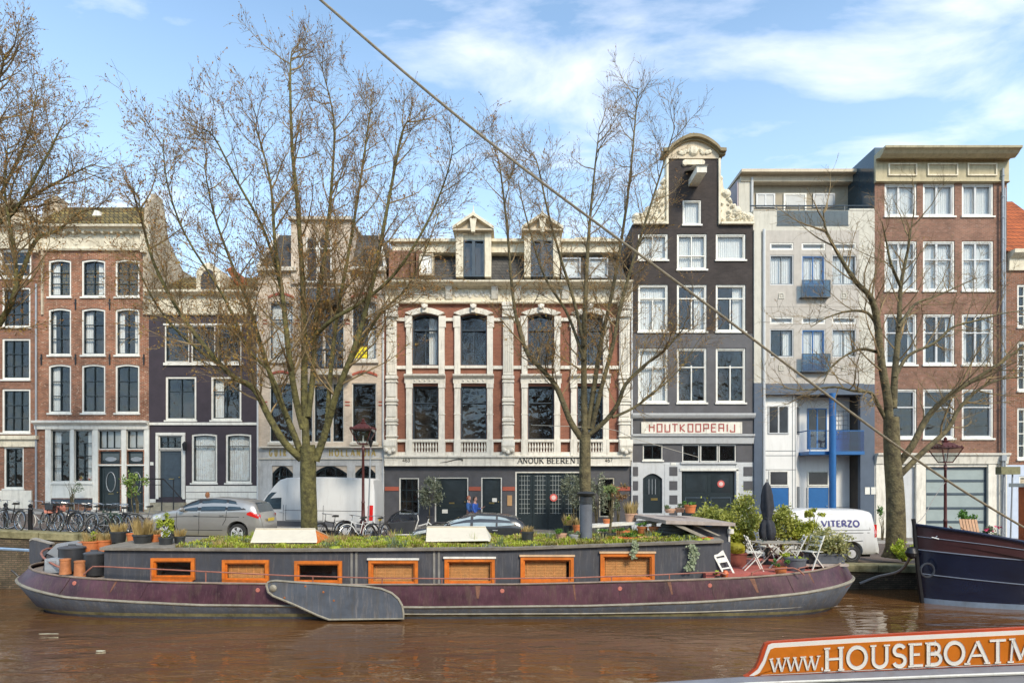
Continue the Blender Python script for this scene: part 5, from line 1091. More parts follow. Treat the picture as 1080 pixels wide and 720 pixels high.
# second thin strake line low on the near side
P = [lvl(1, u, 1).lerp(lvl(3, u, 1), .34)+Vector((0,-.012,0)) for u in US if -.15 < u < .97]; q.tube(P, .022, 5); q.build('low_strake', RUBM, hull)
q = MB()
G_ = [[lvl(1,u,1).lerp(lvl(3,u,1), .05+.88*j/5)+Vector((.006,-.010,0)) for j in range(6)] for u in (.945,.952,.958,.965,.97)]
for a, b in zip(G_, G_[1:]):
    for j in range(5): q.poly([a[j],b[j],b[j+1],a[j+1]])
q.build('rust_patch', RUST, hull)
for u, zo in ((-.80,-.2),(-.38,-.12),(.16,-.1),(.42,-.13),(.62,-.12)):
    p = lvl(5,u,1).lerp(lvl(4,u,1), .3); q = MB(); q.lathe([(0,-.02),(.05,-.018),(.06,0),(.05,.02)], p, 12, 0, 'y'); q.build('fairlead', M('faded_red', (.48,.16,.12), .6, .3, 8), hull)
q = MB()
for i, s_x in enumerate((-12.2,-9.9,-7.4,-2.1,.4,2.9,5.4,7.6)):
    u = (s_x+14.42)/24.44*2-1; q.tube([lvl(4,u,1).lerp(lvl(5,u,1), t_/4)+Vector((0,-.004,0)) for t_ in range(5)], .006, 4)
    q = q if 0 else q
    q.build('plate_seam', M('weld_seam', (.05,.025,.03), .6, .3, 6), hull); q = MB()
for i, s_x in enumerate((-10.8,-6.1,-.9,1.7,4.3,6.6,8.3)):
    u = (s_x+14.42)/24.44*2-1; w_s = .03+.02*(i % 3); G_ = [[lvl(4,u,1).lerp(lvl(5,u,1), .95-t_*(.12+.03*(i%2)))+Vector((sg*w_s*(1-.12*t_), -.006, 0)) for sg in (-1,1)] for t_ in range(6)]; q = MB()
    for a, b in zip(G_, G_[1:]): q.poly([a[0],a[1],b[1],b[0]])
    q.build('rust_run', M('faint_rust', (.17,.075,.045), .7, .4, 9), hull)
# deck
q = MB(); dk = [(u, lvl(5,u,1)+Vector((0,.03,-.10)), lvl(5,u,-1)+Vector((0,-.03,-.10))) for u in US]
for (u, a, b), (u2, a2, b2) in zip(dk, dk[1:]): q.poly([a, a2, b2, b], 1 if a.x > 5.4 else 0)
q.build('deck', [M('grey_deck', (.22,.19,.17), .8, .2, 3, dirt=.4), REDDK], HBt)
q = MB(); P = [lvl(5,u,1)+Vector((0,.22,0)) for u in US if .60 < u < .965]+[lvl(5,u,-1)+Vector((0,-.22,0)) for u in US[::-1] if .60 < u < .965]
q.prism([(p.x, p.y, 1.0) for p in P], (0,0,.19)); q.build('terrace_deck', REDDK, HBt)
# cabin
CY0, CY1 = 16.78, 20.05
def rz_(x): return interp(x, [(-11.2,1.80),(-6,1.76),(0,1.80),(5.7,2.00)])
def cabx(px): return (px-540)*CY0/F
def cabz(py): return CZ-(py-510)*CY0/F
wins = [(160,588,206,611),(235,590,284,614),(311,591,361,616),(389,590,441,617.5),(469,588.5,522,617),(549,586.5,605,615),(633,583,690,613)]
xs = [cabx(110)]; q = MB(); x0, x1 = cabx(110), cabx(757); zb = .75
ops = [(cabx(a)+.03, cabz(d)+.03, cabx(c)-.03, cabz(b)-.03) for a, b, c, d in wins]
edges = sorted({x0, x1} | {o[0] for o in ops} | {o[2] for o in ops})
for a, b in zip(edges, edges[1:]):
    o = [o for o in ops if o[0] < (a+b)/2 < o[2]]
    za, zb2 = rz_(a), rz_(b)
    if o:
        o = o[0]; q.poly([(a,CY0,zb),(b,CY0,zb),(b,CY0,o[1]),(a,CY0,o[1])]); q.poly([(a,CY0,o[3]),(b,CY0,o[3]),(b,CY0,zb2),(a,CY0,za)])
        for p in ([(a,CY0,o[1]),(b,CY0,o[1]),(b,CY0+.5,o[1]),(a,CY0+.5,o[1])], [(a,CY0,o[3]),(b,CY0,o[3]),(b,CY0+.5,o[3]),(a,CY0+.5,o[3])], [(a,CY0,o[1]),(a,CY0,o[3]),(a,CY0+.5,o[3]),(a,CY0+.5,o[1])], [(b,CY0,o[1]),(b,CY0,o[3]),(b,CY0+.5,o[3]),(b,CY0+.5,o[1])], [(a,CY0+.5,o[1]),(b,CY0+.5,o[1]),(b,CY0+.5,o[3]),(a,CY0+.5,o[3])]): q.poly(p, 1)
    else: q.poly([(a,CY0,zb),(b,CY0,zb),(b,CY0,zb2),(a,CY0,za)])
q.poly([(x0,CY0,zb),(x0,CY0,rz_(x0)),(x0,CY1,rz_(x0)),(x0,CY1,zb)]); q.poly([(x1,CY0,zb),(x1,CY1,zb),(x1,CY1,rz_(x1)),(x1,CY0,rz_(x1))]); q.poly([(x0,CY1,zb),(x0,CY1,rz_(x0)),(x1,CY1,rz_(x1)),(x1,CY1,zb)])
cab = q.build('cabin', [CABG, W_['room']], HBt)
q = MB(); XR = [-11.2+i*(5.75+11.2)/34 for i in range(35)]; rd = random.Random(2)
R1 = [[(x,CY0-.10,rz_(x)),(x,CY0-.12+rd.uniform(0,.03),rz_(x)+.07),(x,CY0+.2,rz_(x)+.10),(x,YC,rz_(x)+.14),(x,CY1+.1,rz_(x)+.08),(x,CY1+.1,rz_(x))] for x in XR]
q.loft(R1); rf = q.build('roof', ROOFM, cab)
for i, (a, b, c, d) in enumerate(wins):
    X0, X1, Z0, Z1 = cabx(a), cabx(c), cabz(d), cabz(b); q = MB(); rect_frame(q, X0, Z0, X1, Z1, .085, CY0-.06, CY0+.06, 0); rect_frame(q, X0+.085, Z0+.085, X1-.085, Z1-.085, .035, CY0-.02, CY0+.05, 0)
    w_ = q.build('window', ORW, cab); q = MB(); q.box(X0+.11, CY0+.02, Z0+.11, X1-.11, CY0+.028, Z1-.11); q.build('pane', GLASS, w_)
    if i in (1,3,4,5,6):
        q = MB(); n = 13; X_0, X_1 = X0+.1, X1-.1
        if i in (1,5): X_1 -= .09
        for k in range(n): z = lerp(Z0+.1, Z1-.1, k/n); q.box(X_0, CY0+.12, z+.003, X_1, CY0+.135, z+(Z1-Z0-.2)/n-.006)
        for k in range(5): x = lerp(X_0+.08, X_1-.08, k/4); q.box(x-.008, CY0+.108, Z0+.1, x+.008, CY0+.118, Z1-.1)
        q.build('blind', SLAT, w_)
    if i == 2: q = MB(); q.box(X1-.35, CY0+.2, Z0+.12, X1-.15, CY0+.3, Z0+.4); q.build('lamp_shade', W_['iron'], w_)
    if i >= 3: q = MB(); q.box(X0-.03, CY0-.09, Z1+.002, X1+.03, CY0-.003, Z1+.05); q.build('drip_sill', W_['white'] if i in (3,4) else M('pale_wood', (.62,.42,.25), .6, .2, 5), w_)
    q = MB(); q.box(X0+.04, CY0-.11, Z0-.035, X1-.04, CY0-.003, Z0-.002); q.build('sill', ORW, w_)
# upright strips on the cabin side
q = MB()
for px in (371, 376, 458, 463):
  q = MB(); q.box(cabx(px)-.03, CY0-.02, .8, cabx(px)+.03, CY0-.003, rz_(cabx(px))-.01)
  q.build('cover_strip', M('stained_grey', (.22,.21,.19), .7, .3, 3, dirt=.7), cab)
# hand rail along the near side deck
q = MB(); yR = 16.42; kR = yR/F
def rp_(px, py): return Vector(((px-540)*kR, yR, CZ-(py-510)*kR))
top = [rp_(*p) for p in ((88,606),(92,602),(98,597),(108,597),(200,601.5),(300,606.5),(400,609.3),(500,610),(600,609),(680,606.5),(740,603.5),(758,603),(766,606))]
q.tube(top, .020, 6)
for px in (159,217,330,403,466,522,600,645,706): p = [t_ for t_ in top]; x = rp_(px,0).x; zt_ = interp(x, [(v.x, v.z) for v in top[2:-1]]); q.tube([(x,yR,zt_),(x,yR,.86)], .017, 5)
q.build('hand_rail', RAIL, HBt)
q = MB(); P = [rp_(*p) for p in ((793,614),(793,603.5),(800,600.5),(836,598.5),(843,601),(848,606))]; q.tube(P, .02, 6); q.tube([rp_(848,600)+Vector((0,.3,0)), rp_(848,612)+Vector((0,.3,0))], .02, 5); q.tube([rp_(848,600.5)+Vector((0,.3,0)), rp_(862,599.5)+Vector((0,.5,0))], .018, 5); q.build('bow_rail', RAIL, HBt)
# stern rail hoop, rudder and stern clutter
q = MB(); P = []
for k in range(15):
    t = k/14; u = -1+.17*(abs(t-.45)/.55)**2; side = 1-2*t; a = lvl(5,-1+.14*side*side,1 if side > 0 else -1); P.append(a+Vector((.25,(.1 if side > 0 else -.1),.12+.32*math.sin(math.pi*min(1,t*1.1)))))
q.tube(P, .03, 6); q.build('stern_rail', RAIL, HBt)
q = MB(); yr = YC; q.prism([at(31,592,yr),at(31,569,yr),at(34,567.5,yr),at(53,573,yr),at(50,582,yr),at(43,592,yr),at(36,600,yr)], (0,.12,0)); rud = q.build('rudder', CABG, HBt)
q = MB(); q.prism([at(30.6,569,yr-.02),at(34,567,yr-.02),at(53.5,572.4,yr-.02),at(53.5,573.8,yr-.02),at(34,568.8,yr-.02),at(31,570.5,yr-.02)], (0,.16,0)); q.build('rudder_cap', M('worn_grey', (.32,.30,.27), .7, .3, 5), rud)
q = MB(); q.tube([at(22,610,yr-.1),at(16,604,yr-.1),at(12,601,yr-.1)], .03, 6); q.build('tow_hook', W_['iron'], HBt)
BIN = M('black_plastic', (.035,.037,.042), .4, .2, 4)
def binn(px0, px1, pt, pb, Y, label, rim=True):
    k = Y/F; x = ((px0+px1)/2-540)*k; r = (px1-px0)/2*k; z1 = CZ-(pt-510)*k; z0 = CZ-(pb-510)*k
    t = thing('storage_barrel', label, 'barrel', (x, Y, z0)); q = MB(); q.lathe([(0,z0),(r*.88,z0),(r,lerp(z0,z1,.5)),(r,z1-.05)], (x,Y,0), 18); q.build('body', BIN, t, smooth=40)
    q = MB(); q.lathe([(r*1.05,z1-.06),(r*1.07,z1-.02),(r*.95,z1),(r*.5,z1+.03),(0,z1+.03)], (x,Y,0), 18); q.box(x-.1,Y-.02,z1+.03,x+.1,Y+.02,z1+.07); q.build('lid', M('dark_grey_lid', (.075,.08,.09), .35, .2, 4), t, smooth=40)
binn(64,88,576,601,17.6,'larger black plastic barrel with lid on the stern of the plum houseboat'); binn(90,109,582,606,17.35,'smaller black plastic barrel beside the cabin end of the plum houseboat')
t = thing('deck_hatch', 'sloping dark grey locker with metal lid at the very stern of the plum houseboat', 'locker', at(57,597,18.0)); q = MB(); q.prism([at(45,601,17.7),at(50,583,17.7),at(66,590,17.7),at(66,604,17.7)], (0,.8,0)); q.build('box', CABG, t); q = MB(); q.prism([at(49,583,17.66),at(60,573,17.66),at(77,580,17.66),at(66,591,17.66)], (0,.85,.02)); q.build('lid', W_['zinc'], t)
t = thing('aluminium_case', 'light grey metal tank standing on the stern beside the terracotta pipes', 'tank', at(55,600,17.1)); q = MB(); a, b = at(47,600,17.1), at(62,589,17.1); q.box(a.x,17.1,a.z-.1,b.x,17.5,b.z); q.build('body', M('dull_aluminium', (.5,.52,.54), .35, .15, 5, metal=.5), t); q = MB(); q.box(a.x+.08,17.08,b.z-.13,b.x-.08,17.099,b.z-.05); q.build('handle', W_['zinc'], t)
for px, pt, pb, lab in ((69,589,601,'left terracotta coloured bollard on the stern of the plum houseboat'),(84,591,604,'right terracotta coloured bollard on the stern of the plum houseboat')):
    k = 16.75/F; x = (px-540)*k; z1 = CZ-(pt-510)*k; z0 = CZ-(pb-510)*k; q = MB(); q.lathe([(.15,z0-.1),(.135,z0),(.125,z1-.05),(.135,z1-.04),(.135,z1),(.09,z1+.01),(0,z1+.01)], (x,16.75,0), 16); tag(q.build('mooring_bollard', M('orange_brown_iron', (.42,.16,.06), .6, .3, 6), smooth=40), lab, 'bollard')
# leeboard
q = MB(); yl = 16.03
def lp(px, py): return Vector(((px-540)*yl/F, yl, CZ-(py-510)*yl/F))
P = [(281,617),(282.5,613.8),(286,612.5),(291,612),(310,613.5),(345,615.5),(385,618),(402,620.5),(413,625),(420,631),(424,638),(425.5,646),(425.5,652),(347,653),(335,648.5),(310,637),(288,628),(283,624)]
q.prism([lp(*p) for p in P], (0,.09,0)); lb = q.build('leeboard', HGREY, HBt)
q = MB(); q.tube([lp(*p)+Vector((0,.0,0)) for p in P[:14]]+[lp(347,653)], .03, 6); q.tube([lp(*p) for p in P[13:]]+[lp(*P[0])], .03, 6); q.build('iron_rim', RUBM, lb)
q = MB(); q.lathe([(0,-.05),(.05,-.045),(.09,-.02),(.1,0)], lp(288,620), 12, 0, 'y'); q.build('pivot_bolt', RUBM, lb)
q = MB()
for px, py in ((341,624),(322,618),(300,630),(352,633)): q.lathe([(0,-.008),(.025,-.006),(.03,0)], lp(px,py), 8, 0, 'y')
q.build('rust_spots', RUST, lb)
# companionway house with sliding roof
q = MB(); a = at(733,575,17.35); xA, xB = (731-540)*17.35/F, (769-540)*17.35/F; zT = CZ-(553-510)*17.35/F
q.box(xA, 17.35, .9, xB, 19.4, zT); cw = q.build('companionway', CABG, HBt)
q = MB(); q.box(xB-.03, 17.32, 1.0, xB+.02, 17.349, zT-.02); q.build('white_post', W_['white'], cw)
q = MB(); q.prism([at(708,552.5,17.1),at(774,551.5,17.1),at(774,549.8,17.1),at(708,550.6,17.1)], (0,0,.0)) if 0 else None
zr0 = zT+.02; xr0, xr1 = (700-540)*17.3/F, (775-540)*17.1/F
q.prism([(xr0,17.05,zr0+.02),(xr1,17.05,zr0-.04),(xr1,17.05,zr0+.05),(xr0,17.05,zr0+.12)], (-.5,2.5,.06)); q.build('sliding_roof', M('weathered_plank', (.40,.34,.30), .75, .2, 5, dirt=.3), cw)
q = MB(); q.prism([(xr0+.2,17.12,zr0),(xr0+.4,17.12,zr0),(xA+.35,17.12,2.12),(xA+.15,17.12,2.12)], (0,.07,0)); q.prism([(xr0+.75,17.2,zr0),(xr0+.85,17.2,zr0),(xA+.75,17.2,2.15),(xA+.65,17.2,2.15)], (0,.05,0)); q.build('roof_strut', M('grey_timber', (.30,.27,.22), .8, .25, 5), cw)
q = MB(); q.box((744.5-540)*17.3/F, 17.28, CZ-(555-510)*17.3/F, (751-540)*17.3/F, 17.345, CZ-(552.8-510)*17.3/F); q.build('blue_lamp', W_['blue'], cw)
q = MB(); c0 = at(770.5,560,17.3); q.lathe([(0,-.08),(.09,-.06),(.09,.06),(0,.08)], c0, 12); q.build('white_lamp', W_['white'], cw, smooth=40)
# rounded end of the side wall
q = MB(); q.lathe([(.5,.85),(.5,rz_(5.6)-.02)], (x1-.0, CY0+.5, 0), 24); q.build('round_corner', CABG, cab, smooth=50)

# roof garden ------------------------------------------------------------
GR1 = LEAF('sedum_lime', (.20,.27,.02), (.52,.56,.06), 5); GR2 = LEAF('moss_olive', (.15,.15,.03), (.34,.30,.08), 4); GR3 = LEAF('dry_straw', (.34,.24,.09), (.55,.42,.18), 6); GR4 = LEAF('sage_green', (.10,.14,.07), (.24,.30,.16), 8); GR5 = LEAF('fresh_green', (.05,.14,.02), (.16,.32,.05), 8)
rd = random.Random(5); q = MB()
def rtop(x, y): return rz_(x)+interp(y, [(CY0-.1,.07),(CY0+.2,.10),(YC,.14),(CY1,.08)])
for i in range(34000):
    x = rd.uniform(-9.2, 5.2); y = CY0+.02+(CY1-CY0-.3)*rd.random()**1.3; z = rtop(x,y)
    cl = noise.noise(Vector((x*.9, y*1.2, 0))); c2 = noise.noise(Vector((x*2.3, y*2.3, 5))); h_ = .05+.08*max(0,cl)+.09*max(0,c2)
    if cl < -.35 and rd.random() < .75: continue
    m_ = 0 if c2 > -.1 else 1
    if rd.random() < .10+.3*max(0,c2): m_ = 2
    if noise.noise(Vector((x*1.1+9, y, 2))) > .25 and rd.random() < .6: m_ = 3
    a = rd.uniform(0,6.28); l = h_*rd.uniform(.5,1.4); s = rd.uniform(.012,.026); tip = Vector((x+math.cos(a)*l*.6, y+math.sin(a)*l*.6, z+l)); e = Vector((-math.sin(a),math.cos(a),0))*s
    q.poly([Vector((x,y,z-.01))-e, Vector((x,y,z-.01))+e, tip+e*.4, tip-e*.4], m_)
for i in range(90):
    x = rd.uniform(-9, 5); y = CY0+.2+rd.random()*2.6; blades(q, (x, y, rtop(x,y)-.02), rd.uniform(.05,.18), rd.uniform(.12,.34), rd.randint(14,40), rd, rd.choice((0,2,2,3,3)), .008, .6)
tag(q.build('roof_grass', [GR1, GR2, GR3, GR4]), 'lime green sedum, moss and dry grass covering the houseboat roof', 'grass', kind='stuff')
q = MB()
for i in range(420):
    x = rd.uniform(-9, 5.4); y = CY0+.05+rd.random()*2.8; z = rtop(x,y); r = rd.uniform(.04,.15); q.lathe([(r,z-.02),(r*.9,z+.02),(r*.5,z+.045),(0,z+.055)], (x,y,0), 7, 0 if rd.random() < .6 else 1)
tag(q.build('roof_moss', [GR1, GR2]), 'low cushions of moss between the grass on the houseboat roof', 'moss', kind='stuff')

POTB = M('black_pot', (.035,.038,.04), .45, .25, 5); TERR = M('terracotta', (.52,.16,.05), .75, .2, 6); TERP = M('pale_terracotta', (.50,.30,.20), .8, .25, 6); SOIL = M('potting_soil', (.05,.035,.02), .95, .3, 10); POTG = M('slate_pot', (.12,.13,.15), .5, .2, 4)
PLN = {'straw': GR3, 'lime': GR1, 'green': GR5, 'sage': GR4}
def pot(px0, px1, ptop, pbot, Y, label, mat, plant, ph=.35, ps=None, group='potted plants on the houseboat', n=160, name='plant_pot', taper=.78, red=False):
    k = Y/F; x = ((px0+px1)/2-540)*k; r = (px1-px0)/2*k; z1 = CZ-(ptop-510)*k; z0 = CZ-(pbot-510)*k; rd = random.Random(int(px0*13+pbot))
    t = thing(name, label, 'plant pot', (x, Y, z0), group); q = MB(); q.lathe([(0,z0),(r*taper,z0),(r*.97,z1-.05),(r*1.04,z1-.05),(r*1.04,z1),(r*.92,z1),(r*.9,z1-.05),(0,z1-.05)], (x,Y,0), 18); q.build('pot', mat, t, smooth=35)
    q = MB(); q.lathe([(r*.9,z1-.06),(r*.5,z1-.03),(0,z1-.025)], (x,Y,0), 12); q.build('soil', SOIL, t)
    if plant:
        q = MB()
        if plant in ('straw',): blades(q, (x,Y,z1-.05), r*.8, ph, n, rd, 0, .010, .45)
        elif plant == 'mix': blades(q, (x,Y,z1-.05), r*.8, ph, n//2, rd, 0, .010, .5); foliage(q, (x,Y,z1+ph*.35), (r*.9,r*.9,ph*.4), n//2, .05, rd, 1)
        else: foliage(q, (x,Y,z1+ph*.4), (r*1.1,r*1.1,ph*.55), n, .05, rd, 0, up=.6)
        q.build('plant', [GR3, GR1] if plant == 'mix' else PLN[plant], t)
    return t
RY = lambda py, z=1.9: F*(CZ-z)/(py-510)
# shelf carrying the stern pots
t = thing('plank_bench', 'low plank bench carrying the terracotta pots at the stern end of the cabin', 'bench', at(96,586,18.6)); q = MB(); q.box(at(74,0,18.6).x, 18.2, 1.42, at(121,0,18.6).x, 19.1, 1.48); q.build('seat', ROOFM, t)
q = MB(); q.box(at(76,0,18.6).x, 18.25, .8, at(78,0,18.6).x, 19.0, 1.42); q.build('leg', ROOFM, t); q = MB(); q.box(at(117,0,18.6).x, 18.25, .8, at(119,0,18.6).x, 19.0, 1.42); q.build('leg', ROOFM, t)
k186 = 1.48; pb_ = 510+(CZ-k186)*F/18.5
pot(74,88,571,pb_,18.5,'flat empty terracotta bowl, leftmost pot on the stern bench',TERR,None)
pot(88,104,570,pb_,18.45,'terracotta pot of pale lime grass on the stern bench',TERR,'mix',.34)
pot(103,117,569,pb_,18.6,'terracotta pot of dry grass at the right of the stern bench',TERR,'straw',.3)
pot(117,133,560,571.5,18.4,'small black pot with yellow grass beside the wooden board on the roof',POTB,'straw',.3)
pot(134,144,562,572,18.3,'orange pot half hidden between two black pots above the cabin end',TERR,None)
pot(141,160,563,574,17.6,'wide black pot with tall dry straw grass near the silver car',POTB,'straw',.5,n=260)
pot(159,169,563,574,17.9,'terracotta pot behind the wide straw grass pot',TERR,'straw',.2)
pot(168,182,566,577,17.3,'black pot with bright yellow green conifer beside the silver car',POTB,'lime',.62,n=420)
pot(184,195,565,575,17.6,'squat black pot of withered yellow flowers left of the first skylight',POTB,'straw',.26)
pot(549.5,563,560,573,17.5,'black bucket pot with reddish flowers beyond the second skylight',POTB,'straw',.2)
pot(586,598,562,571,17.6,'pale terracotta pot with sprouting green beside the stove pipe',TERP,'green',.12)
pot(594,604,553.5,562,18.8,'black pot with yellow leaves left of the stove pipe',POTB,'mix',.4)
pot(604,613,553,562.5,18.5,'upright terracotta pot just left of the black stove pipe',TERR,'straw',.25)
pot(600,610,563,570,17.4,'small grey stone pot at the foot of the stove pipe',M('stone_grey', (.3,.3,.3), .7, .2, 6),'sage',.1)
pot(633,650,561.5,566,17.8,'wide shallow dark bowl with a slender sapling on the roof',POTB,'green',.1)
pot(648,664,559,564,18.3,'low terracotta bowl with green shoots behind the long orange planter',TERR,'green',.14)
pot(672,683,555,562,18.3,'terracotta pot of pink flowers behind the orange planters',TERR,'green',.15)
pot(684,698,555,563,18.0,'leaning terracotta pot beside the stack of old tyres',TERR,None)
pot(701,712,536,540.5,18.6,'shallow pale pot on the sliding roof, left of three',TERP,'sage',.1); pot(712,722,535,540,18.8,'shallow grey pot on the sliding roof with small succulents',TERP,'sage',.12); pot(722,734,532,540.5,18.4,'orange clay bowl with a red stem on the sliding roof',TERR,'green',.25)
def trough(px0, px1, pt, pb, Y, label, mat, plant, d=.3, ph=.15, n=200, name='planter_trough', spread=1.0):
    k = Y/F; xa, xb = (px0-540)*k, (px1-540)*k; z1 = CZ-(pt-510)*k; z0 = CZ-(pb-510)*k; t = thing(name, label, 'planter', ((xa+xb)/2, Y+d/2, z0)); q = MB()
    q.loft([[(xa+.04,Y+.03,z0),(xb-.04,Y+.03,z0),(xb-.04,Y+d-.03,z0),(xa+.04,Y+d-.03,z0)],[(xa,Y,z1),(xb,Y,z1),(xb,Y+d,z1),(xa,Y+d,z1)],[(xa+.03,Y+.03,z1),(xb-.03,Y+.03,z1),(xb-.03,Y+d-.03,z1),(xa+.03,Y+d-.03,z1)],[(xa+.03,Y+.03,z1-.04),(xb-.03,Y+.03,z1-.04),(xb-.03,Y+d-.03,z1-.04),(xa+.03,Y+d-.03,z1-.04)]])
    q.box(xa-.015,Y-.015,z1-.05,xb+.015,Y,z1-.005); q.build('trough', mat, t); 
    if plant:
        q = MB(); foliage(q, ((xa+xb)/2,Y+d/2,z1+ph*.4), ((xb-xa)/2*spread,d/2*1.1,ph), n, .05, random.Random(int(px0)), 0, up=.6); q.build('plant', PLN.get(plant) or M(plant), t)
    return t
ORT = M('orange_plastic', (.60,.14,.04), .5, .12, 5)
trough(641,673,566.5,571.5,17.2,'long orange planter trough along the roof edge, left one',ORT,'green',n=140)
trough(674,694,565.5,570,17.25,'yellowish clay planter trough in the middle of the roof edge',M('ochre_clay', (.50,.30,.12), .7, .2, 5),'lime',n=120)
trough(727,752,566.5,572,16.95,'bright orange planter trough beside the companionway, right one',ORT,None)
# skylights: white tent-like covers
def skylight(a, b, c, d, Y, lab, end):
    t = thing('skylight', lab, 'skylight', at((a[0]+b[0])/2, a[1], Y)); q = MB(); A, B = at(*a, Y), at(*b, Y); Cc, D = at(*c, Y+.75), at(*d, Y+.75); 
    q.prism([A, B, D, Cc], (0,.05,.05)); q.build('lid', M('off_white_cover', (.66,.60,.48), .5, .05, 3, dirt=.15), t)
    q = MB(); E, G_ = B+Vector((0,1.5,0)), A+Vector((0,1.5,0)); q.prism([B+Vector((-.03,.03,-.02)), D+Vector((-.03,0,-.02)), E+Vector((-.03,0,-.02))], (.045,0,0)); q.build('end_board', ORW if end else W_['white'], t); q = MB(); q.prism([A+Vector((.04,.03,-.02)), Cc+Vector((.04,0,-.02)), G_+Vector((.04,0,-.02))], (.03,0,0)); q.build('end_board', ORW if end else W_['white'], t)
    q = MB(); q.prism([G_, E, D, Cc], (0,-.04,.04)); q.build('lid', M('off_white_cover'), t)
skylight((264,572),(334,572),(269,558.5),(332,558.5),17.2,'long cream skylight cover with an orange end board in front of the white van',1)
skylight((449,571),(516,570),(450,556.5),(512,556.5),17.2,'plain white skylight cover in front of the dark car',0)
q = MB(); q.prism([at(120,574,17.6),at(143,573.5,17.6),at(143,576.5,17.6),at(120,577,17.6)], (0,.5,.02)); tag(q.build('loose_board', M('weathered_plank')), 'pale plank lying on the roof at the stern end among black pots', 'board')
q = MB(); q.prism([at(140,575,17.3),at(175,577,17.3),at(175,579,17.3),at(140,578,17.3)], (0,.5,.02)); tag(q.build('loose_board', M('orange_brown_iron')), 'reddish brown plank lying under the wide straw grass pot', 'board')
# stove pipe
t = thing('stove_pipe', 'thick black stove pipe with a flared cap on the roof garden', 'chimney', at(618,567,17.5)); q = MB(); c0 = at(618,567,17.5); k = 17.5/F; r = 6.6*k; H = (567-530)*k
q.lathe([(r*1.02,0),(r,.03),(r,H),], c0, 20); q.build('pipe', POTG, t, smooth=40); q = MB(); q.lathe([(r*1.12,H-.02),(r*1.12,H+.06),(r*1.02,H+.07),(r*1.02,H+.18),(r*1.35,H+.21),(r*1.5,H+.27),(r*1.1,H+.32),(0,H+.33)], c0, 20); q.build('cap', POTB, t, smooth=40)
# old tyres stack beside the companionway
for i, (cx, z, w) in enumerate(((707,565,.48),(706,561,.44),(709,557.5,.46),(712,554,.42))):
    c0 = at(cx, z, 17.9); q = MB(); rr = w; q.lathe([(rr*.55,-.05),(rr*.9,-.06),(rr,0),(rr*.9,.06),(rr*.55,.05),(rr*.5,0),(rr*.55,-.05)], c0, 20, cap=False); tag(q.build('old_tyre', M('dusty_rubber', (.09,.09,.085), .85, .3, 6), smooth=50), ['lowest','second lowest','second highest','topmost'][i]+' grey tyre in the stack beside the companionway', 'tyre', 'old tyres stacked on the roof')
t = thing('white_table', 'long white bench top behind the pots near the two roof saplings', 'bench', at(655,556,19.2)); q = MB(); q.prism([at(622,556.5,19.0),at(700,551,19.0),at(700,548.5,19.0),at(622,553.5,19.0)], (0,.6,0)); q.build('top', W_['white'], t)
q = MB(); a_ = at(630,555,19.1); q.box(a_.x,19.05,1.9,a_.x+.06,19.5,a_.z); q.build('leg', W_['white'], t); q = MB(); a_ = at(690,551,19.1); q.box(a_.x,19.05,1.95,a_.x+.06,19.5,a_.z); q.build('leg', W_['white'], t)
def trailing(px, p0, p1, Y, lab, w=4, n=180):
    q = MB(); rd = random.Random(px); k = Y/F
    for i in range(n):
        v = rd.random(); p = at(px+rd.gauss(0,w*.5)+math.sin(v*5)*w*.4, lerp(p0,p1,v), Y-rd.uniform(0,.1)); s = .035*rd.uniform(.6,1.3); d = Vector((rd.gauss(0,1),rd.gauss(0,.5),rd.gauss(0,1))).normalized(); e = d.cross(Vector((0,1,0))).normalized(); q.poly([p-d*s,p+e*s*.7,p+d*s,p-e*s*.7], 0)
    for j in range(5): q.tube([at(px+j-2,p0-2,Y+.05), at(px+(j-2)*.8,(p0+p1)/2,Y-.03), at(px+(j-2)*.5,p1,Y-.03)], .006, 3)
    tag(q.build('trailing_ivy', LEAF('ivy_variegated', (.10,.16,.06), (.50,.55,.38), 14)), lab, 'ivy')
trailing(730,574,602,16.68,'larger bunch of variegated ivy hanging beside the companionway',5,260); trailing(669,571,589,16.68,'smaller strand of ivy hanging over the last orange window',3,130)
# roof saplings and shrubs
def shrubby(name, label, px, pb, Y, stem_top, rad, n, leaf, size, seed, cat='shrub', stems=3, group=None, hollow=.3, potd=None, lean=0):
    rd = random.Random(seed); b = at(px, pb, Y); k = Y/F; t = thing(name, label, cat, b, group); c = at(px+lean, stem_top, Y); q = MB()
    for i in range(stems+4):
        e = c+Vector((rd.uniform(-.7,.7)*rad[0]*k, rd.uniform(-.7,.7)*rad[0]*k, rd.uniform(-.2,.7)*rad[1]*k)); m_ = b.lerp(c, .6)+Vector((rd.uniform(-.1,.1),rd.uniform(-.1,.1),0)) if stems > 1 else b.lerp(c,.75); q.tube([b+Vector((rd.uniform(-.05,.05)*stems*.4,0,0)), m_, e], [.03 if stems == 1 else .018,.014,.004], 5)
    q.build('stem', BARK2, t); q = MB(); foliage(q, c, (rad[0]*k, rad[0]*k*.9, rad[1]*k), n, size, rd, 0, hollow=hollow); q.build('leaves', leaf, t); return t
OLV = LEAF('olive_leaves', (.13,.15,.09), (.32,.34,.24), 7); SUN = LEAF('yellow_green_leaves', (.20,.24,.02), (.55,.55,.08), 3); BAMB = LEAF('bamboo_leaves', (.18,.22,.03), (.52,.52,.12), 2.5)
shrubby('sapling', 'thin green sapling rising from the dark bowl on the roof', 643, 563, 17.8, 517, (11,7), 300, LEAF('sapling_leaves', (.12,.18,.04), (.36,.42,.16), 6), .06, 4, stems=1, lean=4)
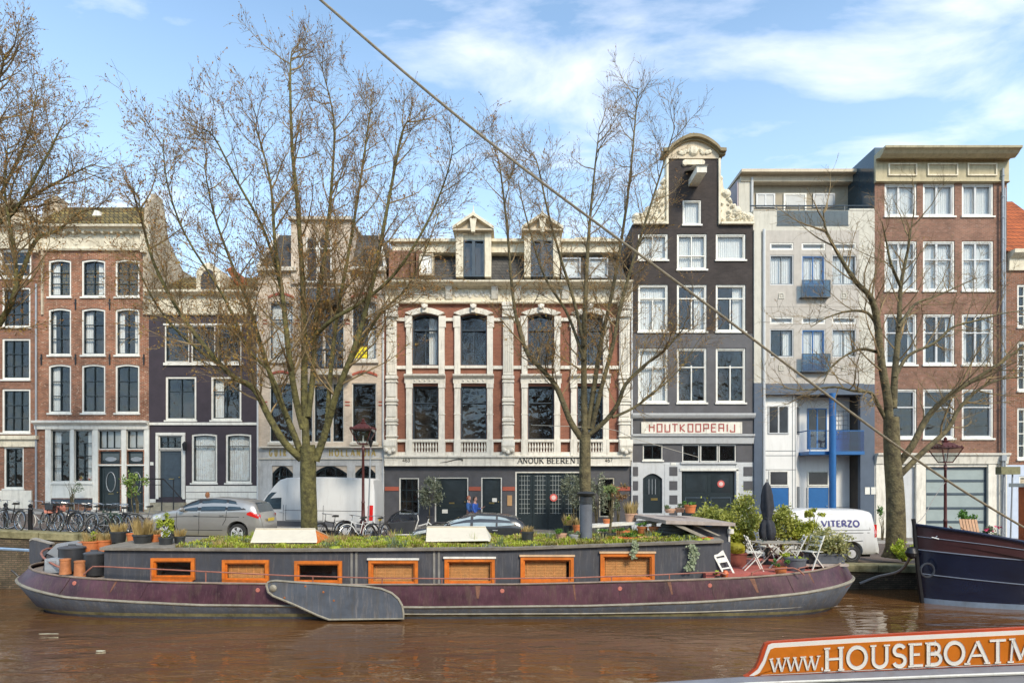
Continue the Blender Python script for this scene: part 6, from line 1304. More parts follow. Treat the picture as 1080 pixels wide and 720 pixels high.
# ================================================================= vehicles
RUB = M('tyre_rubber', (.022,.022,.022), .8, .2, 8); CGL = glass_mat('car_glass', (.38,.45,.48), 1.9, .0); CIN = M('car_interior', (.03,.03,.032), .8, .3, 3)
LAMPR = M('tail_lamp_red', (.55,.015,.012), .2, .1, 8, coat=.6); LAMPC = M('head_lamp_clear', (.55,.58,.6), .12, .1, 8, coat=.6); ALLOY = M('alloy_rim', (.66,.66,.67), .35, .1, 6, metal=.3); STEELR = M('steel_rim', (.42,.43,.44), .4, .15, 6, metal=.5)
def car(name, label, cat, S):
    """front towards -x; modelled round the origin"""
    t = thing(name, label, cat, local=True); L_ = S['L']; top, belt, W = S['top'], S['belt'], S['w']; zc = S.get('clear', .2)
    wx, r = S['wheels'], S['r']; k_in = S.get('tumble', .30); Rr = r+.055
    def zb(x):
        z = interp(x, S['sill'])
        for c in wx:
            if abs(x-c) < Rr: z = max(z, r+math.sqrt(Rr*Rr-(x-c)**2))
        return z
    def side(x, z):
        w = interp(x, W); zt = interp(x, top); be = min(interp(x, belt), zt-.02); wr = w-k_in*(zt-be)-.03
        if z >= be: return lerp(w*.985, wr, max(0,min(1,(z-be)/max(.02,zt-.05-be))))
        lo = .30; m_ = lo+(be-lo)*.55
        if z > m_: return lerp(w, w*.985, (z-m_)/(be-m_))
        return lerp(w*.965, w, max(0,(z-lo))/(m_-lo))
    def ring(x):
        zt = interp(x, top); be = min(interp(x, belt), zt-.02); z0 = zb(x); w = interp(x, W); wr = w-k_in*(zt-be)-.03
        z0 = min(z0, be-.06); zz = [z0, lerp(z0,be,.12), lerp(z0,be,.55), lerp(z0,be,.85), be]
        h = [(0,z0),(w*.9,z0),]+[(side(x,z), z) for z in zz[1:]]+[((w*.985+wr)/2+.012*(zt-be), (be+zt)/2),(wr,zt-.05),(wr-.07,zt-.012),(wr*.5,zt+.008)]
        return [(x,-a,b) for a, b in h]+[(x,0,zt+.014)]+[(x,a,b) for a, b in h[::-1][:-1]]
    xs = sorted(set([L_*i/90 for i in range(1,90)]+[.005,.03,L_-.005,L_-.03]+[c+Rr*s*m_ for c in wx for s in (-1,1) for m_ in (1.001,.97,.9)])); xs = [x for x in xs if 0 < x < L_]
    q = MB(); q.loft([ring(x) for x in xs]); body = q.build('body', S['paint'], t, smooth=38)
    q = MB(); q.box(.25,-interp(1,W)*.75,.22,L_-.25,interp(1,W)*.75,.42); q.build('underbody', CIN, t)
    def strip(pts_lo, pts_hi, sgn, off, mb, rows=4, mat=0):
        g = []
        for (xa, za), (xb, zb_) in zip(pts_lo, pts_hi): g.append([(lerp(xa,xb,j/rows), sgn*(side(lerp(xa,xb,j/rows), lerp(za,zb_,j/rows))+off), lerp(za,zb_,j/rows)) for j in range(rows+1)])
        for a, b in zip(g, g[1:]):
            for j in range(rows): mb.poly([a[j], b[j], b[j+1], a[j+1]], mat)
    def panel(outline_lo, outline_hi, nm, mt, off=.008, parent=body, both=True, n=14):
        xa, xb = outline_lo[0][0], outline_lo[-1][0]
        for sg in ((-1,1) if both else (-1,)):
            q = MB()
            lo = [(lerp(xa,xb,i/n), interp(lerp(xa,xb,i/n), outline_lo)) for i in range(n+1)]; hi = [(x_, interp(x_, outline_hi)) for x_, _ in lo]; strip(lo, hi, sg, off, q); q.build(nm, mt, parent, smooth=40)
    for lo, hi, nm in S['glass']:
        panel([(x,z-.03) for x,z in lo], [(x,z+.025) for x,z in hi], 'window_seal', W_['iron'], .006)
        panel(lo, hi, nm, S.get('gl', M('tinted_car_window', (.035,.055,.07), .04, .4, 1.2, spec=.7)), .012)
    def cap(x0, x1, nm, mt, inset=.10, off=.02):
        q = MB(); n = 10; g = []
        for i in range(n+1):
            x = lerp(x0,x1,i/n); zt = interp(x, top); be = min(interp(x, belt), zt-.02); w = interp(x,W)-k_in*(zt-be)-.03-inset; g.append([(x, w*s/3, zt+off-.004*abs(s)) for s in range(-3,4)])
        for a, b in zip(g, g[1:]):
            for j in range(6): q.poly([a[j],b[j],b[j+1],a[j+1]])
        q.build(nm, mt, body, smooth=40)
    for x0, x1, nm in S['caps']: cap(x0, x1, nm, M('tinted_car_window'))
    for lo, hi, nm, mt, n_ in S['patches']: panel(lo, hi, nm, mt, .01, n=n_)
    # seams
    q = MB()
    for P in S['seams']:
        for sg in (-1,1):
            for (xa,za),(xb,zb_) in zip(P, P[1:]):
                n = 8; 
                for i in range(n):
                    a = (lerp(xa,xb,i/n), lerp(za,zb_,i/n)); b = (lerp(xa,xb,(i+1)/n), lerp(za,zb_,(i+1)/n)); d = Vector((b[0]-a[0], b[1]-a[1])); nn = Vector((-d.y,d.x)).normalized()*.009
                    q.poly([(a[0]-nn.x, sg*(side(*a)+.004), a[1]-nn.y),(b[0]-nn.x, sg*(side(*b)+.004), b[1]-nn.y),(b[0]+nn.x, sg*(side(*b)+.004), b[1]+nn.y),(a[0]+nn.x, sg*(side(*a)+.004), a[1]+nn.y)])
    q.build('door_seams', W_['iron'], body)
    for hx, hz in S['handles']:
        for sg in (-1,1): q = MB(); y = sg*(side(hx,hz)+.03); q.tube([(hx,y-sg*.03,hz),(hx+.02,y,hz),(hx+.15,y,hz),(hx+.17,y-sg*.03,hz)], .013, 5); q.build('door_handle', S['hm'] if 'hm' in S else S['paint'], body)
    mx, mz = S['mirror']
    for sg in (-1,1): q = MB(); y = sg*(side(mx,mz)+.12); q.lathe([(0,-.09),(.07,-.07),(.10,0),(.09,.06),(0,.08)], (0,0,0), 12, 0, 'y'); o = MB(); o.add(q, Matrix.Translation((mx,y,mz+.05)) @ Matrix.Diagonal((.8,1.15,.8,1))); o.tube([(mx,sg*side(mx,mz),mz-.02),(mx,y,mz+.03)], .02, 5); o.build('wing_mirror', S.get('mm', S['paint']), body, smooth=40)
    for wxx in wx:
        for sg in (-1,1):
            w = interp(wxx, W); yo = sg*(w-.015); q = MB(); q.lathe([(r*.62,-.11),(r*.93,-.115),(r,-.07),(r,.07),(r*.93,.115),(r*.62,.11)], (wxx, sg*(w-.125), r), 28, 0, 'y', cap=True); wh = q.build('wheel', RUB, t, smooth=40)
            q = MB(); q.lathe([(r*.66,0),(r*.64,sg*.012),(r*.58,-sg*.02),(0,-sg*.03)], (wxx, yo-sg*.006, r), 28, 0, 'y'); q.build('rim', CIN if S['alloy'] else STEELR, wh, smooth=40)
            q = MB(); nsp = S.get('spokes', 5)
            if S['alloy']:
                q.lathe([(r*.66,0),(r*.665,sg*.016),(r*.60,sg*.012),(r*.60,0)], (wxx, yo-sg*.004, r), 28, 0, 'y', cap=False)
                for k in range(nsp*2 if S.get('dbl') else nsp):
                    a = 2*math.pi*(k//2 if S.get('dbl') else k)/nsp+((.16 if k % 2 else -.16) if S.get('dbl') else 0); u = Vector((math.cos(a),0,math.sin(a))); v = Vector((-math.sin(a),0,math.cos(a))); c0 = Vector((wxx, yo-sg*.012, r)); q.prism([c0+v*.022, c0+u*r*.61+v*.03, c0+u*r*.61-v*.03, c0-v*.022], (0,sg*.02,0))
            q.lathe([(0,sg*.02),(r*.13,sg*.018),(r*.15,0)], (wxx, yo-sg*.004, r), 12, 0, 'y'); 
            if not S['alloy']: q.lathe([(r*.42,sg*.012),(r*.44,sg*.0)], (wxx, yo-sg*.004, r), 20, 0, 'y'); q.lathe([(r*.64,sg*.016),(r*.66,0),(r*.60,0)], (wxx, yo-sg*.004, r), 24, 0, 'y', cap=False)
            q.build('hub', ALLOY, wh)
    z = S.get('plate_z', .75)
    q = MB(); xr = L_+.005; q.box(xr,-.26,z,xr+.02,.26,z+.11); q.build('number_plate', M('yellow_plate', (.75,.55,.05), .4, .05, 8), body)
    return t
SILV = M('champagne_silver_paint', (.40,.385,.36), .28, .05, 1, metal=.55, coat=.5); WVAN = M('white_van_paint', (.62,.62,.61), .4, .05, 1, coat=.3, dirt=.2); BLKC = M('graphite_car_paint', (.05,.053,.058), .25, .08, 1, metal=.4, coat=.6)
S1 = dict(L=4.34, r=.33, wheels=(.78,3.45), paint=SILV, alloy=True, dbl=True, tumble=.34,
  top=[(0,.55),(.06,.78),(.25,.93),(.9,1.07),(1.15,1.12),(1.6,1.36),(2.0,1.50),(2.5,1.555),(3.1,1.54),(3.7,1.46),(4.02,1.36),(4.2,1.0),(4.3,.75),(4.34,.55)],
  belt=[(0,.5),(.25,.85),(1.1,1.01),(2.2,1.06),(3.3,1.10),(3.9,1.10),(4.2,.93),(4.3,.68),(4.34,.5)], w=[(0,.55),(.08,.72),(.3,.84),(.8,.90),(2.2,.90),(3.6,.90),(4.1,.84),(4.28,.74),(4.34,.62)],
  sill=[(0,.30),(.3,.2),(4,.22),(4.34,.35)],
  glass=[([(1.28,1.08),(1.95,1.09)],[(1.28,1.10),(1.5,1.26),(1.95,1.45)],'front_side_window'),([(2.08,1.095),(2.98,1.125)],[(2.08,1.465),(2.5,1.49),(2.98,1.47)],'rear_side_window'),([(3.06,1.13),(3.55,1.17)],[(3.06,1.465),(3.3,1.42),(3.55,1.22)],'quarter_window')],
  caps=[(1.22,1.9,'windscreen'),(3.95,4.17,'rear_window')],
  patches=[([(1.26,1.06),(3.74,1.15)],[(1.26,1.07),(1.5,1.29),(2.0,1.475),(2.5,1.51),(3.1,1.49),(3.5,1.29),(3.74,1.17)],'window_surround',W_['iron'],24),([(3.78,.98),(4.24,.84)],[(3.78,1.04),(3.9,1.10),(4.24,.99)],'tail_light',LAMPR,8),([(.10,.66),(.62,.82)],[(.10,.78),(.62,.92)],'headlight',LAMPC,8)],
  seams=[[(1.2,1.02),(1.18,.55),(1.3,.26)],[(2.02,1.07),(2.03,.5),(2.0,.26)],[(3.04,1.1),(3.02,.8),(2.9,.6)],[(.9,.83),(1.5,.87),(3.7,.90)],[(1.3,.40),(2.9,.42)]], handles=[(1.82,.92),(2.78,.95)], mirror=(1.42,1.06))
c = car('parked_car', 'silver compact family car parked on the quay in front of the dark house', 'car', S1); xx = (151-540)*21.4/F; place(c, (xx, 22.3, zg(xx+2)+.0)); c.rotation_euler = (0, R(1.6), 0); c.scale = (.94,.97,1)
S2 = dict(L=4.30, r=.32, wheels=(.80,3.4), paint=BLKC, alloy=True, tumble=.36,
  top=[(0,.5),(.08,.72),(.3,.84),(1.0,.97),(1.15,1.0),(1.6,1.22),(2.0,1.38),(2.5,1.455),(3.1,1.44),(3.75,1.36),(4.0,1.22),(4.18,.98),(4.26,.7),(4.30,.5)],
  belt=[(0,.45),(.3,.78),(1.1,.92),(2.2,.96),(3.3,1.0),(3.9,1.02),(4.1,.92),(4.30,.45)], w=[(0,.55),(.08,.7),(.3,.82),(.8,.88),(2.2,.88),(3.6,.88),(4.1,.82),(4.25,.72),(4.30,.6)],
  sill=[(0,.28),(.3,.18),(4,.2),(4.3,.33)],
  glass=[([(1.22,.98),(2.15,1.0)],[(1.22,1.0),(1.5,1.17),(2.15,1.37)],'front_side_window'),([(2.25,1.0),(3.05,1.02)],[(2.25,1.375),(3.05,1.37)],'rear_side_window'),([(3.12,1.03),(3.7,1.09)],[(3.12,1.365),(3.4,1.32),(3.7,1.17)],'quarter_window')],
  gl=M('pale_reflecting_window', (.30,.36,.38), .08, .3, 1.5, spec=.9), caps=[(1.2,1.85,'windscreen'),(3.85,4.1,'rear_window')],
  patches=[([(1.2,.97),(3.78,1.06)],[(1.2,.98),(1.5,1.19),(2.1,1.385),(2.6,1.40),(3.15,1.385),(3.5,1.30),(3.78,1.10)],'window_surround',W_['iron'],24),([(3.95,.78),(4.23,.74)],[(3.95,.90),(4.23,.93)],'tail_light',LAMPR,8),([(.10,.60),(.6,.72)],[(.10,.7),(.6,.82)],'headlight',LAMPC,8)],
  seams=[[(1.15,.92),(1.15,.5)],[(2.2,.98),(2.2,.3)],[(3.08,1.0),(3.05,.7)]], handles=[(2.0,.86),(2.95,.88)], mirror=(1.4,.98), hm=ALLOY)
c = car('parked_car', 'dark graphite hatchback parked behind the white skylight cover', 'car', S2); xx = (432-540)*22.0/F; place(c, (xx, 22.6, zg(xx+2)+.0)); c.rotation_euler = (0, R(2), 0)
# tall delivery van
VP = M('van_dark_trim', (.10,.105,.12), .6, .1, 4)
S3 = dict(L=5.75, r=.34, wheels=(.95,4.55), paint=WVAN, alloy=False, tumble=.075, clear=.3,
  top=[(0,.6),(.05,.9),(.3,1.06),(.85,1.22),(1.2,1.75),(1.5,2.15),(1.72,2.38),(2.0,2.47),(2.5,2.5),(3.5,2.52),(5.5,2.50),(5.66,2.42),(5.72,1.4),(5.75,.6)],
  belt=[(0,.55),(.3,.95),(.9,1.15),(1.5,1.22),(5.6,1.25),(5.75,.55)], w=[(0,.6),(.1,.82),(.4,.95),(1,1.0),(5.4,1.0),(5.68,.97),(5.75,.9)], sill=[(0,.34),(5.75,.36)],
  glass=[([(.98,1.2),(1.85,1.22)],[(.98,1.25),(1.28,1.72),(1.45,1.86),(1.85,1.88)],'front_side_window')],
  caps=[(.95,1.72,'windscreen')], patches=[([(5.45,.80),(5.66,.80)],[(5.45,1.42),(5.66,1.42)],'tail_light',LAMPR,4),([(.1,.82),(.6,.95)],[(.1,.95),(.6,1.12)],'headlight',LAMPC,6),([(1.35,.50),(4.1,.50)],[(1.35,.72),(4.1,.72)],'side_moulding',VP,10),([(5.0,.50),(5.6,.50)],[(5.0,.72),(5.6,.72)],'side_moulding',VP,4)],
  seams=[[(1.95,2.1),(1.95,.5)],[(2.05,2.15),(3.6,2.17),(3.6,.75),(2.05,.75),(2.05,2.15)],[(3.7,2.2),(5.4,2.2)],[(2.0,1.15),(5.5,1.17)],[(3.7,1.9),(5.45,1.9),(5.45,1.3)],[(.9,1.15),(1.0,.6)]], handles=[(1.78,1.08)], mirror=(1.25,1.25), mm=VP)
c = car('delivery_van', 'long high roofed white delivery van parked behind the biggest tree', 'van', S3); xx = (245-540)*24.3/F; place(c, (xx, 25.6, zg(xx+3)-.05), 0); c.scale = (.965,1,.99); c.rotation_euler = (0, R(1.2), 0)
# mid-size van with lettering
S4 = dict(L=5.14, r=.34, wheels=(.92,4.12), paint=WVAN, alloy=False, tumble=.2, clear=.25,
  top=[(0,.55),(.05,.85),(.3,1.02),(.95,1.17),(1.5,1.62),(1.85,1.80),(2.5,1.90),(4.6,1.88),(4.9,1.80),(5.05,1.25),(5.14,.6)],
  belt=[(0,.5),(.3,.9),(1,1.05),(1.6,1.12),(4.9,1.15),(5.14,.5)], w=[(0,.6),(.1,.8),(.4,.92),(1,.965),(4.6,.965),(5.0,.93),(5.14,.85)], sill=[(0,.3),(5.14,.32)],
  glass=[([(1.15,1.13),(2.0,1.15)],[(1.15,1.16),(1.6,1.5),(2.0,1.66)],'front_side_window')],
  caps=[(1.0,1.75,'windscreen')], patches=[([(4.93,.92),(5.09,.92)],[(4.93,1.36),(5.09,1.36)],'tail_light',LAMPR,3),([(.1,.75),(.6,.88)],[(.1,.9),(.6,1.04)],'headlight',LAMPC,6)],
  seams=[[(2.1,1.75),(2.1,.4)],[(3.2,1.75),(3.2,.5)],[(2.2,1.05),(4.75,1.08)],[(3.35,1.72),(4.4,1.70),(4.72,1.35),(4.78,1.18),(3.35,1.16)],[(2.2,.72),(3.6,.74),(4.5,.80)]], handles=[(1.95,1.0),(2.3,1.0)], mirror=(1.4,1.15), mm=VP)
c = car('delivery_van', 'silver white panel van with blue lettering on its side, parked by the crooked tree', 'van', S4); c['_S'] = 1; xx = (930-540)*21.5/F-5.14; place(c, (xx, 22.5, zg(xx+3)+.02))
asp_ = (1.33-text_width('VITERZO', .24, GL, 0, .1))/(text_width('VITERZO', .24, GL, 1, .1)-text_width('VITERZO', .24, GL, 0, .1))
mb, _ = write('VITERZO', .24, lambda u, v, d: (3.08+u, -(.95-.236*(1.28+v-1.15))-.010-d, 1.28+v), .24, GL, False, asp_, .1)
body4 = [o for o in C.objects if o.parent == c and o.name.startswith('body')][0]
mb.build('lettering', M('navy_lettering', (.02,.02,.16), .5, .1, 6), body4)
del c['_S']

# ================================================================= bicycles
CHR = M('chrome', (.55,.55,.55), .25, .1, 8, metal=1); SAD = M('black_leather', (.02,.018,.016), .5, .2, 8); WHT = W_['white']
def bicycle(label, frame, loc, rot, group, lean=0, rimm=None, mud=True, crate=None, bag=None, s=1):
    t = thing('bicycle', label, 'bicycle', local=True, group=group); r = .345
    for x in (0, 1.08):
        q = MB(); n = 24
        for rr, th in ((r, .019), (r-.03, .011)):
            P = [(x+rr*math.cos(6.2832*i/n), 0, r+.02+rr*math.sin(6.2832*i/n)) for i in range(n+1)]; q.tube(P, th, 5, 0 if th > .015 else 1, False)
        for i in range(14): a = 6.2832*i/14; q.tube([(x+.02*math.cos(a+1), .02*(1 if i % 2 else -1), r+.02+.02*math.sin(a+1)),(x+(r-.03)*math.cos(a), 0, r+.02+(r-.03)*math.sin(a))], .0022, 3, 1, False)
        q.lathe([(.02,-.04),(.02,.04)], (x,0,r+.02), 8, 1, 'y'); w = q.build('wheel', [rimm or RUB, CHR], t)
        if mud: q = MB(); P = [(x+(r+.035)*math.cos(a), 0, r+.02+(r+.035)*math.sin(a)) for a in [R(d) for d in (range(20,190,14) if x > .5 else range(10,150,14))]]; q.tube(P, .018, 4); q.build('mudguard', frame, w)
    bb = (.46,0,.30); st = (.36+.28,0,.86); hd = (.17+.06,0,.88); hb = (.20,0,.72)
    bb = (.55,0,.30); st = (.70,0,.82); hd = (.22,0,.86); hb = (.19,0,.68); rx = (1.08,0,r+.02)
    q = MB()
    for a, b, th in ((bb,st,.017),(bb,hb,.018),(hd,hb,.019),((.66,0,.70),(.21,0,.80),.016),(bb,rx,.012),((.68,0,.76),rx,.010)): q.tube([a,b], th, 6)
    for sg in (-.05,.05): q.tube([hb,(.12,sg,.55),(0,sg,r+.02)], .011, 5)
    q.tube([(1.2,0,.78),(.75,0,.76)], .012, 5); q.tube([(1.15,.03,.78),rx], .006, 4)
    fr = q.build('frame', frame, t)
    q = MB(); q.tube([(.22,0,.86),(.24,0,1.02),(.18,0,1.06)], .012, 6); q.tube([(.42,-.28,1.02),(.30,-.25,1.05),(.18,-.12,1.07),(.18,.12,1.07),(.30,.25,1.05),(.42,.28,1.02)], .011, 6); q.build('handlebar', CHR, fr)
    q = MB(); q.loft([[(.56,-.02,.93),(.56,.02,.93),(.56,.02,.96),(.56,-.02,.96)],[(.68,-.05,.92),(.68,.05,.92),(.68,.05,.98),(.68,-.05,.98)],[(.80,-.10,.93),(.80,.10,.93),(.80,.10,1.0),(.80,-.10,1.0)]]); q.tube([(.70,0,.82),(.715,0,.94)], .012, 6); q.build('saddle', SAD, fr)
    q = MB(); q.lathe([(.09,-.004),(.09,.004)], (bb[0],-.05,bb[2]), 16, 0, 'y'); q.box(bb[0]-.01,-.09,bb[2]-.17,bb[0]+.01,-.06,bb[2]); q.box(bb[0]-.01,.06,bb[2],bb[0]+.01,.09,bb[2]+.17); q.box(bb[0]-.05,-.15,bb[2]-.18,bb[0]+.05,-.09,bb[2]-.16); q.build('pedal_crank', CHR, fr)
    place(t, loc, rot); t.rotation_euler = (R(lean), 0, rot); t.scale = (s,)*3
    if crate is not None:
        k = thing('front_crate', crate, 'crate', loc, local=True); q = MB(); mt = BIN; q.box(-.22,-.17,.80,.14,.17,.82); 
        for z in (.84,.90,.96,1.02): rect = [(-.22,-.17),(.14,-.17),(.14,.17),(-.22,.17)]; q.tube([(a,b,z) for a,b in rect+rect[:1]], .012, 4)
        for a, b in ((-.22,-.17),(.14,-.17),(.14,.17),(-.22,.17),(-.04,-.17),(-.04,.17)): q.tube([(a,b,.8),(a,b,1.04)], .012, 4)
        q.box(-.22,-.17,.82,.14,-.165,1.0); q.build('basket', mt, k); k.rotation_euler = t.rotation_euler; k.location = t.location; k.scale = t.scale
    if bag is not None:
        k = thing('saddle_bag', bag, 'bag', loc, local=True); q = MB(); 
        q.loft([[(.82,y,.62),(.80,y,.80),(.86,y,.88),(1.26,y,.90),(1.32,y,.82),(1.30,y,.64)] for y in (-.20,-.16,.16,.20)]); q.build('pannier', M('salmon_canvas', (.62,.24,.17), .7, .1, 6), k, bevel=.02); q = MB(); q.tube([(.95,-.21,.9),(.95,-.21,.65)], .01, 4); q.tube([(1.18,-.21,.9),(1.18,-.21,.65)], .01, 4); q.build('strap', SAD, k); k.rotation_euler = t.rotation_euler; k.location = t.location; k.scale = t.scale
    return t
FR = [M('bike_black', (.02,.02,.022), .35, .2, 8), M('bike_grey', (.22,.23,.24), .35, .2, 8, metal=.4), M('bike_white', (.65,.65,.63), .4, .1, 8), M('bike_blue', (.05,.09,.16), .4, .2, 8), M('bike_green', (.05,.09,.06), .4, .2, 8)]
TW = M('cream_tyre', (.58,.56,.52), .7, .15, 8)
bl = [(-22,1,0,'half cut off by the left edge'),(2,0,0,'beside the iron post at the left edge'),(28,1,0,'with pale tyres and a salmon bag behind its saddle'),(46,0,0,'just right of the pale tyred one'),(56,0,0,'with the black crate on its handlebar'),(66,3,0,'under the white ground floor window'),(76,1,0,'in the thick of the parked row'),(84,0,0,'below the flower pots of the window'),(92,2,0,'white framed in the middle of the row'),(99,0,0,'left of the dark front doors'),(106,4,0,'under the left front door'),(112,1,0,'between the two front doors'),(119,0,0,'under the right front door'),(136,1,0,'standing alone by the small budding tree')]
rb = random.Random(8)
for i, (px, fc, _, lb_) in enumerate(bl):
    Y = 21.75+rb.uniform(0,.5)+(1.0 if i == 13 else 0); x = (px-540)*Y/F; rot = R(rb.uniform(-18,14)) if i in (2,4,5) else R(rb.uniform(-50,50))+ (math.pi if rb.random() < .3 else 0)
    bicycle('bicycle '+lb_+', parked on the quay', FR[fc], (x+(1.0 if abs(rot) > 2 else 0), Y, zg(x)+.0), rot, 'bicycles parked along the quay', rb.uniform(-6,6), TW if i in (2,5) else None, i != 5, 'black plastic crate on the front of a parked bicycle' if i == 4 else None, 'salmon pink pannier bag on a pale tyred bicycle' if i == 2 else None)
bicycle('black bicycle leaning by the trunk of the biggest tree, seen nearly head on', FR[0], (at(338,0,22.4).x, 22.3, zg(-7)), R(62), 'bicycles parked along the quay', 4)
bicycle('white bicycle standing left of the red lamp post', FR[2], (at(366,0,22.4).x, 22.3, zg(-6)), R(48), 'bicycles parked along the quay', 2)
bicycle('dark bicycle standing just right of the red lamp post', FR[0], (at(391,0,22.6).x, 22.6, zg(-5)), R(70), 'bicycles parked along the quay', -3)
# cargo bike with rain hood
t = thing('cargo_bike', 'dark boxed cargo bike with transparent rain hood and a white frame, by the charcoal shopfront', 'cargo bike', local=True)
q = MB(); q.loft([[(-.05,y,.62),(.15,y,.28),(1.05,y,.25),(1.15,y,.78),(.1,y,.70)] for y in (-.32,.32)]); q.build('box', BIN, t, bevel=.02)
q = MB(); q.loft([[(.02+.10*k,y,.72),(.2+.1*k,y,1.0+.03*k),(.6,y,1.22),(1.0-.03*k,y,1.15),(1.12,y,.82)] for k, y in ((0,-.3),(1,-.2),(1,.2),(0,.3))]); q.build('rain_hood', glass_mat('hood_plastic', (.62,.66,.72), 1.6, .05), t)
q = MB()
for y in (-.31,.31): q.tube([(.02,y,.72),(.2,y,1.0),(.6,y,1.22),(1.0,y,1.15),(1.12,y,.82)], .015, 5)
q.build('hood_frame', FR[0], t)
for x, r in ((-.3,.25),(2.05,.33)):
    q = MB(); n = 20; q.tube([(x+r*math.cos(6.2832*i/n),0,r+.02+r*math.sin(6.2832*i/n)) for i in range(n+1)], .024, 5, 0, False)
    for i in range(10): a = 6.2832*i/10; q.tube([(x,0,r+.02),(x+r*math.cos(a),0,r+.02+r*math.sin(a))], .003, 3, 1, False)
    q.build('wheel', [RUB, CHR], t)
q = MB(); 
for P in (((-.3,0,.27),(.1,0,.5)),((1.1,0,.30),(1.5,0,.30),(2.05,0,.35)),((1.1,0,.35),(1.25,0,.8),(1.22,0,1.0)),((1.5,0,.30),(1.68,0,.85)),((1.25,0,.55),(1.62,0,.65)),((1.65,0,.7),(2.05,0,.35)),((.1,-.33,.22),(1.1,-.33,.22))): q.tube(P, .024, 6)
fr = q.build('frame', FR[2], t); q = MB(); q.tube([(1.22,-.3,1.05),(1.22,.3,1.05)], .012, 5); q.build('handlebar', FR[0], fr); q = MB(); q.box(1.58,-.08,.88,1.82,.08,.94); q.build('saddle', SAD, fr, bevel=.02); q = MB(); q.lathe([(.12,-.02),(.12,.02)], (1.5,-.04,.32), 16, 0, 'y'); q.build('motor_cover', FR[0], fr)
place(t, (at(409,0,25.2).x, 25.2, zg(-4.5)), R(2))
# ================================================================= terrace on the bow
ZD = 1.19
def leg_bar(q, a, b, w=.022): q.tube([a, b], w, 4)
def folding_chair(label, px, pb, Y, rot, group='white folding chairs on the houseboat terrace', s=1):
    t = thing('folding_chair', label, 'chair', local=True, group=group)
    for sg in (-.2, .2):
        q = MB(); leg_bar(q, (.22,sg,0), (-.18,sg,.86), .018); q.build('leg', WHT, t); q = MB(); leg_bar(q, (-.22,sg*.85,0), (.20,sg*.85,.46), .018); q.build('leg', WHT, t)
    q = MB()
    for k in range(5): q.box(-.16+.075*k,-.20,.44,-.10+.075*k,.20,.46)
    q.build('seat', WHT, t); q = MB()
    for z in (.58,.68,.78): x = lerp(.22,-.18,z/.86); q.box(x-.01,-.2,z,x+.01,.2,z+.055)
    q.build('backrest', WHT, t); p = at(px, pb, Y); place(t, (p.x, Y, ZD), rot); t.scale = (s*1.1,)*3; return t
folding_chair('white folding chair with its back to the cabin, nearest the red brick planter', 794, 0, 17.2, R(-12), s=1.02)
folding_chair('white folding chair behind the table beside the closed parasol', 806, 0, 18.9, R(-60))
folding_chair('white folding chair at the right end of the table, turned sideways', 842, 0, 17.7, R(165)); folding_chair('outermost white folding chair at the right, tilted towards the round bush', 857, 0, 17.4, R(200), s=1.02)
t = thing('garden_table', 'weathered grey slatted folding table laid with glasses on the houseboat terrace', 'table', local=True); q = MB()
for k in range(8): q.box(-.72,-.40+.1*k,.70,.72,-.31+.1*k,.725)
q.build('tabletop', M('grey_timber'), t, bevel=.004)
for sg in (-.3,.3):
    for a, b in (((-.42,sg,0),(.30,sg,.70)),((.42,sg,0),(-.30,sg,.70))): q = MB(); leg_bar(q, a, b, .02); q.build('leg', WHT, t)
xt = at(821,0,17.9).x; place(t, (xt, 17.9, ZD), R(3))
for i, (dx, dy) in enumerate(((-.5,-.1),(-.3,.15),(.1,-.15),(.35,.1),(.5,-.2))): q = MB(); q.lathe([(.03,0),(.035,.12),(.03,.12),(.02,.01),(0,.01)], (xt+dx, 17.9+dy, ZD+.725), 10); tag(q.build('glass', glass_mat('drinking_glass', (.8,.85,.85), 1.5, 0)), ['leftmost','second from the left','middle','second from the right','rightmost'][i]+' empty drinking glass on the terrace table', 'glass', 'glasses on the terrace table')
t = thing('parasol', 'closed dark grey parasol tied up beside the terrace table', 'parasol', local=True); q = MB(); n = 24; rings = []
for z, r, f in ((1.62,.10,.3),(1.5,.22,.35),(1.3,.25,.4),(.95,.27,.35),(.55+.62,.26,.4),): pass
for z, r, f in ((.60,.10,.5),(.66,.24,.4),(.85,.27,.45),(1.08,.23,.35),(1.18,.15,.2),(1.26,.17,.25),(1.5,.23,.3),(1.8,.21,.25),(2.05,.14,.15),(2.16,.05,.05)):
    rings.append([(r*(1+f*math.sin(a*5*6.2832/n+z*3)*.75)*math.cos(6.2832*a/n), r*(1+f*math.sin(a*5*6.2832/n+z*3)*.75)*math.sin(6.2832*a/n), z) for a in range(n)])
q.loft(rings); q.build('canopy', M('charcoal_canvas', (.03,.032,.04), .85, .3, 5, bump=.4, bscale=14), t, smooth=70)
q = MB(); q.tube([(0,0,0),(0,0,2.24)], .024, 8); q.build('pole', W_['iron'], t); q = MB(); q.lathe([(.26,0),(.25,.06),(.06,.09),(.04,.25),(0,.25)], (0,0,0), 18); q.build('base', POTB, t); q = MB(); q.lathe([(.165,1.19),(.17,1.24)], (0,0,0), 12); q.build('tie_strap', POTB, t)
place(t, (at(809,0,18.5).x, 18.5, ZD)); t.scale = (.74,.74,1.14)
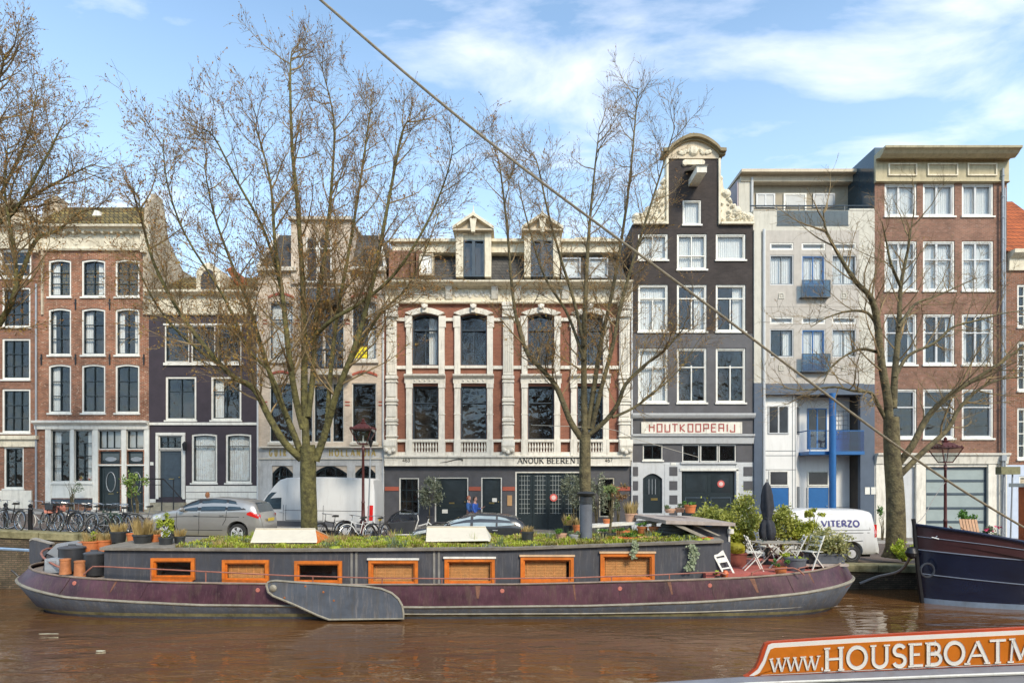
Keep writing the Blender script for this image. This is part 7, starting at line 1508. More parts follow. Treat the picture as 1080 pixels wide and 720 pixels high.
# white folding steps by the companionway
t = thing('step_ladder', 'white folding steps leaning against the end of the charcoal cabin', 'ladder', at(760,610,16.6)); q = MB(); yl = 16.6
A, B, C_, D = at(766,611,yl), at(776,610,yl), at(751,578,yl), at(761,575,yl)
for a, b in ((A,C_),(B,D)): q.prism([a, a+Vector((.05,0,0)), b+Vector((.05,.25,0)), b+Vector((0,.25,0))], (0,.04,0))
q.build('side_rail', WHT, t); 
for k in range(5): p = A.lerp(C_, .12+k*.19)+Vector((0,.03+k*.045,0)); r_ = B.lerp(D, .12+k*.19)+Vector((0,.03+k*.045,0)); q = MB(); h_ = .03 if k < 2 else .13; q.prism([p, r_, r_+Vector((0,.03,h_)), p+Vector((0,.03,h_))], (0,.02,0)); q.build('tread', WHT, t)
q = MB(); q.lathe([(0,-.02),(.06,-.05),(.09,.05),(.05,.12),(0,.13)], at(765,606,16.5), 10); tag(q.build('orange_buoy', M('orange_plastic')), 'small orange float by the foot of the white steps', 'float')
t = thing('potted_sprout', 'bright lime sprout in a tiny pot at the foot of the cabin corner', 'plant pot', at(758,610,16.5)); q = MB(); q.lathe([(.05,-.1),(.07,0),(0,0)], at(758,607,16.5), 10); q.build('pot', POTB, t); q = MB(); foliage(q, at(758,603,16.5), (.11,.08,.09), 60, .045, random.Random(1)); q.build('plant', LEAF('acid_lime', (.35,.5,.03), (.6,.7,.08), 8), t)
# red brick planter with moss
trough(768,788,583,607,17.9,'red brown wooden planter topped with yellow moss beside the white steps',M('red_brown_boards', (.22,.06,.04), .7, .25, 4),None,d=.6)
t = [o for o in C.objects if o.parent is None and o.name.startswith('planter_trough')][-1]; q = MB(); a, b = at(767,583.5,17.85), at(789,574,17.85); 
n=10; q.loft([[(lerp(a.x,b.x,.5)+(b.x-a.x)/2*ex*math.cos(6.2832*i/16), 18.2+.36*ex*math.sin(6.2832*i/16), z) for i in range(16)] for ex, z in ((1,a.z),(1.08,lerp(a.z,b.z,.4)),(1.02,lerp(a.z,b.z,.8)),(.8,b.z),(.3,b.z+.02))]); foliage(q, (lerp(a.x,b.x,.5),18.2,lerp(a.z,b.z,.6)), ((b.x-a.x)/2*1.05,.36,.16), 900, .03, random.Random(9), 0, hollow=.75); q.build('plant', LEAF('yellow_moss', (.20,.19,.01), (.46,.40,.03), 6), t)
pot(827,850,587.5,603,17.15,'large round slate pot with sprouting bulbs at the front of the terrace',POTG,'lime',.16,n=120); pot(817,829.5,597,607,16.75,'small terracotta pot with spiky green leaves at the bow railing',TERR,'green',.30,n=90)
trough(853,893,583.5,594,17.3,'long dark metal planter under the round variegated bush on the bow',POTG,None,d=.6)
t = [o for o in C.objects if o.parent is None and o.name.startswith('planter_trough')][-1]; q = MB(); c0 = at(875,574,17.6); foliage(q, c0, (.56,.45,.42), 2900, .055, random.Random(12), 0, hollow=.45, up=.5); q.build('plant', LEAF('variegated_bush', (.16,.18,.05), (.60,.56,.24), 7), t)
q = MB(); 
for a, c in ((853,860),): p, r_ = at(a,594,17.28), at(c,583.6,17.28); q.box(p.x, 17.26, p.z, r_.x, 17.279, r_.z)
q.build('corner_plate', W_['iron'], t); q = MB(); p, r_ = at(850,594,17.3), at(895,597,17.3); q.box(p.x,17.28,p.z-.08,r_.x,18.0,p.z-.01); tag(q.build('shelf_board', M('weathered_plank')), 'wooden board carrying the dark metal planter over the bow', 'board')
# bushes behind the terrace, on the far side of the deck
for i, (px, py, rx, rz2, n, Y, lab, lf) in enumerate(((752,549,18,18,1700,19.3,'yellow green bamboo bush right behind the sliding roof',BAMB),(783,551,17,26,2100,19.5,'tall bamboo bush between the companionway and the closed parasol',BAMB),(824,553,17,20,1900,19.5,'loose yellow green bush just right of the closed parasol',BAMB),(848,562,15,14,1500,19.3,'low dense bush behind the white chairs at the table end',SUN),(858,541,9,5,260,19.9,'thin tuft of yellow leaves over the roof of the lettered van',SUN),(771,568,11,14,900,19.2,'fresh green bush behind the moss topped planter',SUN))):
    shrubby('bamboo_bush' if lf is BAMB else 'garden_bush', lab, px, 598, Y, py, (rx,rz2), int(n*1.8), lf, .058, 60+i, stems=4, cat='bush', group='bushes along the houseboat terrace', hollow=.1)
# ================================================================= shrubs and trees in tubs in front of the houses
def tub(px, Y, r=.26, h_=.4): return None
shrubby('olive_tree', 'round headed olive tree left of the first glazed shop door', 453, 556, 31.2, 519, (12,14), 1500, OLV, .075, 70, cat='tree', stems=1, group='potted greenery in front of the shops')
shrubby('olive_tree', 'wider olive tree behind the trunk, left of it before the glazed gate', 606, 560, 30.6, 517, (14,17), 1500, OLV, .075, 71, cat='tree', stems=2, group='potted greenery in front of the shops')
shrubby('olive_tree', 'wider olive tree behind the trunk, right of it', 629, 560, 30.8, 520, (13,18), 1400, OLV, .075, 72, cat='tree', stems=2, group='potted greenery in front of the shops')
shrubby('garden_bush', 'red and green leaved bush by the grey corner of the shopfront', 652, 556, 31.4, 519, (12,9), 500, LEAF('reddish_leaves', (.24,.07,.03), (.30,.26,.10), 3), .07, 73, stems=3, cat='bush', group='potted greenery in front of the shops')
shrubby('bare_shrub', 'pale stemmed shrub with few leaves between the trunk and the dark house', 644, 556, 29.5, 532, (10,12), 160, GR4, .06, 74, stems=12, cat='bush', group='potted greenery in front of the shops')
shrubby('budding_tree', 'small twisted tree with fresh green leaves at the left among the bicycles', 146, 562, 22.2, 510, (11,13), 520, LEAF('spring_leaves', (.08,.16,.03), (.28,.36,.08), 6), .06, 75, stems=2, cat='tree', lean=-5)
shrubby('garden_bush', 'bright yellow green shrub at the foot of the crooked tree by the van', 953, 592, 21.6, 580, (12,10), 900, LEAF('acid_green', (.22,.32,.02), (.55,.62,.06), 5), .06, 76, stems=4, cat='bush')
for i, (px, lab) in enumerate(((1018,'green bush behind the wooden deck chair'),(1042,'dark green bush with pink flowers right of the wooden deck chair'),(1005,'low ragged plant left of the wooden deck chair'))):
    shrubby('garden_bush', lab, px, 572, 19.3, (549,562,565)[i], ((11,9),(10,8),(7,7))[i], 420, (GR5,GR4,SUN)[i], .055, 80+i, stems=3, cat='bush', group='plants on the navy boat')
q = MB(); foliage(q, at(1046,557,19.2), (.25,.2,.12), 30, .06, random.Random(3)); tag(q.build('pink_flowers', M('pink_petal', (.65,.06,.16), .6, .2, 6)), 'small pink flowers over the bush beside the deck chair', 'flowers')
shrubby('climber', 'wispy climber against the white panel under the lowest window of the brick house', 76, 541, 31.6, 512, (9,9), 130, GR4, .05, 84, stems=8, cat='bush')
shrubby('reed_plant', 'thin pale plant beside the ground floor frame of the garage house', 930, 575, 30.9, 545, (4,12), 200, GR5, .06, 86, stems=3, cat='bush')
for px, zz, lab in ((640,553,'small terracotta pot with soil standing on the white bench top'),):
    pot(px-4,px+4,547,552.5,19.3,lab,TERR,None)
pot(659,672,541,550,19.4,'pot of dry pink grass at the end of the white bench top',TERP,'straw',.42,n=220)
# flowers on the window ledge of the red brick house
for px, col, lab in ((81,(.7,.55,.05),'yellow flowers in the ground floor window beside the red ones'),(91,(.55,.05,.08),'red flowers in the ground floor window'),):
    t = thing('window_flowers', lab, 'flowers', (FX(px), YF+.3, FZ(507))); q = MB(); q.lathe([(.07,FZ(507)-.02),(.09,FZ(507)+.14),(0,FZ(507)+.14)], (FX(px), YF+.30, 0), 10); q.build('pot', TERR, t); q = MB(); foliage(q, (FX(px),YF+.30,FZ(503)), (.13,.07,.12), 40, .06, random.Random(px)); q.build('blooms', M('petal%d' % px, col, .6, .1, 9), t)

# ================================================================= street lamps, posts
LMP = M('oxblood_iron', (.085,.022,.02), .45, .25, 6); LGL = glass_mat('lantern_glass', (.75,.78,.78), 1.5, 0)
def street_lamp(label, px, ptop, Y, s=1.0):
    x = at(px,0,Y).x; z0 = zg(x); H = CZ-(ptop-510)*Y/F-z0; t = thing('street_lamp', label, 'street lamp', (x,Y,z0), 'old lantern street lamps'); zl = H-1.05
    q = MB(); q.lathe([(.16,z0),(.16,z0+.15),(.12,z0+.2),(.11,z0+.75),(.14,z0+.8),(.075,z0+.9),(.06,z0+1.5),(.075,z0+1.52),(.055,z0+1.6),(.045,z0+zl-.15),(.07,z0+zl-.12),(.04,z0+zl)], (x,Y,0), 14); q.build('pole', LMP, t, smooth=40)
    b, zb_ = z0+zl, 0; w0, w1 = .16, .40; q = MB()
    P0 = [(x+w0*sx, Y+w0*sy, b+.08) for sx, sy in ((-1,-1),(1,-1),(1,1),(-1,1))]; P1 = [(x+w1*sx, Y+w1*sy, b+.62) for sx, sy in ((-1,-1),(1,-1),(1,1),(-1,1))]
    for a, c in zip(P0, P1): q.tube([a, c], .018, 4)
    for P in (P0, P1): q.tube(P+P[:1], .022, 4)
    for i in range(4):
        for k in range(5): u = Vector(P1[i]).lerp(Vector(P1[(i+1)%4]), (k+.5)/5); q.lathe([(.028,0),(.03,.04),(0,.08)], (u.x,u.y,u.z+.01), 5)
    q.tube([(x,Y,b-.02),(x,Y,b+.12)], .03, 6); q.build('lantern_frame', LMP, t)
    q = MB(); q.loft([[Vector(p)*1 for p in P0], [Vector(p) for p in P1]], cap=False); q.build('lantern_glass', LGL, t)
    q = MB(); q.loft([[(x+.37*sx,Y+.37*sy,b+.63) for sx, sy in ((-1,-1),(1,-1),(1,1),(-1,1))],[(x+.17*sx,Y+.17*sy,b+.80) for sx, sy in ((-1,-1),(1,-1),(1,1),(-1,1))],[(x+.10*sx,Y+.10*sy,b+.83) for sx, sy in ((-1,-1),(1,-1),(1,1),(-1,1))]]); q.lathe([(.10,b+.83),(.12,b+.88),(.05,b+.92),(.07,b+.97),(.02,b+1.02),(0,b+1.05)], (x,Y,0), 8); q.build('lantern_roof', LMP, t)
    q = MB(); q.tube([(x,Y,b+.12),(x,Y,b+.4)], .03, 8); q.build('lamp_bulb', W_['white'], t)
    q = MB(); q.tube([(x-.35,Y,b-.1),(x+.35,Y,b-.1)], .016, 5); q.lathe([(.05,b-.2),(.05,b-.1)], (x,Y,0), 8); q.build('ladder_bar', LMP, t)
street_lamp('dark red lantern lamp post in front of the marble house and the long white van', 383, 440.5, 23.0)
street_lamp('dark red lantern lamp post in front of the grey garage door', 997, 460, 23.0)
x = at(391,0,23.2).x; t = thing('thin_post', 'thin grey metal post beside the lantern lamp near the white van', 'post', (x,23.2,zg(x))); q = MB(); q.tube([(x-.12,23.2,zg(x)),(x,23.2,at(0,470,23.2).z)], .03, 6); q.build('pole', W_['zinc'], t); q = MB(); p = at(390,462,23.2); q.lathe([(.03,-.12),(.06,0),(.10,.12),(.02,.17)], (x,23.2,at(0,468,23.2).z), 8); q.build('lamp_head', W_['iron'], t)
for px, lab in ((6,'left iron bollard post between the parked bicycles'),(32,'right iron bollard post between the parked bicycles')):
    x = at(px,0,21.9).x; z0 = zg(x); q = MB(); q.lathe([(.07,z0),(.07,z0+.75),(.09,z0+.78),(.05,z0+.84),(.075,z0+.92),(.0,z0+1.0)], (x,21.9,0), 12); tag(q.build('bollard', W_['iron'], smooth=40), lab, 'bollard', 'iron bollards along the quay')
# tall meter box on a pole at the far right
x = at(1064,0,24).x; t = thing('utility_box', 'weathered green wooden box on two thin posts at the right, before the brick corner', 'utility box', (x,24,zg(x))); q = MB(); a, b = at(1054,500,24), at(1074,492,24); q.box(a.x,23.9,a.z,b.x,24.2,b.z); q.build('box', M('mossy_plank', (.20,.19,.10), .85, .3, 6), t)
for px in (1060,1069): q = MB(); u = at(px,500,24); q.tube([(u.x,24.05,u.z),(u.x-.1,24.05,zg(x))], .03, 6); q.build('post', W_['zinc'], t)

# ================================================================= navy boat on the right
NAVY2 = M('navy_hull_paint', (.006,.012,.034), .22, .25, 1, coat=.4, bump=.06, bscale=3); MAR = M('maroon_bulwark', (.055,.022,.024), .35, .25, 2, coat=.2); LBL = M('pale_blue_line', (.22,.26,.33), .5, .1, 3); BWL = M('boot_stripe', (.20,.26,.34), .5, .2, 3, dirt=.4)
bt = thing('navy_boat', 'navy and maroon steel barge with pale lines, its pointed bow entering from the right', 'boat', (21, 18.6, 0)); NX0 = at(965,0,18.6).x
def nv(s, k, side):
    xx = NX0+s; f = (1-math.exp(-s/2.6))**.8 if s > 0 else 0; hb = 2.15*f*(.72,.80,.88,.95,1.0,1.02)[k]
    sh = interp(s, [(0,2.36),(1.2,2.17),(2.1,1.98),(2.6,1.78),(3.4,1.66),(6,1.55),(14,1.6)])
    z = (-.5, .16, .86-.10*min(s,5)/5, 1.66-.14*min(s,5)/5-.0, sh-.30-.0, sh)[k]
    if k == 3: z = interp(s, [(0,1.62),(1.5,1.50),(3.2,1.38),(14,1.36)])
    if k == 4: z = interp(s, [(0,2.02),(1.5,1.85),(3.0,1.62),(4,1.5),(14,1.46)])
    if k == 2: z = interp(s, [(0,.90),(3.2,.68),(14,.66)])
    off = (.28,.22,.12,.05,.02,0)[k]; return Vector((xx+off, 18.6-side*hb, z))
SS = [0,.08,.2,.4,.7,1,1.4,1.8,2.1,2.4,2.7,3.1,3.6,4.2,5,6,8,11,14]
q = MB(); q.loft([[nv(s,k,1) for k in range(5,-1,-1)]+[nv(s,k,-1) for k in range(6)] for s in SS], closed=False, cap=False, matf=lambda a, k: (1,1,0,0,2,0,2,0,0,1,1)[k]); hl = q.build('hull', [NAVY2, MAR, BWL], bt, smooth=50)
for k, mt, r in ((2,LBL,.013),(3,LBL,.015),(4,LBL,.010)):
    q = MB(); q.tube([nv(s,k,1)+Vector((0,-.01,0)) for s in SS], r, 5); q.tube([nv(s,k,-1)+Vector((0,.01,0)) for s in SS], r, 5); q.build('painted_line', mt, hl)
q = MB(); q.tube([nv(s,5,1) for s in SS], .05, 6); q.tube([nv(s,5,-1) for s in SS], .05, 6); q.build('cap_rail', NAVY2, hl)
q = MB(); q.tube([nv(0,k,1)+Vector((-.02,0,0)) for k in range(6)]+[nv(0,5,1)+Vector((-.05,0,.18))], .06, 8); q.build('stem_post', W_['iron'], hl)
q = MB(); c0 = at(978,601,18.1); q.tube([c0+Vector((.20*math.cos(6.28*i/16), 0, .20*math.sin(6.28*i/16))) for i in range(17)], .03, 6); q.build('hawse_ring', M('grey_steel', (.03,.035,.045), .5, .2, 5), hl)
q = MB(); c0 = at(983,567,18.1); q.tube([c0+Vector((-.1,-.12,.03)), c0+Vector((.1,-.14,-.02))], .02, 5); q.tube([c0+Vector((0,-.13,0)), c0+Vector((.06,-.13,.07))], .015, 5); q.build('cleat', W_['zinc'], hl)
q = MB()
for a, b in zip(SS[2:], SS[3:]):
    q.poly([nv(a,5,1)+Vector((0,.04,-.45)), nv(b,5,1)+Vector((0,.04,-.45)), nv(b,5,-1)+Vector((0,-.04,-.45)), nv(a,5,-1)+Vector((0,-.04,-.45))])
q.build('deck', M('plum_deck', (.13,.09,.10), .6, .2, 3), bt)
q = MB(); a = at(1074,0,19.8); q.box(a.x,17.4,1.15,a.x+4,19.8,3.5); wh_ = q.build('wheelhouse', M('orange_red_paint', (.50,.11,.03), .45, .15, 4), bt); q = MB(); q.box(a.x-.15,17.2,3.5,a.x+4.2,20,3.62); q.build('roof', W_['stucco'], wh_)
q = MB(); q.box(a.x+.5,17.38,2.2,a.x+1.6,17.399,3.1); q.build('window', M('dark_pane'), wh_)
# deck chair
t = thing('deck_chair', 'reclining wooden slatted deck chair standing on the bow of the navy boat', 'chair', at(1026,575,18.6)); q = MB(); WD = M('teak', (.42,.23,.12), .6, .2, 6); A, B = at(1012,547,18.5), at(1018,573,18.3)
for k in range(6): u = lerp(1011.5,1031,k/6); v = u+2.6; q.prism([at(u,547+.1*k,18.6),at(v,547+.1*k,18.6),at(v+4,567,18.3),at(u+4,567,18.3)], (0,.02,0))
q.build('backrest', WD, t); q = MB()
for k in range(5): q.prism([at(1016+k*.6,568+k*1.1,18.3-.1*k),at(1038+k*.6,568+k*1.1,18.3-.1*k),at(1038+k*.6,569+k*1.1,18.3-.1*k),at(1016+k*.6,569+k*1.1,18.3-.1*k)], (0,.07,0))
q.build('seat', WD, t)
for a, b in (((1014,556),(1041,577)),((1041,566),(1018,577))):
    for dy in (0,.5): q = MB(); q.tube([at(*a,18.3)+Vector((0,dy,0)), at(*b,18.3)+Vector((0,dy,0))], .022, 5); q.build('leg', WD, t)
# mooring line of the navy boat and of the houseboat
def rope(name, label, P, r, mt, cat='rope'): q = MB(); q.tube(spline([Vector(p) for p in P], 6), r, 6); return tag(q.build(name, mt), label, cat)
ROPE = M('grey_rope', (.30,.28,.26), .9, .2, 14); STEELP = M('pale_blue_pole', (.25,.36,.50), .4, .15, 4)
rope('mooring_line', 'dark mooring rope from the bow of the navy boat down to the canal wall', [nv(0,3,1)+Vector((-.1,0,-.05)), at(950,601,19.6), at(925,608,20.6), at(907,615,20.9)], .045, ROPE)
q = MB(); c0 = nv(0,3,1)+Vector((-.15,0,-.1)); q.lathe([(0,-.2),(.14,-.12),(.18,0),(.12,.14),(0,.2)], c0, 12); tag(q.build('bow_fender', W_['iron'], smooth=40), 'black fender hanging at the stem of the navy boat', 'fender')
rope('mooring_pole', 'pale blue steel bar running from the left edge to the rudder of the houseboat', [at(-120,575,18.9), at(-20,577.5,18.7), at(31,580,18.4)], .045, STEELP, 'pole')
rope('stay_cable', 'long tan cable running diagonally down across the whole photo to the navy boat', [at(170,-150,12.6), at(338,0,12.7), at(515,149,12.9), at(720,302,13.5), at(960,480,14.6), at(1085,559,15.6), at(1180,612,16.6)], .027, M('tan_cable', (.22,.185,.125), .8, .3, 10), 'cable')
rope('thin_line', 'thin slack line between the lantern post and the white ground floor of the garage house', [at(965,520,21), at(945,545,20.5), at(940,553,20)], .008, ROPE, 'rope') if 0 else None
rope('thin_line', 'thin overhead wire crossing in front of the red lettered sign', [at(560,448,27), at(640,452,27), at(672,463,27), at(737,482,30)], .014, M('pale_wire', (.45,.42,.35), .7, .1, 8), 'wire')
rope('thin_line', 'thin line from the lantern lamp down to the bow of the navy boat', [at(997,508,23)+Vector((0,0,0)), at(985,525,21.5), at(975,543,20), nv(0,5,1)], .010, ROPE, 'rope')

# ================================================================= foreground boat with its name board
fb = thing('sign_boat', 'grey topped boat in the near right corner under the orange name board', 'boat', (3, 6, 0))
def fp(px, py, Y): return at(px, py, Y)
SB = M('orange_varnish', (.60,.17,.015), .3, .18, 3, coat=.5); SBW = M('board_white', (.80,.77,.70), .45, .05, 6); SBR = M('board_red_edge', (.50,.07,.02), .4, .15, 5)
# board: outline in the plane that recedes to the left
Yb = lambda px: 1/(.1449+(px-787)*.0000622)
def bp_(px, py, dy=0): return at(px, py, Yb(px))+Vector((0, dy, 0))
bt_ = thing('name_board', 'orange name board with white carved capitals on the near boat at the lower right', 'sign', bp_(930,700))
out1 = [(785,713),(790,710.5),(797,704),(801,695),(804,685),(807,678.5),(812,676.5),(900,670.6),(1000,665.3),(1110,660)]
bot = [(1110,699.2),(1000,703.7),(900,708),(787,713.2)]
q = MB(); q.prism([bp_(*p) for p in out1+bot], (0,.05,0)); q.build('edge', SBR, bt_)
in1 = [(792,712.0),(799,706.5),(804.5,697),(807.5,688),(810,682.5),(814,680.8),(900,675.6),(1000,670.6),(1110,665.4)]
q = MB(); q.prism([bp_(p[0],p[1]-2.9 if i > 3 else p[1]-1.2,-.006) for i, p in enumerate(in1)]+[bp_(*p,-.006) for p in ((1110,698.2),(1000,702.7),(900,707),(790,712.2))], (0,.02,0)); q.build('white_line', SBW, bt_)
q = MB(); q.prism([bp_(p[0]+2.5,p[1]+1.6,-.012) for p in in1[:-1]]+[bp_(1110,667,-.012)]+[bp_(*p,-.012) for p in ((1110,697),(1000,701.5),(900,705.8),(796,711))], (0,.02,0)); q.build('orange_field', SB, bt_)
def topy(px): return interp(px, [(807,687),(814,684.5),(900,679.2),(1000,674.2),(1110,668.9)])
def boty(px): return interp(px, [(787,711.5),(900,706),(1000,701.5),(1110,696.6)])
def board_text(txt, pa, pb, fa, fb_, weight):
    H = 1.0; w1 = text_width(txt, H, GL, 1, .10); mb, _ = write(txt, H, lambda u, v, d: bp_(lerp(pa,pb,u/w1), lerp(lerp(boty(lerp(pa,pb,u/w1)), topy(lerp(pa,pb,u/w1)), fa), lerp(boty(lerp(pa,pb,u/w1)), topy(lerp(pa,pb,u/w1)), fb_), v), -.013-d), weight, GL, True, 1, .10); return mb
board_text('WWW.', 812, 868, .06, .68, .18).build('lettering', SBW, bt_); board_text('HOUSEBOATM', 868, 1087, .04, .97, .17).build('lettering', SBW, bt_)
# boat edge under the board
q = MB(); E = []
for px, pt in ((600,727),(640,723.5),(700,718.5),(787,712.8),(900,708.2),(1000,703.9),(1110,699.6),(1250,694)):
    Y = Yb(px); a = at(px, pt, Y); E.append((a, Y))
rings = [[a+Vector((0,-.02,0)), a+Vector((0,-.10,-.03)), a+Vector((0,-.11,-.09)), a+Vector((0,-.14,-.20)), a+Vector((0,-.16,-.34)), a+Vector((0,-2.0,-.36)), Vector((a.x,a.y-2.0,-.3)), Vector((a.x,a.y+.06,-.3)), a+Vector((0,.06,-.02))] for a, Y in E]
q.loft(rings, matf=lambda a, k: 0 if k < 3 or k > 7 else 1); q.build('hull', [M('grey_gunwale', (.22,.22,.24), .4, .15, 3, dirt=.3), M('dark_hull', (.03,.03,.035), .4, .2, 3)], fb)
q = MB(); q.tube([a+Vector((0,-.11,-.045)) for a, Y in E], .016, 6); q.build('rub_strip', W_['white'], fb)

# ================================================================= people behind the dark car
def skin_body(name, joints, edges, mt, parent, root=0, lv=1):
    me = bpy.data.meshes.new(name); me.from_pydata([j[0] for j in joints], edges, []); o = bpy.data.objects.new(name, me); C.objects.link(o); o.parent = parent; me.materials.append(mt)
    sk = o.modifiers.new('skin', 'SKIN'); sv = me.skin_vertices[0].data
    for i, j in enumerate(joints): sv[i].radius = (j[1], j[2] if len(j) > 2 else j[1]); sv[i].use_root = (i == root)
    sk.use_smooth_shade = True; ss = o.modifiers.new('sub', 'SUBSURF'); ss.levels = lv; ss.render_levels = lv; return o
SKIN = M('skin', (.55,.30,.22), .6, .08, 12); BLUE = M('royal_blue_jacket', (.03,.11,.45), .6, .2, 9, bump=.2); JEAN = M('dark_trousers', (.03,.035,.055), .8, .2, 8); HAIR1 = M('dark_hair', (.05,.03,.02), .6, .3, 20); PINKJ = M('coral_knit', (.55,.16,.12), .8, .15, 10)
def person(label, px, Y, rot, jacket, hairm, seed, arm=0):
    x = at(px,0,Y).x; t = thing('person', label, 'person', (x,Y,zg(x)), local=True, rot=rot)
    J = [((0,0,.95),.15,.11),((0,0,1.18),.14,.10),((0,0,1.38),.16,.10),((0,0,1.50),.065),((0,0,1.60),.06)]
    E = [(0,1),(1,2),(2,3),(3,4)]
    for sg in (-1,1):
        i = len(J); J += [((sg*.19,0,1.40),.065),((sg*.25,-.02,1.14),.050),((sg*.24,-.16 if sg*arm <= 0 else -.26,.95 if sg*arm <= 0 else 1.2),.036),((sg*.23,-.20 if sg*arm <= 0 else -.34,.88 if sg*arm <= 0 else 1.24),.032)]; E += [(2,i),(i,i+1),(i+1,i+2),(i+2,i+3)]
        i = len(J); st = .12*sg; J += [((sg*.10,0,.86),.10),((sg*.11,-.04+st,.48),.065),((sg*.11,st+.02,.08),.045),((sg*.12,st-.12,.04),.038)]; E += [(0,i),(i,i+1),(i+1,i+2),(i+2,i+3)]
    b = skin_body('body', J, E, SKIN, t)
    # clothes follow the same skeleton, a little wider
    jk = [((0,0,.90),.175,.135),((0,0,1.18),.165,.125),((0,0,1.38),.18,.125),((0,0,1.47),.09)]; je = [(0,1),(1,2),(2,3)]
    for sg in (-1,1):
        i = len(jk); jk += [((sg*.20,0,1.40),.085),((sg*.255,-.02,1.14),.068),((sg*.242,-.15 if sg*arm <= 0 else -.24,.97 if sg*arm <= 0 else 1.19),.052)]; je += [(2,i),(i,i+1),(i+1,i+2)]
    skin_body('jacket', jk, je, jacket, t)
    tr = [((0,0,.92),.16,.12)]; te = []
    for sg in (-1,1): i = len(tr); st = .12*sg; tr += [((sg*.105,0,.82),.115),((sg*.115,-.04+st,.48),.082),((sg*.115,st+.02,.10),.065)]; te += [(0,i),(i,i+1),(i+1,i+2)]
    skin_body('trousers', tr, te, JEAN, t)
    q = MB(); rings = []
    for z, rx, ry, oy in ((1.555,.05,.055,.0),(1.58,.062,.075,-.01),(1.62,.072,.088,-.012),(1.67,.078,.096,-.004),(1.71,.078,.098,.0),(1.75,.070,.088,.004),(1.78,.045,.055,.006),(1.79,.01,.01,.006)): rings.append([(rx*math.cos(6.283*a/16), oy+ry*math.sin(6.283*a/16), z) for a in range(16)])
    q.loft(rings); q.lathe([(0,-.02),(.012,-.012),(.016,.01)], (0,-.098,1.655), 8, 0, 'y'); 
    for sg in (-1,1): q.lathe([(0,-.012),(.02,-.006),(.022,.008),(0,.012)], (sg*.079,.005,1.665), 8, 0, 'x')
    hd = q.build('head', SKIN, t, smooth=60)
    q = MB()
    for sg in (-1,1): q.lathe([(0,-.006),(.008,-.004),(.01,.004)], (sg*.028,-.094,1.685), 8, 0, 'y')
    q.box(-.02,-.099,1.612,.02,-.090,1.618); q.build('face_features', HAIR1, hd)
    q = MB(); rings = []
    for z, rx, ry, oy in ((1.60,.060,.05,.055),(1.64,.083,.075,.035),(1.70,.088,.092,.018),(1.75,.082,.090,.012),(1.79,.058,.065,.010),(1.81,.012,.012,.008)): rings.append([(rx*math.cos(6.283*a/16), oy+ry*math.sin(6.283*a/16), z) for a in range(16)])
    q.loft(rings); q.build('hair', hairm, t, smooth=60)
    for sg in (-1,1):
        i = 5 if sg < 0 else 13; base = Vector(J[i+3][0]); pr = Vector(J[i+2][0]); d = (base-pr).normalized(); u = Vector((1,0,0)); JJ = [(pr.lerp(base,.8),.024,.03),(base+d*.05,.038,.018)]; EE = [(0,1)]
        for k in range(4):
            f0 = base+d*.09+u*(k-1.5)*.02; JJ += [(f0,.0095),(f0+d*(.035,.042,.04,.03)[k]+Vector((0,.004,-.008)),.008),(f0+d*(.055,.068,.064,.045)[k]+Vector((0,.012,-.024)),.007)]; n = len(JJ); EE += [(1,n-3),(n-3,n-2),(n-2,n-1)]
        f0 = base+d*.03-u*sg*.04; JJ += [(f0,.011),(f0+d*.035-u*sg*.015,.009)]; n = len(JJ); EE += [(1,n-2),(n-2,n-1)]
        skin_body('hand', JJ, EE, SKIN, t)
    return t
person('person in a bright blue jacket walking behind the dark car', 501, 30.4, R(70), BLUE, HAIR1, 1, 1)
person('person with reddish hair in a blue coat, half hidden behind the other walker', 494.5, 30.9, R(80), M('denim_coat', (.06,.16,.42), .7, .2, 9), M('auburn_hair', (.38,.12,.06), .6, .3, 20), 2)
p_ = person('person with brown hair standing behind the silver car, only the head visible', 219, 24.0, R(170), M('grey_coat', (.2,.2,.2), .8, .2, 9), M('brown_hair', (.24,.10,.04), .7, .3, 20), 3)
p_.scale = (.885,.885,.885)
# ================================================================= opposite bank behind the viewer: the houses and trees the windows mirror
NB = [('canal_house', -34, 11, 12.5, BR_RED), ('canal_house', -23, 10, 14, BR_DRK), ('canal_house', -13, 12, 11.8, BR_TAN), ('canal_house', -1, 9, 13.5, BR_ORG), ('canal_house', 8, 12, 12.2, BR_MAU), ('canal_house', 20, 14, 13.2, BR_RED)]
for i, (nm, x, w, H, mt) in enumerate(NB):
    t = thing(nm, 'plain canal house behind the viewer, seen only mirrored in window panes', 'house', (x+w/2, -16, 1.3), 'houses behind the viewer')
    q = MB(); q.box(x, -26, 1.2, x+w-.01, -16, H); q.build('wall', mt, t)
    q = MB()
    for k in range(int(w/2.2)):
        for z in (3, 6.4, 9.6): q.box(x+.6+k*2.2, -16.02, z, x+1.8+k*2.2, -15.96, z+1.9)
    q.build('window', W_['white'], t)
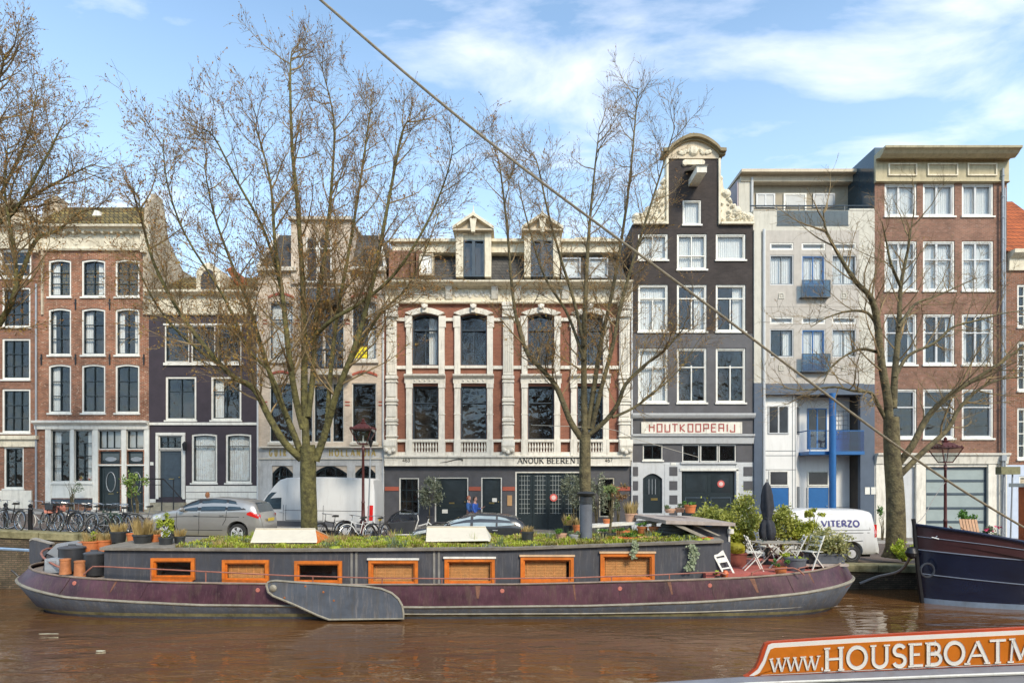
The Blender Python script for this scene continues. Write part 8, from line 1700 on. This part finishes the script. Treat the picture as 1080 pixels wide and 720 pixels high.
# ================================================================= camera, sun and sky
cam = bpy.data.cameras.new('camera'); cam.sensor_width = 36; cam.lens = 36*F/1080; cam.shift_y = 150/1080; cam.clip_end = 6000; cam.clip_start = .05
co = bpy.data.objects.new('camera', cam); bpy.context.scene.collection.objects.link(co); co.location = (0, 0, CZ); co.rotation_euler = (R(90), 0, 0); bpy.context.scene.camera = co
EL, AZ = 38, 152      # the sun stands behind the viewer, to the right
S = bpy.context.scene
sun = bpy.data.lights.new('sun', 'SUN'); sun.energy = 2.2; sun.angle = R(12); sun.color = (1, .88, .70)
so = bpy.data.objects.new('sun', sun); bpy.context.scene.collection.objects.link(so)
sd = Vector((math.sin(R(AZ))*math.cos(R(EL)), math.cos(R(AZ))*math.cos(R(EL)), math.sin(R(EL)))); so.rotation_euler = (-sd).to_track_quat('-Z', 'Y').to_euler(); so.location = (10, -20, 30)
w = bpy.data.worlds.new('World'); S.world = w; w.use_nodes = True; nt = w.node_tree; nt.nodes.clear(); L = nt.links.new
out = nt.nodes.new('ShaderNodeOutputWorld'); bg = nt.nodes.new('ShaderNodeBackground'); L(bg.outputs[0], out.inputs[0]); bg.inputs[1].default_value = .15
sky = nt.nodes.new('ShaderNodeTexSky'); sky.sky_type = 'NISHITA'; sky.sun_disc = False; sky.sun_elevation = R(EL); sky.sun_rotation = R(AZ); sky.air_density = 1.0; sky.dust_density = .6; sky.ozone_density = 1.0
tc = nt.nodes.new('ShaderNodeTexCoord'); sp = nt.nodes.new('ShaderNodeSeparateXYZ'); L(tc.outputs['Generated'], sp.inputs[0])
ad = nt.nodes.new('ShaderNodeMath'); ad.operation = 'ADD'; ad.inputs[1].default_value = .12; L(sp.outputs[2], ad.inputs[0])
mxz = nt.nodes.new('ShaderNodeMath'); mxz.operation = 'MAXIMUM'; mxz.inputs[1].default_value = .03; L(ad.outputs[0], mxz.inputs[0])
dx = nt.nodes.new('ShaderNodeMath'); dx.operation = 'DIVIDE'; L(sp.outputs[0], dx.inputs[0]); L(mxz.outputs[0], dx.inputs[1])
dy = nt.nodes.new('ShaderNodeMath'); dy.operation = 'DIVIDE'; L(sp.outputs[1], dy.inputs[0]); L(mxz.outputs[0], dy.inputs[1])
cb = nt.nodes.new('ShaderNodeCombineXYZ'); L(dx.outputs[0], cb.inputs[0]); L(dy.outputs[0], cb.inputs[1])
mp = nt.nodes.new('ShaderNodeMapping'); mp.inputs['Rotation'].default_value = (0,0,R(35)); mp.inputs['Scale'].default_value = (1.1,1.9,1); mp.inputs['Location'].default_value = CLOUD_LOC; L(cb.outputs[0], mp.inputs[0])
n1 = nt.nodes.new('ShaderNodeTexNoise'); n1.inputs['Scale'].default_value = 1.7; n1.inputs['Detail'].default_value = 9; n1.inputs['Roughness'].default_value = .56; n1.inputs['Distortion'].default_value = .35; L(mp.outputs[0], n1.inputs['Vector'])
ax_ = nt.nodes.new('ShaderNodeMath'); ax_.operation = 'MULTIPLY_ADD'; L(sp.outputs[0], ax_.inputs[0]); ax_.inputs[1].default_value = .10; L(n1.outputs[0], ax_.inputs[2])
rp = nt.nodes.new('ShaderNodeValToRGB'); L(ax_.outputs[0], rp.inputs[0]); rp.color_ramp.elements[0].position = .50; rp.color_ramp.elements[0].color = (0,0,0,1); rp.color_ramp.elements[1].position = .80; rp.color_ramp.elements[1].color = (.9,.9,.9,1)
# haze low in the sky, clouds above it
hz = nt.nodes.new('ShaderNodeMapRange'); L(sp.outputs[2], hz.inputs[0]); hz.inputs[1].default_value = 0; hz.inputs[2].default_value = .6; hz.inputs[3].default_value = .76; hz.inputs[4].default_value = .12
mh = nt.nodes.new('ShaderNodeMix'); mh.data_type = 'RGBA'; L(hz.outputs[0], mh.inputs[0]); tn = nt.nodes.new('ShaderNodeMix'); tn.data_type = 'RGBA'; tn.blend_type = 'MULTIPLY'; tn.inputs[0].default_value = 1; L(sky.outputs[0], tn.inputs[6]); tn.inputs[7].default_value = (.88,1.06,1.10,1); L(tn.outputs[2], mh.inputs[6]); mh.inputs[7].default_value = (4.3,5.5,6.6,1)
mc = nt.nodes.new('ShaderNodeMix'); mc.data_type = 'RGBA'; L(rp.outputs[0], mc.inputs[0]); L(mh.outputs[2], mc.inputs[6]); mc.inputs[7].default_value = (6.0,6.0,6.3,1); L(mc.outputs[2], bg.inputs[0])
S.view_settings.view_transform = 'Standard'; S.view_settings.look = 'None'; S.view_settings.exposure = EXPO; S.view_settings.gamma = 1; S.view_settings.use_curve_mapping = False
S.cycles.max_bounces = 8; S.cycles.transparent_max_bounces = 24; S.cycles.caustics_reflective = False; S.cycles.caustics_refractive = False; S.cycles.use_denoising = True; S.cycles.sample_clamp_indirect = 6
